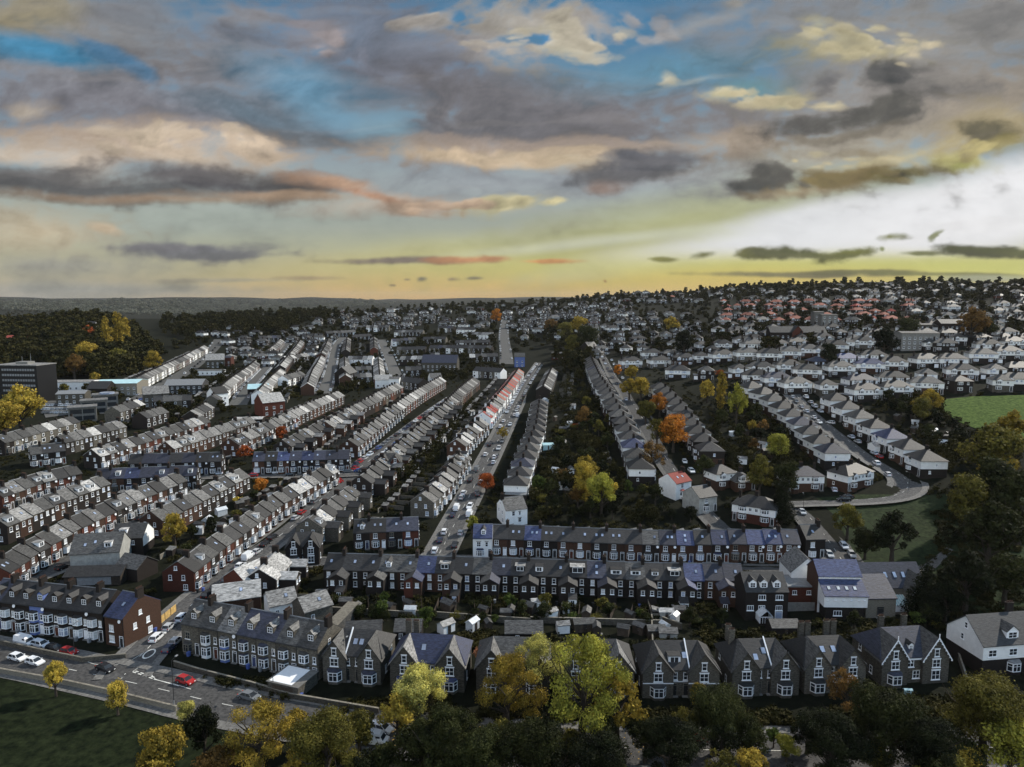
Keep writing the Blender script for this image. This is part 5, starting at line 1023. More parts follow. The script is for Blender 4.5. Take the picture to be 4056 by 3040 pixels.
road('the road past the church hall', '6', [(735, 930), (830, 985), (900, 1060), (980, 1160), (1050, 1264), (1130, 1380), (1160, 1440)], w=8)
road('the yard street', '4', [(60, 1290), (200, 1250), (380, 1180), (520, 1090), (700, 960), (900, 850), (1100, 740), (1200, 640)], w=7, mark=False)
for nm, tl, pts, w in [('the main road to town', 'c', [(1000, 850), (1060, 770), (1160, 660), (1290, 590), (1500, 460), (1650, 370), (1780, 260), (1880, 170), (1925, 100)], 13), ('the car-filled street', 'd', [(-130, 900), (-60, 780), (60, 640), (180, 510), (260, 410), (340, 330)], 11),
                       ('the white-lined street', 'd', [(610, 800), (650, 720), (680, 610), (705, 490), (730, 370), (800, 305)], 12), ('the wide street', 'd', [(1275, 670), (1215, 510), (1165, 400), (1130, 325)], 15), ('the top road', 'e', [(235, 540), (230, 430), (210, 320), (212, 220), (235, 115)], 13), ('the white-walled hill road', 'd', [(290, 290), (480, 208)], 8)]:
    road(nm, tl, pts, w, pave=0, far=True)
# parks and fields
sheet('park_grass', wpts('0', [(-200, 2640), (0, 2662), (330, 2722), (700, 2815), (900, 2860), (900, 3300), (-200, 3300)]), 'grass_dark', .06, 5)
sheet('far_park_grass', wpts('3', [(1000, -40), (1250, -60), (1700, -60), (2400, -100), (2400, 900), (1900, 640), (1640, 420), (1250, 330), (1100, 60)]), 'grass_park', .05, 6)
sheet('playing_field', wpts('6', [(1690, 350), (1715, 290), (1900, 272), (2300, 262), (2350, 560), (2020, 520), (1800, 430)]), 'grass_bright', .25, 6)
sheet('park_path', wpts('3', [(1500, 385), (1640, 345), (1760, 250), (1800, 265), (1700, 370), (1600, 420)]), 'paving', .09, 6)
sheet('yard_tarmac', wpts('4', [(300, 1290), (560, 1140), (760, 1180), (740, 1264), (420, 1330)]), 'tar', .08, 6)
sheet('car_park', wpts('c', [(360, 700), (420, 640), (700, 640), (980, 690), (1080, 750), (620, 760), (400, 790)]), 'asphalt_far', .25, 8)
def keep_clear(tile, poly, cell=4):
    w = [gp(x, y, 0, tile) for x, y in poly]; P_ = [(q.x, q.y) for q in w]
    for i in range(int(min(q[0] for q in P_) // cell), int(max(q[0] for q in P_) // cell) + 1):
        for j in range(int(min(q[1] for q in P_) // cell), int(max(q[1] for q in P_) // cell) + 1):
            if inside(i * cell + 2, j * cell + 2, P_): OCC[(i, j)] = 1
def inside(x, y, poly):
    c = False; j = len(poly) - 1
    for i in range(len(poly)):
        xi, yi = poly[i]; xj, yj = poly[j]
        if (yi > y) != (yj > y) and x < (xj - xi) * (y - yi) / (yj - yi) + xi: c = not c
        j = i
    return c
keep_clear('6', [(1690, 350), (1715, 290), (1900, 272), (2300, 262), (2350, 560), (2020, 520), (1800, 430)]); keep_clear('3', [(1000, -40), (1250, -60), (1700, -60), (1700, 300), (1600, 500), (1640, 420), (1250, 330), (1100, 60)])
keep_clear('0', [(-200, 2640), (0, 2662), (330, 2722), (700, 2815), (700, 3200), (-200, 3200)]); keep_clear('c', [(360, 700), (420, 640), (700, 640), (980, 690), (1080, 750), (620, 760), (400, 790)])
# ring and give-way paint at the junction
def paintring(tile, x, y, r, ang, s=2.2):
    c = gp(x, y, 0, tile); m = MB(); vs = []; n = 40
    for k in range(n + 1):
        a = 2 * PI * k / n
        for q in (r, r - .28): lx, ly = q * math.cos(a) * s, q * math.sin(a); X = c.x + lx * math.cos(ang) - ly * math.sin(ang); Y = c.y + lx * math.sin(ang) + ly * math.cos(ang); vs.append((X, Y, hgt(c.x, c.y) + .135))
    m.add(vs, [(2 * i, 2 * i + 1, 2 * i + 3, 2 * i + 2) for i in range(n)], 'road_paint'); tag(link(D.objects.new('road_marking', m.mesh('road_marking'))), kind='structure')
rp_ = ROADS['the roundel street'][0]; dd_ = rp_[8] - rp_[5]
paintring('a', 1718, 997, 1.15, math.atan2(dd_.y, dd_.x), 1.9)
def stripe(tile, pts, w=.14, dash=None, mt='road_paint', dz=.14):
    p = dense([Vector((q.x, q.y, 0)) for q in wpts(tile, pts)], dash or 3); m = MB()
    if dash: [ribbon(m, [p[i], p[i].lerp(p[i + 1], .62)], -w / 2, w / 2, dz, mt) for i in range(len(p) - 1)]
    else: ribbon(m, p, -w / 2, w / 2, dz, mt)
    tag(link(D.objects.new('road_marking', m.mesh('road_marking'))), kind='structure')
stripe('a', [(1530, 1205), (1780, 1290)], .3, 1.5); stripe('a', [(1560, 1195), (1800, 1275)], .3, 1.5); stripe('a', [(1530, 1200), (1640, 1130)]); stripe('a', [(1770, 1290), (2000, 1345), (2200, 1405)], .16); stripe('a', [(1755, 1180), (1745, 1235), (1790, 1290), (1900, 1325), (2060, 1370)], .12)
stripe('a', [(1310, 1130), (1480, 1095), (1620, 1005), (1660, 985)], .12); stripe('a', [(1000, 1085), (1080, 1115), (1220, 1130)], .14); stripe('a', [(160, 985), (500, 1065)], .14, 3)
# ---------------------------------------------------------------- one-off buildings
def special(tile, x, y, rz, name, label, cat, parts, short, r=8, dz=0):
    p = gp(x, y, dz, tile); occupy(p.x, p.y, r); SPOTS.append((p.x, p.y, 'the ' + short)); return place(parts, name, label, cat, None, p, math.radians(rz), 0)
def gbox(w, d, e, rg, wall, roof, ov=.35, base=-3): r = MB(); gable_roof(r, -w / 2 - .2, w / 2 + .2, d, e, rg, roof, ov=ov); return MB().extr([(-d / 2, base), (d / 2, base), (d / 2, e), (0, rg - .05), (-d / 2, e)], -w / 2, w / 2, wall), r
def wrow(xs, yf, z, w, h, M=I4, bars=1, rails=0, **k): return [window(M, x, yf, z, w, h, bars=bars, rails=rails, **k) for x in xs]
# white building with two blue roof tiers
w_, r_ = gbox(10.4, 7, 9.4, 12.2, 'render_white', 'slate_blue')
lo = MB().box(-5.2, 5.2, -7.6, -3.5, 3., 6.0, 'render_white').box(-4.6, 4.6, -7.4, -3.5, -3, 3., 'brick_dark').extr([(-7.61, 5.9), (-3.49, 5.9), (-3.49, 8.2)], -5.2, 5.2, 'render_white')
lr = MB().add([(-5.35, -8., 5.8), (5.35, -8., 5.8), (5.35, -3.52, 8.35), (-5.35, -3.52, 8.35), (-5.35, -8., 6.), (5.35, -8., 6.), (5.35, -3.52, 8.55), (-5.35, -3.52, 8.55)], [(3, 2, 1, 0), (4, 5, 6, 7), (0, 1, 5, 4), (1, 2, 6, 5), (2, 3, 7, 6), (3, 0, 4, 7)], 'slate_blue')
sk_ = []
for x in (-3.6, -1.3, .7, 2.7):
    W = T((x, -5.9, 7.2)) @ RX(math.atan(2.55 / 4.48)); sk_.append(P('skylight', MB().box(-.4, .4, -.6, .6, -.1, .06, 'paint_dark', W), [P('pane', MB().box(-.33, .33, -.5, .5, .05, .09, 'glass_pale', W))]))
ends = MB().extr([(-3.55, -3), (3.55, -3), (3.55, 9.3), (0, 12.1), (-3.55, 9.3)], -5.28, -5.201, 'brick')
special('3', 1090, 590, -2, 'hall_building', 'white hall with two tiers of bright blue roof and four skylights', 'hall', [P('wall', w_, [P('gable_wall', ends)]), P('roof', r_), P('lower_storey', lo, [P('lower_roof', lr, sk_)])] + wrow((-4, -2.5, -1, .5, 2, 3.5), -3.5, 8.75, .35, .35, bars=0) + wrow((-1.8,), -7.4, .8, 2., 1.3, bars=2)
        + wrow((-4.5, -2.6, -.7, 1.2, 3, 4.4), -7.62, 4.9, .3, .35, bars=0), 'white hall with blue roofs')
w_, r_ = gbox(9, 8, 7, 10.6, 'render_white', 'slate_light')
special('3', 900, 500, 88, 'gabled_hall', 'white pale-roofed gabled block behind the white hall', 'hall', [P('wall', w_), P('roof', r_)] + wrow((-2, 1.5), -4, 3.5, .9, 1.4), 'gabled block', dz=0)
# stone church hall with blue roof
w_, r_ = gbox(15.5, 9, 5.6, 10.2, 'stone_pale', 'slate_navy'); g1 = MB().extr([(2.2, -3), (8.0, -3), (8.0, 5.6), (5.1, 8.9), (2.2, 5.6)], -8.6, -.5, 'stone_pale', 'y'); g2 = MB(); gable_roof(g2, -8.8, -.4, 5.8, 5.6, 8.95, 'slate_mid', axis='y', yc=5.1, ov=.35)
g3 = MB().box(-9.6, -2.2, -9., -4.49, -3, 4.6, 'stone_pale'); g4 = MB().add([(-9.8, -9.3, 4.5), (-2., -9.3, 4.5), (-2., -3., 8.3), (-9.8, -3., 8.3), (-9.8, -9.3, 4.75), (-2., -9.3, 4.75), (-2., -3., 8.55), (-9.8, -3., 8.55)], [(3, 2, 1, 0), (4, 5, 6, 7), (0, 1, 5, 4), (1, 2, 6, 5), (2, 3, 7, 6), (3, 0, 4, 7)], 'slate_navy')
bg_ = MB()
for q in (-1, 1): vs = [(5.1, -8.95, 9.4), (5.1 + q * 3.3, -8.95, 5.45), (5.1 + q * 3.3, -8.95, 5.1), (5.1, -8.95, 8.95)]; bg_.add(vs + [(a, b + .12, c) for a, b, c in vs], [(0, 1, 2, 3), (7, 6, 5, 4), (0, 4, 5, 1), (1, 5, 6, 2), (2, 6, 7, 3), (3, 7, 4, 0)], 'paint_white')
cons = MB().box(-1.8, 2., -7.6, -4.5, -2, .5, 'stone_pale').box(-1.8, 2., -7.6, -7.5, .5, 2.2, 'paint_white'); con2 = MB().add([(-2, -7.8, 2.2), (2.1, -7.8, 2.2), (2.1, -4.5, 3.6), (-2, -4.5, 3.6)], [(0, 1, 2, 3)], 'metal_pale')
bars_ = MB()
for k in range(7): x = -2 + 4.1 * k / 6; bars_.tube((x, -7.8, 2.25), (x, -4.5, 3.65), .06, .06, 'paint_white', 4)
special('3', 1390, 560, 2, 'church_hall', 'stone church hall with navy roof and white-edged front gable by the park', 'church hall', [P('wall', w_), P('roof', r_, [skylight(I4, x, -2.4, 9, 5.6, 10.2, .9, 1.6) for x in (-1.4, 1., 3.2)]), P('front_wing', g1, [P('wing_roof', g2), P('bargeboard', bg_)]), P('side_wing', g3, [P('wing_roof', g4)]),
        P('conservatory', cons, [P('glass_roof', con2), P('glazing_bars', bars_)]), door(I4, 5.4, -8.6, 0, w=1.6, frame='stone'), door(I4, -6, -9., 0, w=1.6, frame='stone')], 'stone church hall', 10)
# brick house with three white gabled dormers
dp = MB().box(-5.2, 5.2, -4.4, 4.4, -3, 7.4, 'brick_dark'); dr = MB(); gable_roof(dr, -5.3, 5.3, 8.8, 7.4, 10.6, 'slate_dark'); dp.extr([(-4.4, 7.4), (4.4, 7.4), (0, 10.5)], -5.18, 5.18, 'brick_dark')
cn_ = MB().box(-2.6, .6, -7.2, -4.4, -2, .6, 'brick_dark').box(-2.6, -2.5, -7.2, -4.4, .6, 2.2, 'paint_white').box(.5, .6, -7.2, -4.4, .6, 2.2, 'paint_white'); [cn_.box(x, x + .1, -7.2, -7.1, .6, 2.2, 'paint_white') for x in (-2.5, -1.9, -1.3, -.7, -.1, .4)]; cn_.box(-2.6, .6, -7.2, -7.1, 2.1, 2.25, 'paint_white')
cr_ = MB(); gable_roof(cr_, -7.4, -4.42, 3.2, 2.25, 3.7, 'glass_pale', axis='y', yc=-1., ov=.1, th=.05)
special('3', 668, 630, 0, 'dormered_house', 'dark brick house with three white gabled dormers and a white conservatory', 'house', [P('wall', dp), P('roof', dr, [dormer(I4, x, 8.8, 7.4, 10.6, w=1.8, h=1.5, yf=-3.6) for x in (-3.3, -.6, 2.6)])] + wrow((-1.2, 3.), -4.4, 5.3, 1.8, 1.3, bars=2) + wrow((-4, -1.2, 3.), -4.4, 2.6, 1.6, 1.3, bars=2)
        + [P('conservatory', cn_, [P('glass_roof', cr_)]), door(I4, 3., -4.4, .1, 'glass_sky', w=1.6)], 'house with three dormers')
special('3', 850, 560, 0, 'flat_roofed_block', 'low red brick block with a flat grey roof between dormered house and white hall', 'outbuilding', [P('wall', MB().box(-5.2, 5.2, -3.5, 3.5, -3, 5.2, 'brick_red')), P('flat_roof', MB().box(-5.5, 5.5, -3.8, 3.8, 5.2, 5.5, 'metal_grey')), P('yard_wall', MB().box(-4, 3.5, -6.2, -5.9, -2, 2.2, 'concrete'))] + wrow((-3.8, -.6, 3), -3.5, 3.2, 1.1, 1.1), 'low brick block')
# white villa at the right edge
vw = MB().box(-9.5, 12, -5, 5, -3, 3.2, 'brick_dark').box(-9.55, 12, -5.05, 5.05, 3.2, 6.4, 'render_white').extr([(-5.05, 6.4), (5.05, 6.4), (0, 10.6)], -9.54, 12, 'render_white'); vr = MB(); gable_roof(vr, -9.8, 12, 10, 6.4, 10.7, 'slate_dark')
tb = MB(); [tb.box(x, x + .14, -5.14, -5.06, 3.3, 6.3, 'paint_dark') for x in (4.1, 5.2, 6.3, 7.4, 8.5)]; tb.box(4.1, 8.6, -5.13, -5.06, 4.6, 4.75, 'paint_dark')
special('3', 2085, 905, 8, 'white_villa', 'white half-timbered villa with pointed dormers at the edge of the park', 'house', [P('wall', vw, [P('timbering', tb)]), P('roof', vr, [dormer(I4, x, 10, 6.4, 10.7, w=2.8, h=1.6, yf=-4.2, roof='slate_mid') for x in (-2.2, 4.6)] + [chimney(I4, 1.5, 1, 9.6, 12.4, w=1.6)]), bay(I4, -2.2, -5, 0, 3, .9, 1.8, wall='brick_dark'), bay(I4, 5.4, -5, 0, 3, .9, 1.8, wall='brick_dark')]
        + wrow((-7.4, -2.6, 6.2), -5.06, 3.9, 1.9, 1.5, rails=1) + [window(T((-9.56, 0, 0)) @ RZ(-PI / 2), x, 0, z, .8, 1.3, bars=0) for x, z in ((.2, 8.), (-.6, 5.2))], 'white half-timbered villa', 12)
# yard house, sheds, light-roofed houses at the foot of the roundel street
w_, r_ = gbox(13, 10, 5.5, 9.6, 'render_grey', 'slate_mid')
special('4', 640, 1165, 12, 'rendered_house', 'large grey rendered house with stained wall above the walled yard', 'house', [P('wall', w_), P('roof', r_, [dormer(I4, 3.2, 10, 5.5, 9.6, kind='flat', w=2., roof='slate_pale'), skylight(I4, -.5, -2.4, 10, 5.5, 9.6), skylight(I4, -3, -3, 10, 5.5, 9.6)])], 'grey rendered house')
w_, r_ = gbox(9, 8, 5.5, 8.6, 'brick_dark', 'slate_mid')
special('4', 840, 1075, 5, 'brick_house', 'white-gabled dark brick house with one dormer behind the rendered house', 'house', [P('wall', w_, [P('gable_wall', MB().extr([(-3.9, 2.6), (3.9, 2.6), (3.9, 5.6), (0, 8.5), (-3.9, 5.6)], 4.505, 4.56, 'render_white'))]), P('roof', r_, [dormer(I4, -1.5, 8, 5.5, 8.6, kind='flat', w=2.2, roof='slate_pale')])] + wrow((1.5,), -4, 3.2, 1., 1.3), 'white-gabled brick house')
w_, r_ = gbox(8, 7, 3.6, 6, 'brick_dark', 'slate_mid')
special('4', 860, 1230, -20, 'outbuilding', 'low grey-roofed brick outbuilding beside the walled yard', 'outbuilding', [P('wall', w_), P('roof', r_)] + wrow((-1.5,), -3.5, 1.6, .9, .9), 'low yard outbuilding')
w_, r_ = gbox(15, 7, 2.6, 4.2, 'timber_dark', 'tar')
special('4', 620, 1262, 4, 'yard_shed', 'long black-roofed shed along the walled yard', 'shed', [P('wall', w_, [P('panel', MB().box(-4, 5, -3.56, -3.5, .1, 2.3, 'metal_grey'))]), P('roof', r_)], 'black-roofed yard shed')
for tl, x, y, rz, w, d, wl, rf, lb, sh in [('1', 1560, 395, 62, 9, 8.5, 'brick_red', 'slate_pale', 'brick house with a glaring white roof at the foot of the roundel street', 'house with glaring roof'), ('1', 1490, 520, 20, 11, 8, 'brick', 'slate_pale', 'low white-roofed building behind the dormered stone terrace', 'low white-roofed building'),
                                        ('1', 1760, 560, 30, 6.5, 7, 'render_white', 'slate_light', 'white-gabled rear wing behind the stone terrace', 'white-gabled rear wing'), ('1', 1960, 590, 40, 7, 7, 'stone', 'slate_light', 'pyramid-roofed stone outbuilding with two rooflights', 'pyramid-roofed outbuilding'),
                                        ('2', 360, 780, 5, 8, 5, 'brick_dark', 'slate_mid', 'grey-roofed garage with a white door in the back gardens', 'grey-roofed garden garage'), ('2', 620, 770, 0, 6, 5, 'brick_dark', 'slate_mid', 'small garage with a stone roof behind the blue-patched villa', 'small stone-roofed garage'), ('2', 1290, 780, 0, 8.5, 5, 'brick_dark', 'slate_mid', 'pale-roofed garden building behind the pink tree', 'pale garden building')]:
    e_ = 5.4 if tl == '1' else 2.6; w_, r_ = gbox(w, d, e_, e_ + d * .33, wl, rf); special(tl, x, y, rz, 'outbuilding' if tl == '2' else 'side_house', lb, 'outbuilding' if tl == '2' else 'house', [P('wall', w_), P('roof', r_, [skylight(I4, 1, -d * .25, d, e_, e_ + d * .33)] if tl == '1' else [])] + wrow((-1.5,), -d / 2, .8 if tl == '2' else 3, .9, 1.2), sh, 5)
one('4', 1905, 960, 8, 'dark brick house with a wide front gable facing the roundel street corner', 'villa', hz=8.5, short='gabled corner house', w=9.5, d=9, gw=4.6, eave=5.4, ridge=8.6, wall='brick_dark', roof='slate_dark', chims=(), bays=(1, 0), midwin=1, doors=False)
one('5', 390, 640, 5, 'red-brick white-windowed gable house facing down the roundel street', 'villa', hz=7.5, short='red-brick gable house', w=9, d=9, gw=4.4, eave=5.4, ridge=8.6, wall='brick_red', roof='slate_mid', chims=(), bays=(0, 0), midwin=1, doors=False)
# tower block and commercial buildings far left
tw = MB().box(-14, 14, -8, 8, -4, 23, 'black_cladding').box(-14.3, 14.3, -8.3, 8.3, 23, 23.5, 'slate_light'); tk = [P('roof_mast', MB().tube((-2, 0, 23.5), (-2, 0, 28), .12, .08, 'metal_grey').tube((3, 1, 23.5), (3, 1, 30), .14, .06, 'metal_grey').box(-4, 4, -3, 3, 23.5, 25, 'concrete'))]
for fl in range(6): tk.append(P('window_band', MB().box(-9.5, 12.6, -8.12, -8., 3.6 + fl * 3.2, 5.2 + fl * 3.2, 'tar'), [P('pane', MB().add(sum([[(x, -8.16, 3.8 + fl * 3.2), (x + 1.3, -8.16, 3.8 + fl * 3.2), (x + 1.3, -8.16, 5.1 + fl * 3.2), (x, -8.16, 5.1 + fl * 3.2)] for x in [-9.2 + 1.7 * k for k in range(13)]], []), [(4 * k, 4 * k + 1, 4 * k + 2, 4 * k + 3) for k in range(13)], 'metal_grey'))]))
tk.append(P('lit_doorway', MB().box(9, 11.2, -8.1, -8, 0, 2.6, 'lamp_lit')))
special('c', 250, 640, -6, 'tower_block', 'black six-storey office tower with rows of pale windows and roof masts', 'tower block', [P('wall', tw)] + tk, 'black office tower', 16)
def shed(w, d, e, rg, wall, roof): a, b = gbox(w, d, e, rg, wall, roof); return [P('wall', a), P('roof', b)]
for tl, x, y, rz, w, d, e, rg, wl, rf, nm, lb, sh in [
    ('c', 1075, 575, 8, 26, 20, 8, 9.6, 'stone_pale', 'metal_pale', 'warehouse', 'stone warehouse with a pale turquoise metal roof', 'turquoise-roofed warehouse'), ('c', 1640, 570, 10, 24, 18, 6.5, 9.5, 'tar', 'metal_grey', 'warehouse', 'dark warehouse with a grey ribbed roof by the main road', 'grey-roofed warehouse'),
    ('c', 650, 660, 12, 16, 10, 6.5, 8, 'stone', 'metal_grey', 'long_hall', 'long stone hall with a slanted bluish roof beside the car park', 'slanted-roof hall'), ('c', 900, 600, 0, 13, 12, 6, 10, 'brick_dark', 'slate_dark', 'old_school', 'brown-roofed brick building between the warehouse and the car park', 'brown-roofed building'),
    ('c', 640, 540, 6, 30, 14, 6, 6.6, 'render_white', 'slate_light', 'long_hall', 'long white block with small dark windows behind the round tree', 'long white block'), ('c', 1890, 350, 20, 16, 12, 8, 13, 'stone', 'slate_pale', 'chapel', 'stone gabled building with a bright roof by the main road', 'bright-roofed stone building'),
    ('c', 2000, 340, 10, 8, 14, 9, 10, 'brick_red', 'slate_navy', 'brick_block', 'pink and red block beside the bright-roofed building', 'pink block'), ('c', 1850, 410, 5, 22, 8, 4, 4.6, 'render_white', 'slate_light', 'petrol_station', 'low white canopy of the filling station beside the main road', 'low white canopy'),
    ('c', 1370, 680, 30, 14, 13, 8, 12, 'stone', 'slate_light', 'stone_block', 'stone gabled building with four windows beside the main road', 'four-windowed stone building'), ('4', 1690, 225, 42, 13, 12, 8, 12.4, 'brick_red', 'slate_pale', 'chapel', 'pink brick chapel with a bright white roof and round gable window', 'pink brick chapel'),
    ('4', 1365, 170, 52, 9, 9, 8, 11.5, 'render_white', 'slate_dark', 'gabled_block', 'tall white gable end at the foot of the car-filled street', 'tall white gable'), ('4', 1620, 105, 14, 13, 9, 5, 7.6, 'brick_dark', 'metal_pale', 'community_hall', 'low hall with a pale blue roof at the end of the car-filled street', 'pale blue hall'),
    ('4', 1560, 290, 8, 15, 8, 3.6, 4.2, 'brick_dark', 'slate_pale', 'workshop', 'low workshop with a flat white roof beside the red chapel', 'flat white workshop'), ('d', 820, 690, 80, 16, 12, 7, 12, 'brick_dark', 'slate_light', 'chapel', 'dark brick chapel with a tall gable and arched window below the steep row', 'dark gabled chapel'),
    ('d', 1650, 600, -6, 30, 13, 8, 14, 'stone', 'slate_navy', 'stone_church', 'long stone church with a navy roof and white gable edge', 'long stone church'), ('d', 1150, 740, 10, 12, 9, 6, 9, 'render_white', 'slate_pale', 'white_house', 'bright-roofed white house at the foot of the wide street', 'bright white corner house'),
    ('d', 1250, 760, 0, 7, 7, 8, 9, 'render_white', 'slate_light', 'white_house', 'tall white gable beside the dark chapel row', 'tall white cottage'), ('d', 1600, 740, 20, 8, 9, 7, 10, 'render_white', 'slate_light', 'white_house', 'tall white house where the terrace meets the church', 'white end house'),
    ('e', 690, 490, -4, 12, 9, 5, 6, 'brick_red', 'slate_light', 'pavilion', 'brick pavilion with a white windowed top storey among the dark trees', 'windowed pavilion'), ('e', 350, 560, 0, 9, 8, 9, 12, 'render_blue', 'slate_mid', 'end_house', 'blue-grey end house at the top of the red-roofed terrace', 'blue-grey end house'),
    ('e', 960, 470, 40, 11, 11, 8, 12.5, 'brick_dark', 'slate_mid', 'gabled_house', 'dark gabled house with white bargeboards at the head of the avenue', 'dark gabled avenue house'), ('f', 1390, 450, -4, 24, 11, 11, 12, 'concrete', 'slate_mid', 'flats', 'pale three-storey flats with square windows on the hillside', 'pale hillside flats'),
    ('f', 1470, 330, -4, 22, 10, 7, 8, 'stone', 'slate_mid', 'flats', 'long low flats behind the pale hillside flats', 'long low flats'), ('f', 640, 300, -4, 8, 9, 15, 15.5, 'concrete', 'slate_mid', 'flats', 'pale narrow tower of flats below the pink roofs', 'narrow pale flats'), ('f', 720, 305, -4, 13, 9, 13, 13.6, 'concrete', 'slate_mid', 'flats', 'wider pale block of flats beside the narrow tower', 'wider pale flats'),
    ('f', 480, 400, -4, 40, 11, 8, 12, 'brick_dark', 'slate_mid', 'school_building', 'long brick school with a red gabled entrance bay', 'long brick school'), ('f', 480, 405, 84, 9, 7, 9, 13, 'brick_red', 'slate_dark', 'school_porch', 'tall red gable standing out of the long brick school', 'tall red gable'),
    ('f', 1720, 330, -4, 34, 12, 8, 11, 'brick_dark', 'slate_mid', 'school_building', 'wide grey-roofed school right of the pale flats', 'wide grey school'), ('7', 95, 330, 0, 22, 12, 7, 10, 'brick', 'tile_red', 'red_roofed_house', 'red-roofed house alone in the dark woods', 'lone red-roofed house'), ('7', 180, 350, 0, 22, 10, 8, 9, 'brick_dark', 'slate_dark', 'woodland_hostel', 'dark block with white windows in the woods', 'dark block in the woods'),
    ('7', 450, 285, 20, 8, 8, 11, 15, 'render_white', 'slate_dark', 'woodland_villa', 'tall white gabled house above the orange trees in the woods', 'white house in the woods')]:
    pts = shed(w, d, e, rg, wl, rf); n_ = int(w // 3.4)
    for fl in range(int(e // 3.1)): pts += wrow([(-w / 2 + w * (k + .5) / n_) for k in range(n_)], -d / 2, .9 + fl * 3.1, 1.3, 1.5, bars=1)
    special(tl, x, y, rz, nm, lb, 'building' if 'house' not in nm else 'house', pts, sh, max(w, d) * .5)
# modern stepped offices by the car park
for k, (x, y) in enumerate([(730, 810), (830, 745), (930, 690)]):
    b = MB().box(-6.5, 6.5, -4.5, 4.5, -3, 7.5, 'concrete'); f = MB().box(-7, 7, -5.2, 4.9, 7.5, 8.1, 'slate_light'); g = [P('glazing', MB().box(-5.6, 5.6, -4.58, -4.5, z, z + 2.3, 'glass')) for z in (.8, 4.4)] + [P('column', MB().box(q - .2, q + .2, -4.75, -4.6, -1, 7.5, 'concrete')) for q in (-6.2, 0, 6.2)]
    if k == 2: g.append(P('round_rooflight', MB().cyl((1, -1), 4., 8.1, 8.9, 'glass_sky', 24)))
    special('c', x, y, 30, 'office_block', ['lowest of three stepped flat-roofed glass-fronted offices', 'middle of three stepped flat-roofed glass-fronted offices', 'topmost of three stepped offices with a round rooflight'][k], 'office', [P('wall', b), P('flat_roof', f)] + g, ['lowest stepped office', 'middle stepped office', 'topmost stepped office'][k])
# ---------------------------------------------------------------- fences, walls, lamps
def wall_line(name, tile, pts, h, t, mt, label, cat, panels=None):
    p = dense([Vector((q.x, q.y, 0)) for q in wpts(tile, pts)], 2.4); kids = []; r = link(D.objects.new(name, None)); r.location = (p[0].x, p[0].y, hgt(p[0].x, p[0].y)); check_label(label); tag(r, label, cat)
    m = MB(); c = MB(); org = Vector(r.location)
    for a, b in zip(p, p[1:]):
        d = (b - a); ln = d.length; an = math.atan2(d.y, d.x); M = T((a.x - org.x, a.y - org.y, (hgt(a.x, a.y) + hgt(b.x, b.y)) / 2 - org.z)) @ RZ(an)
        m.box(.02 if panels else 0, ln - (.02 if panels else 0), -t / 2, t / 2, -1, h, mt, M); c.box(-.07, .07 if panels else ln, -t / 2 - .05, t / 2 + .05, h if not panels else -.8, h + .1, panels or 'stone_pale', M)
    for nm2, mb in (('panel' if panels else 'wall', m), ('post' if panels else 'coping', c)): o = link(D.objects.new(nm2, mb.mesh(nm2))); o.parent = r
    r['kind'] = 'thing'
wall_line('timber_fence', 'a', [(1765, 720), (2030, 500)], 1.9, .08, 'timber_fence', 'yellow timber panel fence beside the brick end house', 'fence', 'timber_dark')
wall_line('park_wall', '0', [(-100, 2655), (0, 2668), (260, 2715), (420, 2750), (700, 2820)], 1.1, .35, 'stone_pale', 'pale low stone wall between the park grass and main road', 'wall')
wall_line('garden_wall', '0', [(0, 2555), (160, 2590), (330, 2625), (500, 2610)], 1.1, .3, 'stone', 'dark front garden wall below the tall terrace', 'wall')
wall_line('garden_wall', '0', [(690, 2640), (780, 2668), (1000, 2725), (1150, 2770), (1500, 2830)], 1.2, .3, 'stone', 'front garden wall below the dormered stone terrace', 'wall')
wall_line('garden_wall', '0', [(2580, 2440), (2590, 2700)], 1.5, .25, 'stone_pale', 'thin pale wall running down the back gardens to the villas', 'wall')
wall_line('garden_wall', '3', [(1790, 790), (1860, 1000), (1900, 1130)], 1.5, .25, 'stone_pale', 'pale wall climbing beside the white half-timbered villa', 'wall')
wall_line('garden_wall', '3', [(1390, 1110), (1475, 1190)], 1.2, .3, 'stone_pale', 'short pale garden wall in front of the scalloped bargeboards', 'wall')
wall_line('alley_wall', '2', [(150, 800), (300, 640)], 3.2, 3., 'slate_mid', 'long stone-roofed lean-to range behind the first villa', 'wall')
wall_line('hedge_wall', '3', [(1620, 560), (1690, 640)], 1.4, .3, 'timber_fence', 'pale fence on the path behind the church hall', 'fence')
for k, (x0, y0, x1, y1) in enumerate([(-20, 620, 640, 660), (640, 650, 1330, 700), (1330, 690, 2100, 710), (2100, 690, 2212, 730)]):
    wall_line('garden_wall', '2', [(x0, y0), (x1, y1)], 1.5, .3, 'stone', f"{['first', 'second', 'third', 'fourth'][k]} stretch from the left of the long back garden wall behind the winged terrace", 'wall')
rg = random.Random(5)
for k in range(21):
    x = 175 + k * 103; wall_line('garden_fence', '2', [(x, 560 + k * 3.2), (x + rg.uniform(-30, 10), 640 + k * 2.5)], 1.5, .08, 'timber_dark', f'{ordn(k + 1)} dividing fence from the left in the gardens of the winged terrace', 'fence', 'timber_dark')
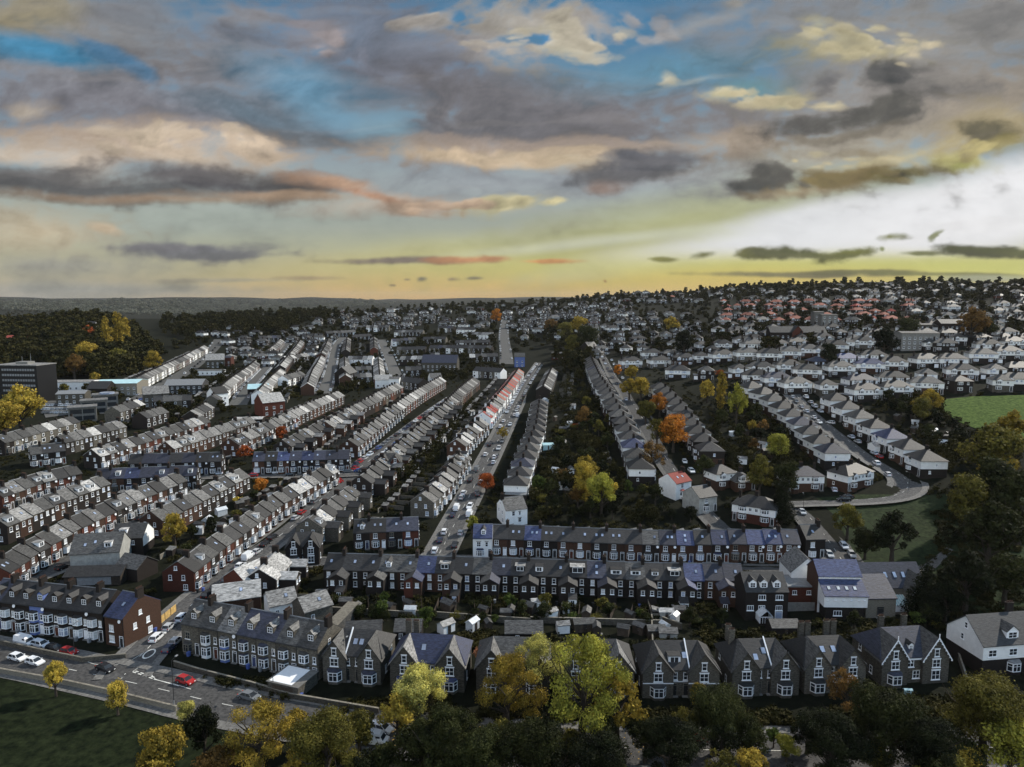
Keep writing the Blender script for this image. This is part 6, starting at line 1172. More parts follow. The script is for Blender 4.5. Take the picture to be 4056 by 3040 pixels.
def lamp(tile, x, y, h, label, arm=1.2):
    p = gp(x, y, 0, tile); m = MB().tube((0, 0, -.3), (0, 0, h * .2), .11, .1, 'metal_grey', 8).tube((0, 0, h * .2), (0, 0, h), .07, .05, 'paint_dark', 8)
    place([P('pole', m), P('arm', MB().tube((0, 0, h), (0, arm, h + .25), .045, .04, 'paint_dark', 6)), P('lamp_head', MB().box(-.15, .15, arm - .1, arm + .55, h + .18, h + .32, 'metal_grey'), [P('lens', MB().box(-.1, .1, arm, arm + .5, h + .14, h + .18, 'lamp_glass'))])], 'street_lamp', label, 'street lamp', 'street lamps', p, rg.uniform(-.3, .3))
for a in [('a', 2010, 1640, 10, 'tall dark lamp post at the bend of the junction kerb'), ('0', 1330, 2330, 6, 'lamp post on the pavement before the glaring white roof'), ('2', 245, 1010, 8, 'lamp post in front of the first gabled villa'), ('b', 970, 1200, 8, 'lamp post before the dormered stone terrace'), ('a', 860, 1010, 7, 'lamp post by the red parked car below the tall terrace'),
          ('5', 905, 860, 6.5, 'lamp post by the rust tree on the vans street'), ('5', 745, 1180, 6.5, 'lamp post near the lime bush on the vans street'), ('5', 1080, 600, 6.5, 'lamp post halfway up the street of parked vans'), ('6', 830, 1000, 6.5, 'lamp post beside the silver car below the bend'), ('6', 1490, 860, 6.5, 'lamp post on the outside of the bend')]: lamp(*a)
# bins, sheds, greenhouse, parasol
def smallbox(tile, x, y, w, d, h, mt, roof, name, label, cat, rz=0):
    p = gp(x, y, 0, tile); a, b = gbox(w, d, h, h + d * .25, mt, roof, ov=.15, base=-.5); place([P('wall', a), P('roof', b), door(I4, 0, -d / 2, 0, 'timber_dark', mt, w=.7, h=1.7)], name, label, cat, None, p, math.radians(rz))
def bin_(tile, x, y, mt, label):
    p = gp(x, y, 0, tile); place([P('body', MB().add([(-.24, -.28, .1), (.24, -.28, .1), (.24, .28, .1), (-.24, .28, .1), (-.3, -.36, 1.), (.3, -.36, 1.), (.3, .36, 1.), (-.3, .36, 1.)], [(3, 2, 1, 0), (4, 5, 6, 7), (0, 1, 5, 4), (1, 2, 6, 5), (2, 3, 7, 6), (3, 0, 4, 7)], mt)), P('lid', MB().box(-.32, .32, -.38, .38, 1., 1.07, mt)), P('wheel', MB().cyl((0, 0), .12, -.26, .26, 'tyre', 10, M=T((0, .3, .12)) @ Matrix.Rotation(PI / 2, 4, 'Y')))], 'wheelie_bin', label, 'bin', 'wheelie bins', p, 0)
bin_('b', 1235, 1245, 'paint_blue', 'blue wheelie bin beside the bright flat garage roof'); bin_('a', 1790, 740, 'paint_blue', 'wheelie bin at the near end of the yellow fence'); bin_('b', 300, 225, 'paint_blue', 'blue wheelie bin on the pavement of the roundel street'); bin_('b', 250, 240, 'paint_dark', 'black wheelie bin beside the blue pavement bin')
p = gp(1835, 990 - 0, 0, '1'); a_, b_ = MB().box(-3.6, 3.6, -3.2, 3.2, -1, 2.5, 'stone'), MB().box(-3.8, 3.8, -3.4, 3.4, 2.5, 2.65, 'concrete').box(-3.3, 2., -3., 3., 2.654, 2.70, 'paint_white')
place([P('wall', a_), P('flat_roof', b_), P('garage_door', MB().box(-2.4, 2.4, -3.28, -3.2, 0, 2.1, 'timber_dark'))], 'garage', 'flat-roofed garage with a bright white roof below the stone terrace', 'garage', None, p, math.radians(-20))
for i, (tl, x, y, w, d, mt, rf, lb) in enumerate([('2', 1535, 630, 1.6, 1.6, 'render_white', 'slate_pale', 'tiny white cabin by the patio of the winged terrace'), ('2', 2120, 665, 3.4, 2.2, 'render_grey', 'slate_pale', 'pale-roofed shed behind the white lean-to'), ('2', 1640, 730, 5, 3, 'timber_dark', 'slate_mid', 'grey-roofed shed in the middle back gardens'),
      ('3', 800, 745, 6.5, 4.5, 'brick_dark', 'slate_mid', 'grey-roofed garden store behind the paired chimneys'), ('3', 60, 770, 4, 3, 'timber_dark', 'slate_mid', 'garden shed behind the white-banded villa'), ('3', 130, 785, 4, 3, 'render_grey', 'slate_light', 'pale shed touching the garden shed behind the white-banded villa'), ('5', 1375, 600, 5, 3, 'metal_pale', 'metal_pale', 'turquoise garden shed beside the hipped row'),
      ('e', 815, 930, 3, 3, 'render_white', 'slate_light', 'small white summer house in the dark gardens'), ('2', 1380, 610, 4, 3, 'render_white', 'slate_pale', 'white garage with dark doorway behind the winged terrace'), ('6', 1290, 605, 5, 5, 'render_white', 'slate_pale', 'white car shelter on the drive inside the bend'), ('3', 1530, 1140, 1.2, .5, 'metal_pale', 'metal_pale', 'small turquoise sign-like box in the dark front garden')]):
    smallbox(tl, x, y, w, d, 2.1, mt, rf, 'garden_shed', lb, 'shed', rg.uniform(-8, 8))
# greenhouses, sheds and bins dotted through the yards
def near_phrase(pos, what, used=set()):
    for q in sorted(SPOTS, key=lambda q: (q[0] - pos.x) ** 2 + (q[1] - pos.y) ** 2)[:50]:
        lb = ' '.join(f"{what} {q[2]}".split()[:16])
        if lb not in USED: return lb
rs = random.Random(41)
for poly_t, poly, n in [('2', [(20, 590), (2200, 640), (2200, 690), (20, 640)], 16), ('5', [(1330, 300), (1600, 300), (1800, 700), (1350, 980)], 14), ('6', [(300, 420), (700, 600), (600, 760), (380, 660)], 8), ('6', [(1300, 350), (1750, 520), (1700, 600), (1450, 470)], 8), ('4', [(1150, 850), (1500, 760), (1600, 850), (1200, 1040)], 9), ('5', [(480, 800), (760, 480), (1000, 300), (860, 420), (600, 700)], 9), ('2', [(0, 700), (2200, 745), (2200, 770), (0, 735)], 10)]:
    for k in range(n):
        for _ in range(20):
            xs = [q[0] for q in poly]; ys = [q[1] for q in poly]; x, y = rs.uniform(min(xs), max(xs)), rs.uniform(min(ys), max(ys))
            if not inside(x, y, poly): continue
            q = gp(x, y, 0, poly_t)
            if free(q.x, q.y): break
        else: continue
        kind = rs.choice(('shed', 'shed', 'greenhouse', 'shed', 'cabin')); wl, rf, cw = {'shed': ('timber_dark', 'slate_mid', 'dark garden shed'), 'greenhouse': ('glass_pale', 'glass_pale', 'pale glass greenhouse'), 'cabin': ('render_white', 'slate_light', 'white garden cabin')}[kind]
        lb = near_phrase(q, cw + ' near'); w_ = rs.uniform(2, 3.6)
        if not lb: continue
        a, b = gbox(w_, w_ * .7, 2., 2. + w_ * .22, wl, rf, ov=.12, base=-.5); place([P('wall', a), P('roof', b), door(I4, 0, -w_ * .35, 0, 'timber_dark', 'timber_dark', w=.7, h=1.6)], 'greenhouse' if kind == 'greenhouse' else 'garden_shed', lb, 'shed' if kind != 'greenhouse' else 'greenhouse', 'garden buildings', q, rs.uniform(0, 6.28)); occupy(q.x, q.y, 1)
for h in [h for h in HOUSES if h['style'] == 'terrace' and h['dist'] < 215 and h['kw'].get('w', 9) < 5.9][:70]:
    if rs.random() < .45: continue
    M = T(h['pos']) @ RZ(h['rz']); back = bool(h['kw'].get('off')); q = M @ Vector((rs.uniform(-1.5, 1.5), 10.5 if back else -5.9, 0)); q.z = hgt(q.x, q.y); c = rs.choice(('paint_blue', 'paint_dark', 'paint_dark', 'metal_grey'))
    lb = ' '.join((f"{ {'paint_blue': 'blue', 'paint_dark': 'black', 'metal_grey': 'grey'}[c]} wheelie bin {'behind' if back else 'before'} the" + h['label'][h['label'].find(',') + 1:]).replace(' from the near end of', ' house of').replace(' from the far end of', ' house of').replace(' from the junction end of', ' house of').replace(' from the white-house end of', ' house of').replace(' from the car-street end of', ' house of').split()[:16])
    if lb in USED or ',' not in h['label']: continue
    place([P('body', MB().add([(-.24, -.28, .1), (.24, -.28, .1), (.24, .28, .1), (-.24, .28, .1), (-.3, -.36, 1.), (.3, -.36, 1.), (.3, .36, 1.), (-.3, .36, 1.)], [(3, 2, 1, 0), (4, 5, 6, 7), (0, 1, 5, 4), (1, 2, 6, 5), (2, 3, 7, 6), (3, 0, 4, 7)], c)), P('lid', MB().box(-.32, .32, -.38, .38, 1., 1.07, c))], 'wheelie_bin', lb, 'bin', 'wheelie bins', q, h['rz'])
# ---------------------------------------------------------------- cars
def along(rname, side, s0, s1, n, colrs, start=1, skip=0., off=None, kinds=('hatchback', 'hatchback', 'estate', 'saloon', 'suv'), word='kerb'):
    pts, w, lift = ROADS[rname]; rg = random.Random(rname + side + str(s0)); L_ = [0]
    for a, b in zip(pts, pts[1:]): L_.append(L_[-1] + (b - a).length)
    k = start
    for i in range(n):
        if rg.random() < skip: continue
        s = L_[-1] * (s0 + (s1 - s0) * (i + .5 + rg.uniform(-.12, .12)) / n); j = 0
        while j < len(pts) - 2 and s > L_[j + 1]: j += 1
        t = (s - L_[j]) / max(1e-6, L_[j + 1] - L_[j]); q = pts[j].lerp(pts[j + 1], t); d = (pts[j + 1] - pts[j]).normalized(); sg = 1 if side == 'right' else -1; o = (w / 2 - 1.1 if off is None else off) * sg
        x, y = q.x + d.y * o, q.y - d.x * o; c = rg.choice(colrs); kd = rg.choice(kinds)
        car(Vector((x, y, hgt(q.x, q.y) + lift)), math.atan2(d.y, d.x) + (PI if rg.random() < .5 else 0), kd, c, f"{c} {kd}, {ordn(k)} vehicle up the {side} {word} of {rname}", 'vehicles on ' + rname); k += 1
MIX = ('white', 'silver', 'silver', 'grey', 'black', 'black', 'pale', 'red', 'blue', 'navy', 'white')
LITE = ('white', 'silver', 'pale', 'silver', 'grey', 'white', 'black')
def carat(tile, x, y, kind, c, label, d, flip=False):
    p = gp(x, y, .1, tile); q = gp(x + d[0], y + d[1], .1, tile); a = math.atan2(q.y - p.y, q.x - p.x); p.z += .09; car(p, a + (PI if flip else 0), kind, c, label, 'hand-placed vehicles'); occupy(p.x, p.y, 2)
mr = (60, 14)
for a in [('a', 285, 880, 'van', 'white', 'white van parked first in the row below the tall terrace', mr), ('a', 470, 905, 'estate', 'pale', 'pale blue estate car parked behind the white van', mr), ('a', 630, 950, 'hatchback', 'black', 'black hatchback between the pale blue estate and the red car', mr), ('a', 800, 990, 'hatchback', 'red', 'red hatchback parked nearest the junction below the tall terrace', mr),
          ('a', 205, 1060, 'hatchback', 'white', 'white hatchback leading on the park side of the main road', mr), ('a', 405, 1108, 'hatchback', 'white', 'white hatchback beside the first small yellow tree', mr), ('a', 1215, 1180, 'saloon', 'black', 'black saloon driving past the junction', (60, 22)), ('a', 2140, 1325, 'hatchback', 'red', 'dark red hatchback on the main road beyond the lamp post', (60, 18)),
          ('b', 740, 1245, 'saloon', 'grey', 'dark grey saloon under the front wall of the stone terrace', (60, 16)), ('a', 1815, 820, 'estate', 'white', 'white estate car parked nearest the painted ring', (50, -42)), ('a', 1950, 700, 'hatchback', 'silver', 'silver hatchback second in line from the painted ring', (50, -44)), ('a', 2100, 590, 'estate', 'pale', 'pale estate third in line beside the yellow fence', (50, -46)),
          ('a', 1955, 950, 'hatchback', 'navy', 'dark blue car facing the painted ring on the right', (50, -44)), ('a', 2030, 865, 'hatchback', 'silver', 'silver car behind the dark blue one by the hedge', (50, -44)),
          ('b', 345, 270, 'suv', 'black', 'black car nearest of three dark cars beside the bayed terrace', (50, -42)), ('b', 425, 200, 'suv', 'black', 'black car in the middle of three dark cars', (50, -42)), ('b', 530, 115, 'estate', 'grey', 'farthest of three dark cars opposite the glaring roof', (50, -42)),
          ('1', 1505, 232, 'hatchback', 'white', 'white car below the white van on the roundel street', (50, -38)), ('1', 1553, 178, 'van', 'white', 'white van parked on the roundel street', (50, -38)), ('1', 1610, 143, 'hatchback', 'silver', 'silver car just above the white van on the roundel street', (50, -38)), ('1', 1660, 95, 'saloon', 'black', 'black saloon above the silver car on the roundel street', (50, -38)), ('1', 1706, 55, 'suv', 'black', 'black four-wheel drive above the black saloon', (50, -38)),
          ('4', 1850, 880, 'hatchback', 'silver', 'silver car below the red van on the roundel street', (50, -38)), ('4', 1890, 845, 'hatchback', 'red', 'red car on the left of the roundel street', (50, -38)), ('4', 1970, 775, 'estate', 'grey', 'grey estate above the red car', (50, -38)), ('5', 60, 815, 'van', 'red', 'red van turning at the cross street junction', (50, -20)), ('5', 170, 725, 'saloon', 'red', 'dark red saloon by the white-ended terrace', (50, -30)),
          ('2', 455, 1320, 'estate', 'white', 'white car behind the dark tree by the park road', (50, 12)), ('2', 420, 1390, 'van', 'white', 'white van half hidden by the trees on the park road', (50, 6)), ('3', 300, 1375, 'hatchback', 'red', 'bright red car glimpsed in the dark trees', (60, 4)), ('3', 530, 1385, 'hatchback', 'silver', 'silver car glimpsed right of the red one', (60, 4)), ('3', 1020, 1325, 'hatchback', 'pale', 'pale car glimpsed above the lime shrub', (60, -4)),
          ('2', 770, 275, 'estate', 'white', 'white estate lowest on the street of parked vans', (18, -50)), ('2', 800, 215, 'hatchback', 'navy', 'dark blue hatchback above the lowest white estate', (18, -50)), ('2', 826, 165, 'estate', 'white', 'white estate car third from the bottom left', (20, -50)), ('2', 888, 245, 'suv', 'black', 'black car with pale roof at the bottom right kerb', (22, -60)), ('2', 922, 172, 'hatchback', 'silver', 'silver hatchback beside the lime bush', (22, -60)),
          ('2', 875, 68, 'hatchback', 'navy', 'dark blue car below the white van', (20, -50)), ('2', 897, 28, 'van', 'white', 'white van on the left kerb near the brick gable', (20, -50)), ('2', 972, 62, 'van', 'white', 'white van opposite it above the lime bush', (20, -50)), ('5', 835, 910, 'hatchback', 'silver', 'silver car on the left below the rust tree', (22, -42)), ('5', 890, 800, 'suv', 'black', 'black car beside the rust tree', (22, -42)), ('5', 930, 735, 'van', 'grey', 'grey van above the rust tree', (22, -42)), ('5', 940, 890, 'estate', 'black', 'black estate right of the rust tree lane', (22, -50)),
          ('5', 1035, 690, 'hatchback', 'pale', 'pale hatchback right of the grey van', (22, -42)), ('5', 985, 640, 'hatchback', 'white', 'white hatchback above the side turning', (24, -42)), ('5', 1055, 650, 'estate', 'grey', 'grey estate beside the pale hatchback', (22, -42)), ('5', 1078, 465, 'estate', 'white', 'white car midway on the left of the vans street', (24, -42)), ('5', 1097, 430, 'hatchback', 'white', 'white hatchback just above the midway white car', (24, -42)), ('5', 1185, 395, 'van', 'pale', 'pale van behind the small yellow tree', (20, -42)),
          ('6', 1105, 905, 'saloon', 'black', 'black saloon driving on the bend', (-60, 2)), ('6', 1085, 925, 'suv', 'black', 'black car close beside the driving saloon', (-60, 2)), ('6', 1358, 765, 'hatchback', 'white', 'white car on the inner kerb of the bend', (-40, -40)), ('6', 1288, 697, 'suv', 'white', 'white car above it on the bend', (-40, -40)), ('6', 1305, 655, 'hatchback', 'red', 'pink-red car next to the white ones on the bend', (-40, -30)), ('6', 1275, 632, 'hatchback', 'pale', 'pale car above the pink-red one', (-40, -30)),
          ('6', 1025, 862, 'hatchback', 'pale', 'pale hatchback on the drive inside the bend', (-14, -40)), ('6', 1465, 690, 'hatchback', 'silver', 'silver car on a drive outside the bend', (-60, 0)), ('6', 1400, 665, 'hatchback', 'grey', 'grey car on the next drive outside the bend', (-60, 0)), ('6', 1130, 530, 'hatchback', 'pale', 'pale blue car up the street inside the bend', (-40, -34)), ('6', 1170, 560, 'hatchback', 'silver', 'silver car below the pale blue car', (-40, -34)), ('6', 1110, 450, 'suv', 'white', 'white car on the drive above the bend', (-60, 0)), ('6', 1000, 440, 'hatchback', 'white', 'white car parked on the left above the bend', (-60, -20)),
          ('6', 825, 1003, 'hatchback', 'silver', 'silver car below the junction of the bend', (26, 40)), ('3', 1075, 300, 'hatchback', 'silver', 'silver car near the top of the lane by the gabled block', (30, 40)), ('3', 1160, 250, 'estate', 'pale', 'pale blue estate on the park kerb', (30, 44)), ('3', 1205, 300, 'hatchback', 'silver', 'silver hatchback lower on the park kerb', (30, 44)), ('6', 88, 685, 'hatchback', 'white', 'white car at the foot of the avenue', (16, 50)), ('6', 130, 745, 'suv', 'white', 'white car below it on the avenue drive', (30, 40))]:
    carat(*a)
along('the roundel street', 'left', .52, .98, 26, MIX); along('the roundel street', 'right', .5, .98, 26, MIX, skip=.15)
along('the street of parked vans', 'left', .44, .98, 26, LITE, skip=.05); along('the street of parked vans', 'right', .42, .98, 24, LITE, skip=.1)
along('the avenue', 'left', .25, .95, 18, LITE, skip=.4); along('the avenue', 'right', .25, .95, 18, LITE, skip=.5); along('the bend', 'left', .02, .3, 6, LITE, skip=.3); along('the bend', 'right', .02, .3, 6, LITE, skip=.2)
along('the cross street', 'right', .1, .9, 12, MIX, skip=.4); along('the cross street', 'left', .1, .9, 12, MIX, skip=.5); along('the yard street', 'right', .1, .9, 10, ('red', 'black', 'blue', 'grey'), skip=.5)
along('the main road to town', 'left', .1, .95, 22, LITE, skip=.4); along('the main road to town', 'right', .1, .95, 24, MIX, skip=.4, off=2.)
along('the car-filled street', 'left', .05, .97, 52, LITE); along('the car-filled street', 'right', .05, .97, 52, LITE); along('the white-lined street', 'left', .02, .95, 42, LITE); along('the white-lined street', 'right', .02, .95, 40, LITE, skip=.1); along('the wide street', 'left', .02, .95, 30, LITE, skip=.1); along('the wide street', 'right', .02, .95, 26, LITE, skip=.4)
along('the top road', 'left', .02, .95, 22, LITE, skip=.2); along('the top road', 'right', .02, .95, 24, LITE, skip=.3)
rg = random.Random(12)
for i in range(22):
    x, y = 400 + (i % 8) * 36 + rg.uniform(-8, 8), 690 + (i // 8) * 32; q = gp(x, y, 0, 'c'); q.z += .3; c = rg.choice(LITE)
    car(q, rg.uniform(-.15, .15) + .2, 'hatchback', c, f'{c} hatchback, {ORD[i % 8]} from the left in the {["back", "middle", "front"][i // 8]} line of the office car park', 'cars in the office car park')
along('the street of parked vans', 'left', .12, .42, 9, LITE, skip=.35); along('the street of parked vans', 'right', .12, .4, 9, LITE, skip=.35); along('the cross street', 'left', .91, .99, 2, MIX)
realise_cars()
# ---------------------------------------------------------------- trees
S_ = 's'
FT = [(118, 1462, 26, 'round', 'yellow', 'first small yellow street tree on the edge of the park grass', 1.35), (252, 1502, 26, 'round', 'yellow', 'second small yellow street tree nearer the lamp post', 1.35), (400, 1535, 22, 'round', 'pale', 'small pale yellow tree beside the dark holly by the lamp post', 1.1),
      (440, 1575, 42, 'round', 'black', 'near-black upright tree beside the junction', 1.5), (345, 1625, 58, 'round', 'golden', 'yellow-green tree in the bottom corner of the park', 1.1), (560, 1595, 80, 'thin', 'golden', 'wide yellow-topped tree beside the near-black one', .95), (640, 1572, 40, 'round', 'golden', 'golden tree screening the main road', 1), (775, 1572, 42, 'round', 'olive', 'olive tree screening the road before the first villa', 1), (1395, 1592, 46, 'round', 'dark', 'dark tree hiding the park road under the white-banded villa', 1), (1620, 1592, 44, 'round', 'dark', 'dark tree hiding the park road left of the green shrub', 1), (1480, 1570, 34, 'thin', 'olive', 'thin olive tree at the roadside in the dark', 1.1), (1745, 1580, 40, 'round', 'black', 'near-black tree right of the lime shrub by the road', 1), (470, 1660, 50, 'round', 'brown', 'rusty tree on the bottom edge below the near-black tree', 1),
      (705, 1605, 86, 'round', 'olive', 'big olive tree before the gabled villa', 1.), (650, 1650, 46, 'round', 'golden', 'orange-olive shrub tree under the big dark one', 1), (905, 1490, 64, 'round', 'pale', 'pale lime-yellow tree before the blue-patched villa', 1.0), (858, 1545, 46, 'round', 'yellow', 'yellow tree leaning left of the lime one', 1.),
      (960, 1605, 84, 'round', 'dark', 'dark tree under the bright lime one', 1), (1048, 1422, 26, 'round', 'pink', 'pink-topped tree rising beside the villa roof', 1.2), (1095, 1500, 74, 'thin', 'golden', 'golden-brown airy tree left of the tall thin one', 1.1), (1165, 1445, 66, 'thin', 'pale', 'pale lime upper crown before the hidden villa', 1.), (1260, 1490, 98, 'thin', 'lime', 'tall thin yellow-green tree before the white-banded row', 1.15), (1335, 1530, 60, 'thin', 'golden', 'thin golden-edged tree right of the tall yellow-green one', 1.2),
      (1150, 1625, 84, 'round', 'dark', 'dark round tree on the bottom edge in the middle', .9), (1300, 1640, 76, 'round', 'black', 'near-black tree on the bottom edge right of the middle', .9), (1040, 1640, 80, 'round', 'dark', 'dark low tree between the white van and middle', .9), (1545, 1545, 70, 'round', 'dark', 'dark tree with a brown crown below the paired-chimney villa', 1.), (1510, 1500, 26, 'round', 'golden', 'golden-topped small tree under the white-banded villa', 1),
      (1700, 1612, 26, 'round', 'lime', 'round lime shrub in the dark bottom corner', 1.1), (1672, 1590, 18, 'round', 'green', 'small green shrub left of the lime one', 1.2), (1625, 1650, 38, 'round', 'golden', 'orange-green round tree on the bottom edge', 1), (1800, 1600, 80, 'round', 'black', 'near-black tree below the villa with bargeboards', .9), (1910, 1560, 90, 'round', 'dark', 'dark olive tree right of the lime shrub', .9), (2010, 1620, 80, 'round', 'black', 'near-black tree between two olive ones', .9),
      (2130, 1535, 92, 'round', 'olive', 'large olive tree before the half-timbered villa', .9), (2185, 1610, 62, 'round', 'lime', 'yellow-green tree in the bottom right corner', 1), (2085, 1645, 36, 'round', 'golden', 'small golden-green tree left of the corner one', 1), (1995, 1655, 22, 'round', 'orange', 'small orange tree on the bottom edge', 1), (1450, 1620, 80, 'round', 'black', 'near-black tree left of the orange-green one', .9), (1830, 1490, 40, 'thin', 'brown', 'thin bare-looking tree before the grouped chimneys villa', 1.2),
      (2145, 1055, 66, 'round', 'dark', 'large dark tree beside the park path', 1.), (2150, 970, 62, 'round', 'olive', 'olive tree at the corner of the bright field', 1.), (2160, 1010, 36, 'round', 'golden', 'orange-tinted tree above the large dark one', 1), (2140, 1155, 70, 'round', 'dark', 'dark green tree on the park edge', 1), (2090, 1085, 55, 'round', 'olive', 'yellow-edged tree left of the large dark one', 1.1), (2205, 1090, 66, 'round', 'dark', 'dark green tree at the right edge of the park', 1),
      (1832, 1122, 34, 'round', 'olive', 'round olive tree inside the bend of the road', 1.), (1930, 1155, 48, 'round', 'black', 'near-black round tree alone in the park', 1.), (1870, 1170, 30, 'round', 'dark', 'dark tree left of the lone black one', 1), (2000, 1272, 42, 'cone', 'black', 'dark conifer behind the church hall', .9), (2045, 1290, 40, 'round', 'black', 'black tree beside the dark conifer', 1), (2090, 1250, 60, 'round', 'black', 'black tree behind the conifer', 1), (2175, 1240, 52, 'round', 'dark', 'dark green tree above the half-timbered villa', 1), (2185, 930, 40, 'round', 'golden', 'golden tree below the bright field', 1),
      (1262, 1040, 30, 'tall', 'yellow', 'tall bright yellow tree in the back gardens', .75), (1300, 1058, 36, 'round', 'lime', 'green-yellow round tree beside the tall yellow one', 1.2), (1268, 1012, 26, 'round', 'golden', 'golden round crown behind the tall yellow tree', 1), (1327, 1062, 14, 'tall', 'yellow', 'slim yellow tree on the right of the group', .7), (1425, 872, 22, 'round', 'orange', 'bright orange tree on the avenue', 1), (1455, 930, 36, 'round', 'orange', 'big orange-brown tree lower on the avenue', 1), (1385, 835, 22, 'round', 'golden', 'golden tree high on the avenue', 1), (1360, 838, 20, 'round', 'golden', 'golden tree left of the other golden one', 1), (1335, 800, 12, 'round', 'orange', 'small orange tree at the top of the avenue', 1),
      (1365, 803, 16, 'round', 'golden', 'golden-brown tree near the small orange one', 1), (1395, 885, 24, 'round', 'olive', 'olive tree left of the bright orange one', 1), (1420, 935, 24, 'thin', 'olive', 'grey-green thin tree under the orange trees', 1.2), (1408, 985, 28, 'thin', 'brown', 'bare brown tree on the lower avenue', 1.1), (1558, 845, 15, 'tall', 'golden', 'tall golden poplar by the lime tree', 1.45), (1592, 872, 24, 'round', 'lime', 'bright lime tree beside the golden poplar', 1.7), (1528, 842, 18, 'round', 'golden', 'orange-gold tree left of the poplar', 1.2), (1680, 962, 28, 'round', 'lime', 'round lime-yellow tree in the gardens of the bend', 1.), (1642, 1022, 30, 'round', 'olive', 'olive tree below the round lime-yellow one', 1.3),
      (1700, 1030, 30, 'round', 'dark', 'dark tree between the olive tree and bend houses', 1.2), (1690, 1075, 28, 'cone', 'black', 'black conifer left of the twin-bayed pair', 1), (1050, 1040, 20, 'round', 'rust', 'rust-red tree on the street of parked vans', 1), (1020, 1130, 17, 'round', 'lime', 'lime bush above the white-fronted terrace end', 1), (562, 1047, 17, 'round', 'orange', 'orange ball tree behind the long terrace', 1), (516, 1080, 15, 'bush', 'yellow', 'low yellow bush near the orange ball tree', 1), (376, 1142, 30, 'round', 'golden', 'olive-gold tree above the rendered house', 1.15), (42, 880, 46, 'round', 'yellow', 'huge yellow willow beside the office tower', 1), (10, 900, 40, 'round', 'golden', 'golden tree left of the huge willow', 1),
      (1244, 920, 10, 'bush', 'rust', 'small rust bush in the dark garden strip', 1), (1262, 898, 20, 'round', 'brown', 'brown tree above the small rust bush', 1), (608, 935, 18, 'round', 'rust', 'rust tree before the chapel terrace', .8), (528, 976, 20, 'round', 'rust', 'rust tree above the white-ended terrace', .7), (1555, 805, 12, 'bush', 'rust', 'rust bush above the golden poplar', 1), (1410, 745, 9, 'round', 'rust', 'rust tree above the avenue row', 1), (1150, 805, 6, 'round', 'golden', 'small golden tree at the top of the vans street', 1), (1085, 935, 12, 'thin', 'golden', 'thin golden street tree beside the pale van', 1.2), (1810, 940, 7, 'round', 'rust', 'small red tree on the street above the bend', 1),
      (1073, 682, 15, 'round', 'orange', 'orange tree at the top of the hill road', 1), (842, 680, 9, 'round', 'orange', 'small orange tree on the far slope', 1), (975, 732, 10, 'round', 'orange', 'orange-brown tree among the far dark blocks', 1.2), (1216, 648 + 5, 10, 'round', 'rust', 'rust tree below the far middle skyline', 1), (1250, 700, 20, 'round', 'golden', 'golden-olive tree in the far wood strip', 1), (1220, 715, 20, 'round', 'olive', 'olive tree left in the far wood strip', 1), (1237, 745, 22, 'round', 'olive', 'green-gold tree in the middle of the wood strip', 1), (1270, 730, 26, 'round', 'dark', 'dark tree in the far wood strip', 1.1), (1190, 705, 16, 'round', 'brown', 'brown tree at the top of the wood strip', 1),
      (1478, 740, 26, 'round', 'black', 'black round tree on the hillside', 1), (1580, 705, 10, 'tall', 'golden', 'tall golden-green poplar on the hillside', 1.5), (1555, 720, 9, 'tall', 'olive', 'slim olive poplar beside the golden one', 1.4), (1520, 715, 10, 'tall', 'dark', 'dark poplar left of the golden one', 1.4), (1450, 700, 18, 'round', 'golden', 'golden tree above the black round one', 1), (1770, 790, 8, 'cone', 'black', 'small black conifer between hillside pairs', 1), (1700, 770, 9, 'bush', 'orange', 'orange bush before a hillside pair', 1), (1910, 735, 30, 'round', 'black', 'black tree beside the hillside flats', 1), (1960, 710, 26, 'round', 'dark', 'dark tree above the hillside flats', 1), (1790, 765, 26, 'round', 'black', 'broad black tree under the school', .9), (2100, 700, 34, 'round', 'brown', 'big brown tree on the upper right slope', 1),
      (2130, 705, 26, 'round', 'dark', 'dark tree beside the big brown one', 1), (2010, 865, 24, 'round', 'golden', 'gold-topped tree at the corner of the bright field', 1), (1990, 885, 26, 'round', 'olive', 'olive tree left of the bright field', 1), (2130, 960, 30, 'round', 'dark', 'dark tree hanging over the bright field', 1), (1835, 1095, 12, 'bush', 'golden', 'small golden bush before the corner pair', 1), (1560, 1025, 14, 'bush', 'orange', 'orange bush beside the half-hidden pale house', 1), (1520, 1010, 26, 'round', 'dark', 'dark tree behind the red-tiled house', 1), (1470, 840, 8, 'bush', 'rust', 'rust bush beside the avenue houses', 1),
      (230, 720, 14, 'tall', 'golden', 'golden poplar group in the left woods', 1.3), (255, 715, 16, 'tall', 'golden', 'second golden poplar beside the first in the woods', 1.3), (272, 716, 12, 'tall', 'golden', 'third golden poplar at the end of the group', 1.3), (185, 760, 26, 'round', 'golden', 'golden-topped tree above the office tower', 1), (160, 790, 24, 'round', 'brown', 'brown tree above the office tower', 1), (330, 780, 22, 'round', 'golden', 'olive-gold tree above the shops terrace', 1), (255, 770, 18, 'round', 'olive', 'olive tree under the golden poplars', 1), (205, 815, 12, 'round', 'golden', 'round golden tree before the long white block', 1), (138, 840, 12, 'round', 'olive', 'olive tree beside the long white block', 1), (190, 718, 14, 'round', 'rust', 'rust tree beside the white house in the woods', 1),
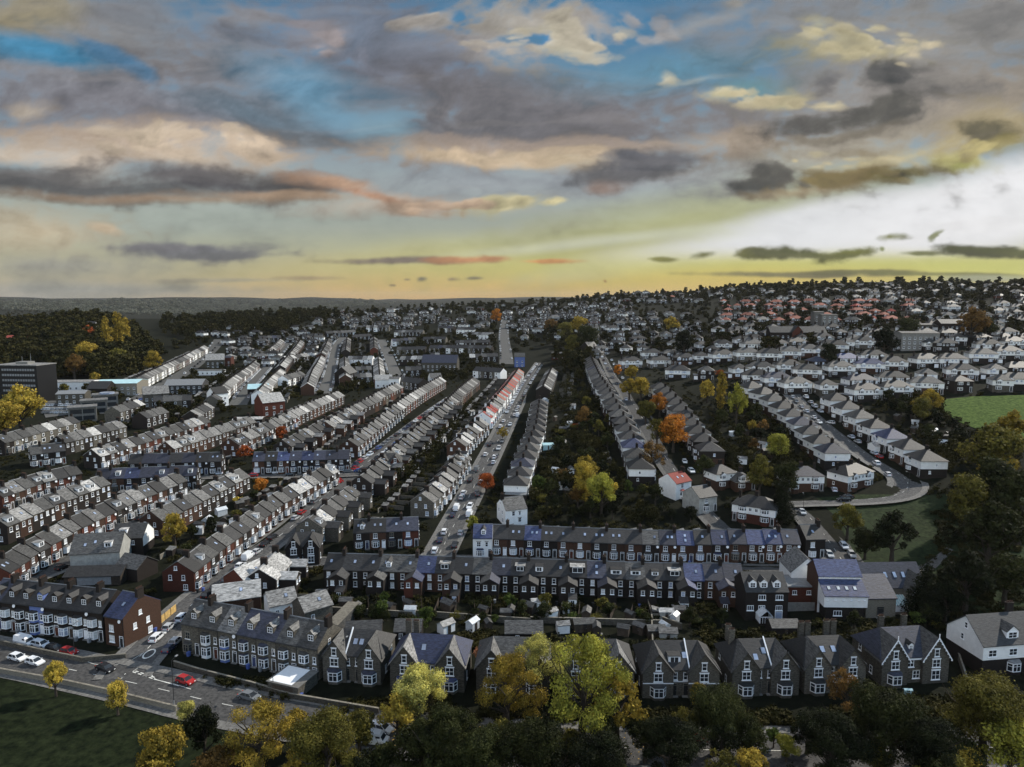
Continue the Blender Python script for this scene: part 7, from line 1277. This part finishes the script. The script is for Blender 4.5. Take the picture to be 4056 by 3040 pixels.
      (635, 1120, 3, 'bush', 'green', 'green bush by the gabled corner house', 1), (1140, 1160, 8, 'bush', 'green', 'low green hedge bush by the ivy-patched house', 1), (1100, 1090, 10, 'bush', 'green', 'ivy bush against the white gable', 1.3), (1385, 1060, 14, 'round', 'dark', 'dark round shrub left of the red-tiled house', 1), (1320, 1252, 18, 'bush', 'olive', 'olive shrub mass behind the winged terrace', 1.3), (900, 1345, 26, 'bush', 'green', 'green garden shrubs behind the first villas', 1.2), (820, 1330, 20, 'bush', 'dark', 'dark garden shrubs left of the green ones', 1.2), (640, 1225, 14, 'bush', 'green', 'green shrub beside the light-roofed houses', 1)]
for x, y, r, k, c, lb, vs in FT: tree('s', x, y, r * (1.06 if y > 1380 else 1.08), k, c, lb, vs)
KW = {'round': 'round tree', 'spread': 'spreading tree', 'tall': 'poplar', 'cone': 'conifer', 'bush': 'shrub', 'thin': 'thin tree'}; CW = {'black': 'near-black', 'brown': 'brown-leaved', 'olive': 'olive-green', 'dark': 'dark green', 'golden': 'golden', 'green': 'green', 'rust': 'rust-red', 'orange': 'orange', 'yellow': 'yellow'}
def near_label(pos, kind, col):
    best = sorted(SPOTS, key=lambda s: (s[0] - pos.x) ** 2 + (s[1] - pos.y) ** 2)[:60]
    for s in best:
        lb = f"{CW[col]} {KW[kind]} by {s[2]}"
        if len(lb.split()) > 16: lb = ' '.join(lb.split()[:16])
        if lb not in USED and lb not in TL: TL.add(lb); return lb
    return lb + ' again'
TL = set()
def scatter(tile, poly, n, rng, rmin, rmax, cols, kinds=('round',), mass=None, clear=3.):
    xs = [p[0] for p in poly]; ys = [p[1] for p in poly]; k = 0; tries = 0; res = []
    while k < n and tries < n * 12:
        tries += 1; x, y = rng.uniform(min(xs), max(xs)), rng.uniform(min(ys), max(ys))
        if not inside(x, y, poly): continue
        p = gp(x, y, 0, tile); R = rng.uniform(rmin, rmax)
        if not free(p.x, p.y) or p.length > 9000: continue
        c = pickw(rng, cols); kd = rng.choice(kinds); k += 1
        if mass is None:
            TREES.append(dict(pos=p, R=R, kind=kd, col=c, label=near_label(p, kd, c), vs=rng.uniform(.85, 1.2), group='garden trees', lod=None)); t = TREES[-1]; d = p.length; t['lod'] = 'hi' if R / d > .045 else 'mid' if R / d > .014 else 'low'
            if R > 2: occupy(p.x, p.y, R * .4)
        else: mass.append((p, R, kd, rng.random() * 6.28, c))
    return res
rg = random.Random(77); DKC = {'dark': 5, 'black': 4, 'olive': 1.6, 'green': .6, 'brown': .7, 'golden': .3}
scatter('5', [(1400, 60), (1620, 20), (1760, 380), (1860, 640), (1950, 760), (2212, 1050), (1250, 1050), (1300, 800), (1420, 560)], 60, rg, 1.8, 4., DKC, ('round', 'bush', 'round'))
scatter('6', [(300, 330), (520, 330), (850, 620), (650, 680), (480, 640), (330, 560)], 22, rg, 1.8, 3.6, DKC)
scatter('6', [(1250, 300), (1500, 250), (1700, 420), (1900, 560), (1720, 600), (1500, 500)], 22, rg, 1.8, 3.4, DKC)
scatter('4', [(1200, 900), (1450, 780), (1700, 700), (1500, 900), (1250, 1080), (1000, 1100)], 14, rg, 1.2, 2.6, DKC, ('round', 'bush'))
scatter('2', [(0, 560), (2212, 640), (2212, 740), (1500, 760), (500, 720), (0, 640)], 40, rg, .9, 2.4, {'dark': 5, 'olive': 2, 'green': 2}, ('bush', 'round'))
scatter('3', [(0, 660), (900, 700), (1800, 640), (1700, 720), (900, 740), (0, 740)], 16, rg, .9, 2.4, {'dark': 5, 'olive': 2, 'green': 1}, ('bush', 'round'))
scatter('0', [(1250, 3060), (1700, 2980), (2600, 3010), (4056, 3000), (4056, 3230), (1250, 3230)], 26, rg, 2.6, 4.6, {'black': 3, 'dark': 5, 'olive': 3, 'brown': 1}, ('round', 'thin', 'spread'))
scatter('6', [(0, 900), (380, 1040), (620, 1070), (340, 1090), (0, 1060)], 10, rg, 1.8, 3.5, {'black': 3, 'dark': 3})
for x_, y_, r_, c_ in [(1050, 1225, 14, 'golden'), (1130, 1228, 16, 'brown'), (1290, 1215, 16, 'orange'), (1440, 1205, 12, 'golden'), (1500, 1207, 18, 'brown'), (1750, 1192, 14, 'orange'), (1840, 1190, 16, 'golden'), (1925, 1185, 14, 'brown'), (2290, 1160, 14, 'brown'), (2680, 1130, 18, 'olive'), (2765, 1122, 20, 'olive'), (2940, 1150, 16, 'brown'), (3060, 1200, 18, 'golden'), (3300, 1150, 20, 'olive'),
                        (3420, 1230, 18, 'golden'), (3640, 1245, 16, 'orange'), (3150, 1140, 14, 'golden'), (3560, 1300, 16, 'golden'), (2560, 1290, 14, 'golden'), (2450, 1250, 12, 'orange'), (1620, 1350, 12, 'orange'), (1395, 1290, 13, 'orange')]: tree('0', x_, y_, r_, 'round', c_)
TREES.sort(key=lambda t: -t['R'] / t['pos'].length)
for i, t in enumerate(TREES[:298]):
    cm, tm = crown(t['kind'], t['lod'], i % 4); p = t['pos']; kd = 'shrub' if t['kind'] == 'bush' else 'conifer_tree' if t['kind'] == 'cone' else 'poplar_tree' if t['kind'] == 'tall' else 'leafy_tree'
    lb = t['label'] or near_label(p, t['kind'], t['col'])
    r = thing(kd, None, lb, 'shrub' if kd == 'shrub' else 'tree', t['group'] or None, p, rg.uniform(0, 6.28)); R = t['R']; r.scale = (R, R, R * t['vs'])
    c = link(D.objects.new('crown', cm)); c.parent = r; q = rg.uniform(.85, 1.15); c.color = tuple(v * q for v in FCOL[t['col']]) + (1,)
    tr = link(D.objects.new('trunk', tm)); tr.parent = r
# woods and undergrowth: masses nobody could count
MINC = {k: crown_mesh('m', k, 220, .2, 5 + i, None) for i, k in enumerate(('round', 'bush', 'tall', 'cone'))}
def build_mass(name, items, label, mt, frac=1., cat='trees'):
    g = {}
    for p, R, kd, a, c in items: g.setdefault(c, []).append((p, R, kd, a))
    root = None
    Vs = []
    for c, L_ in g.items():
        for p, R, kd, a in L_:
            V = MINC[kd]
            if frac < 1: V = V[:int(len(V) // 4 * frac) * 4]
            ca, sa = math.cos(a), math.sin(a); Q = np.empty_like(V); Q[:, 0] = (V[:, 0] * ca - V[:, 1] * sa) * R + p.x; Q[:, 1] = (V[:, 0] * sa + V[:, 1] * ca) * R + p.y; Q[:, 2] = V[:, 2] * R + p.z; Vs.append(Q)
    o = link(D.objects.new(name, quads_mesh(name, np.concatenate(Vs), mt))); return tag(o, label, cat, kind='stuff')
ms = []
scatter('7', [(-10, 200), (60, 170), (170, 130), (300, 150), (420, 190), (620, 230), (700, 300), (800, 380), (680, 470), (480, 500), (240, 500), (230, 420), (-10, 430)], 1500, rg, 3.6, 7, {'dark': 1}, ('round', 'round', 'bush'), ms)
scatter('7', [(-10, 430), (30, 430), (30, 520), (-10, 520)], 12, rg, 5, 8, {'dark': 1}, ('round',), ms)
build_mass('woodland', ms, 'dark autumn wood covering the hill behind the office tower', 'wood_leaves')
ms = []
scatter('0', [(640, 1262), (1000, 1228), (1300, 1214), (1500, 1204), (2000, 1182), (2700, 1134), (4056, 1114), (4056, 1150), (3000, 1178), (2300, 1215), (2000, 1238), (1300, 1262), (700, 1290)], 1500, rg, 2.8, 6, {'dark': 1}, ('round', 'bush', 'bush'), ms)
scatter('0', [(640, 1240), (1000, 1225), (1300, 1222), (1350, 1262), (1100, 1330), (760, 1345), (640, 1330)], 420, rg, 3.5, 7, {'dark': 1}, ('round',), ms)
scatter('0', [(2080, 1185), (2700, 1140), (4056, 1118), (4056, 1200), (3700, 1190), (2900, 1185), (2350, 1235), (2100, 1260)], 800, rg, 2, 4.6, {'dark': 1}, ('round', 'bush'), ms)
scatter('0', [(2100, 1200), (4056, 1125), (4056, 1330), (3700, 1340), (2900, 1420), (2400, 1420), (2200, 1300)], 900, rg, 2, 5, {'dark': 1}, ('round', 'bush'), ms)
scatter('0', [(1000, 1255), (2200, 1215), (2300, 1330), (2000, 1420), (1000, 1340), (600, 1400)], 520, rg, 2, 5, {'dark': 1}, ('round', 'bush'), ms)
scatter('5', [(1350, -150), (1560, -160), (1640, 30), (1700, 150), (1560, 190), (1420, 60)], 70, rg, 4, 7, {'dark': 1}, ('round',), ms)
scatter('d', [(0, 300), (1150, 280), (2200, 300), (2200, 640), (1750, 700), (700, 800), (200, 850), (0, 800)], 900, rg, 1.4, 3.4, {'dark': 1}, ('round', 'bush', 'bush'), ms)
scatter('c', [(700, 560), (1000, 500), (1500, 500), (2212, 200), (2212, 620), (1900, 800), (1100, 900), (700, 900)], 350, rg, 1.4, 3.2, {'dark': 1}, ('round', 'bush', 'bush'), ms)
build_mass('far_tree_cover', ms, 'autumn trees filling the gaps between far houses up to the skyline', 'wood_leaves')
ms = []
ALLP = [(-20, 1750), (700, 1500), (1100, 1480), (1700, 1500), (2300, 1440), (2900, 1420), (4056, 1480), (4056, 2900), (3000, 2880), (1500, 2800), (1150, 2640), (700, 2500), (-20, 2380)]
scatter('0', ALLP, 4200, rg, .6, 1.9, {'dark': 1}, ('bush',), ms)
scatter('5', [(420, 800), (560, 560), (760, 380), (950, 250), (1010, 280), (860, 430), (760, 560), (600, 780)], 160, rg, 1, 2.6, {'dark': 1}, ('bush', 'round'), ms)
scatter('5', [(1260, 1060), (1400, 60), (1640, 40), (1860, 640), (2212, 1050)], 500, rg, 1, 2.8, {'dark': 1}, ('bush', 'round'), ms)
scatter('6', [(280, 330), (520, 330), (900, 640), (600, 860), (380, 860), (250, 600)], 260, rg, 1, 2.6, {'dark': 1}, ('bush', 'round'), ms)
scatter('6', [(1150, 280), (1700, 230), (1720, 420), (1900, 600), (1750, 700), (1500, 480)], 260, rg, 1, 2.6, {'dark': 1}, ('bush', 'round'), ms)
scatter('0', [(640, 2660), (1150, 2790), (1500, 2850), (2500, 2890), (4056, 2840), (4056, 2750), (2500, 2800), (1500, 2760), (1100, 2700)], 420, rg, .6, 1.6, {'dark': 1}, ('bush',), ms)
for k in range(700):      # hedges and trees carry on beyond both edges of the view
    sd = 1 if k % 3 else -1; y = rg.uniform(110, 900); x = sd * y * rg.uniform(.80, 1.15); R = rg.uniform(1.5, 6); ms.append((Vector((x, y, hgt(x, y))), R, rg.choice(('round', 'bush')), rg.random() * 6, 'dark'))
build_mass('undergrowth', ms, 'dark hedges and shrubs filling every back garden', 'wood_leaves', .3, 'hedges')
# far wooded plain beyond the hill
ms = []
scatter('0', [(0, 1186), (1600, 1186), (1600, 1205), (1100, 1240), (700, 1250), (0, 1230)], 1500, rg, 9, 26, {'dark': 1}, ('bush',), ms)
ms = [(Vector((p.x, p.y, p.z - R * .25)), R, kd, a, c) for p, R, kd, a, c in ms]
build_mass('distant_plain_trees', ms, 'tree cover of the far plain fading into haze', 'far_leaves')
lf = []; rl = np.random.RandomState(4)
for t in TREES[:40]:
    if t['col'] not in ('yellow', 'golden', 'orange', 'pale', 'brown'): continue
    for k in range(60):
        a = rl.rand() * 6.28; r = t['R'] * (.2 + 1.3 * rl.rand()); x = t['pos'].x + r * math.cos(a); y = t['pos'].y + r * math.sin(a); z = hgt(x, y) + .12; q = .09 + .1 * rl.rand(); lf += [(x - q, y, z), (x, y - q, z + .03), (x + q, y, z), (x, y + q, z + .02)]
MAT['fallen'] = mat('fallen', (.34, .22, .05), var=.4); tag(link(D.objects.new('fallen_leaves', quads_mesh('fallen_leaves', np.array(lf, np.float32), 'fallen'))), 'fallen yellow leaves scattered under the autumn trees', 'leaves', kind='stuff')
realise_houses()
# haze
hz = MB().box(-6500, 6500, -400, 13900, -60, 205, 'tar'); me = hz.mesh('haze'); me.materials.clear()
hm = D.materials.new('haze_air'); hm.use_nodes = True; nt = hm.node_tree; nt.nodes.clear(); vo = nt.nodes.new('ShaderNodeVolumePrincipled'); oo = nt.nodes.new('ShaderNodeOutputMaterial'); nt.links.new(vo.outputs[0], oo.inputs['Volume'])
vo.inputs['Color'].default_value = (.86, .88, .9, 1); vo.inputs['Density'].default_value = HAZE; vo.inputs['Anisotropy'].default_value = .3
me.materials.append(hm); o = link(D.objects.new('haze', me)); tag(o, kind='stuff', label='thin grey haze lying over the whole valley'); o.display_type = 'WIRE'
if not HAZE: D.objects.remove(o)
SC.cycles.max_bounces = 5; SC.cycles.diffuse_bounces = 3; SC.cycles.glossy_bounces = 2; SC.cycles.transmission_bounces = 3; SC.cycles.volume_bounces = 0; SC.cycles.transparent_max_bounces = 4
SC.cycles.volume_step_rate = 4; SC.cycles.use_denoising = True; SC.cycles.denoiser = 'OPENIMAGEDENOISE'; SC.cycles.denoising_input_passes = 'RGB_ALBEDO_NORMAL'
print('OBJECTS', len(D.objects), 'houses', len(HOUSES), 'cars', len(CARS), 'trees', len(TREES))
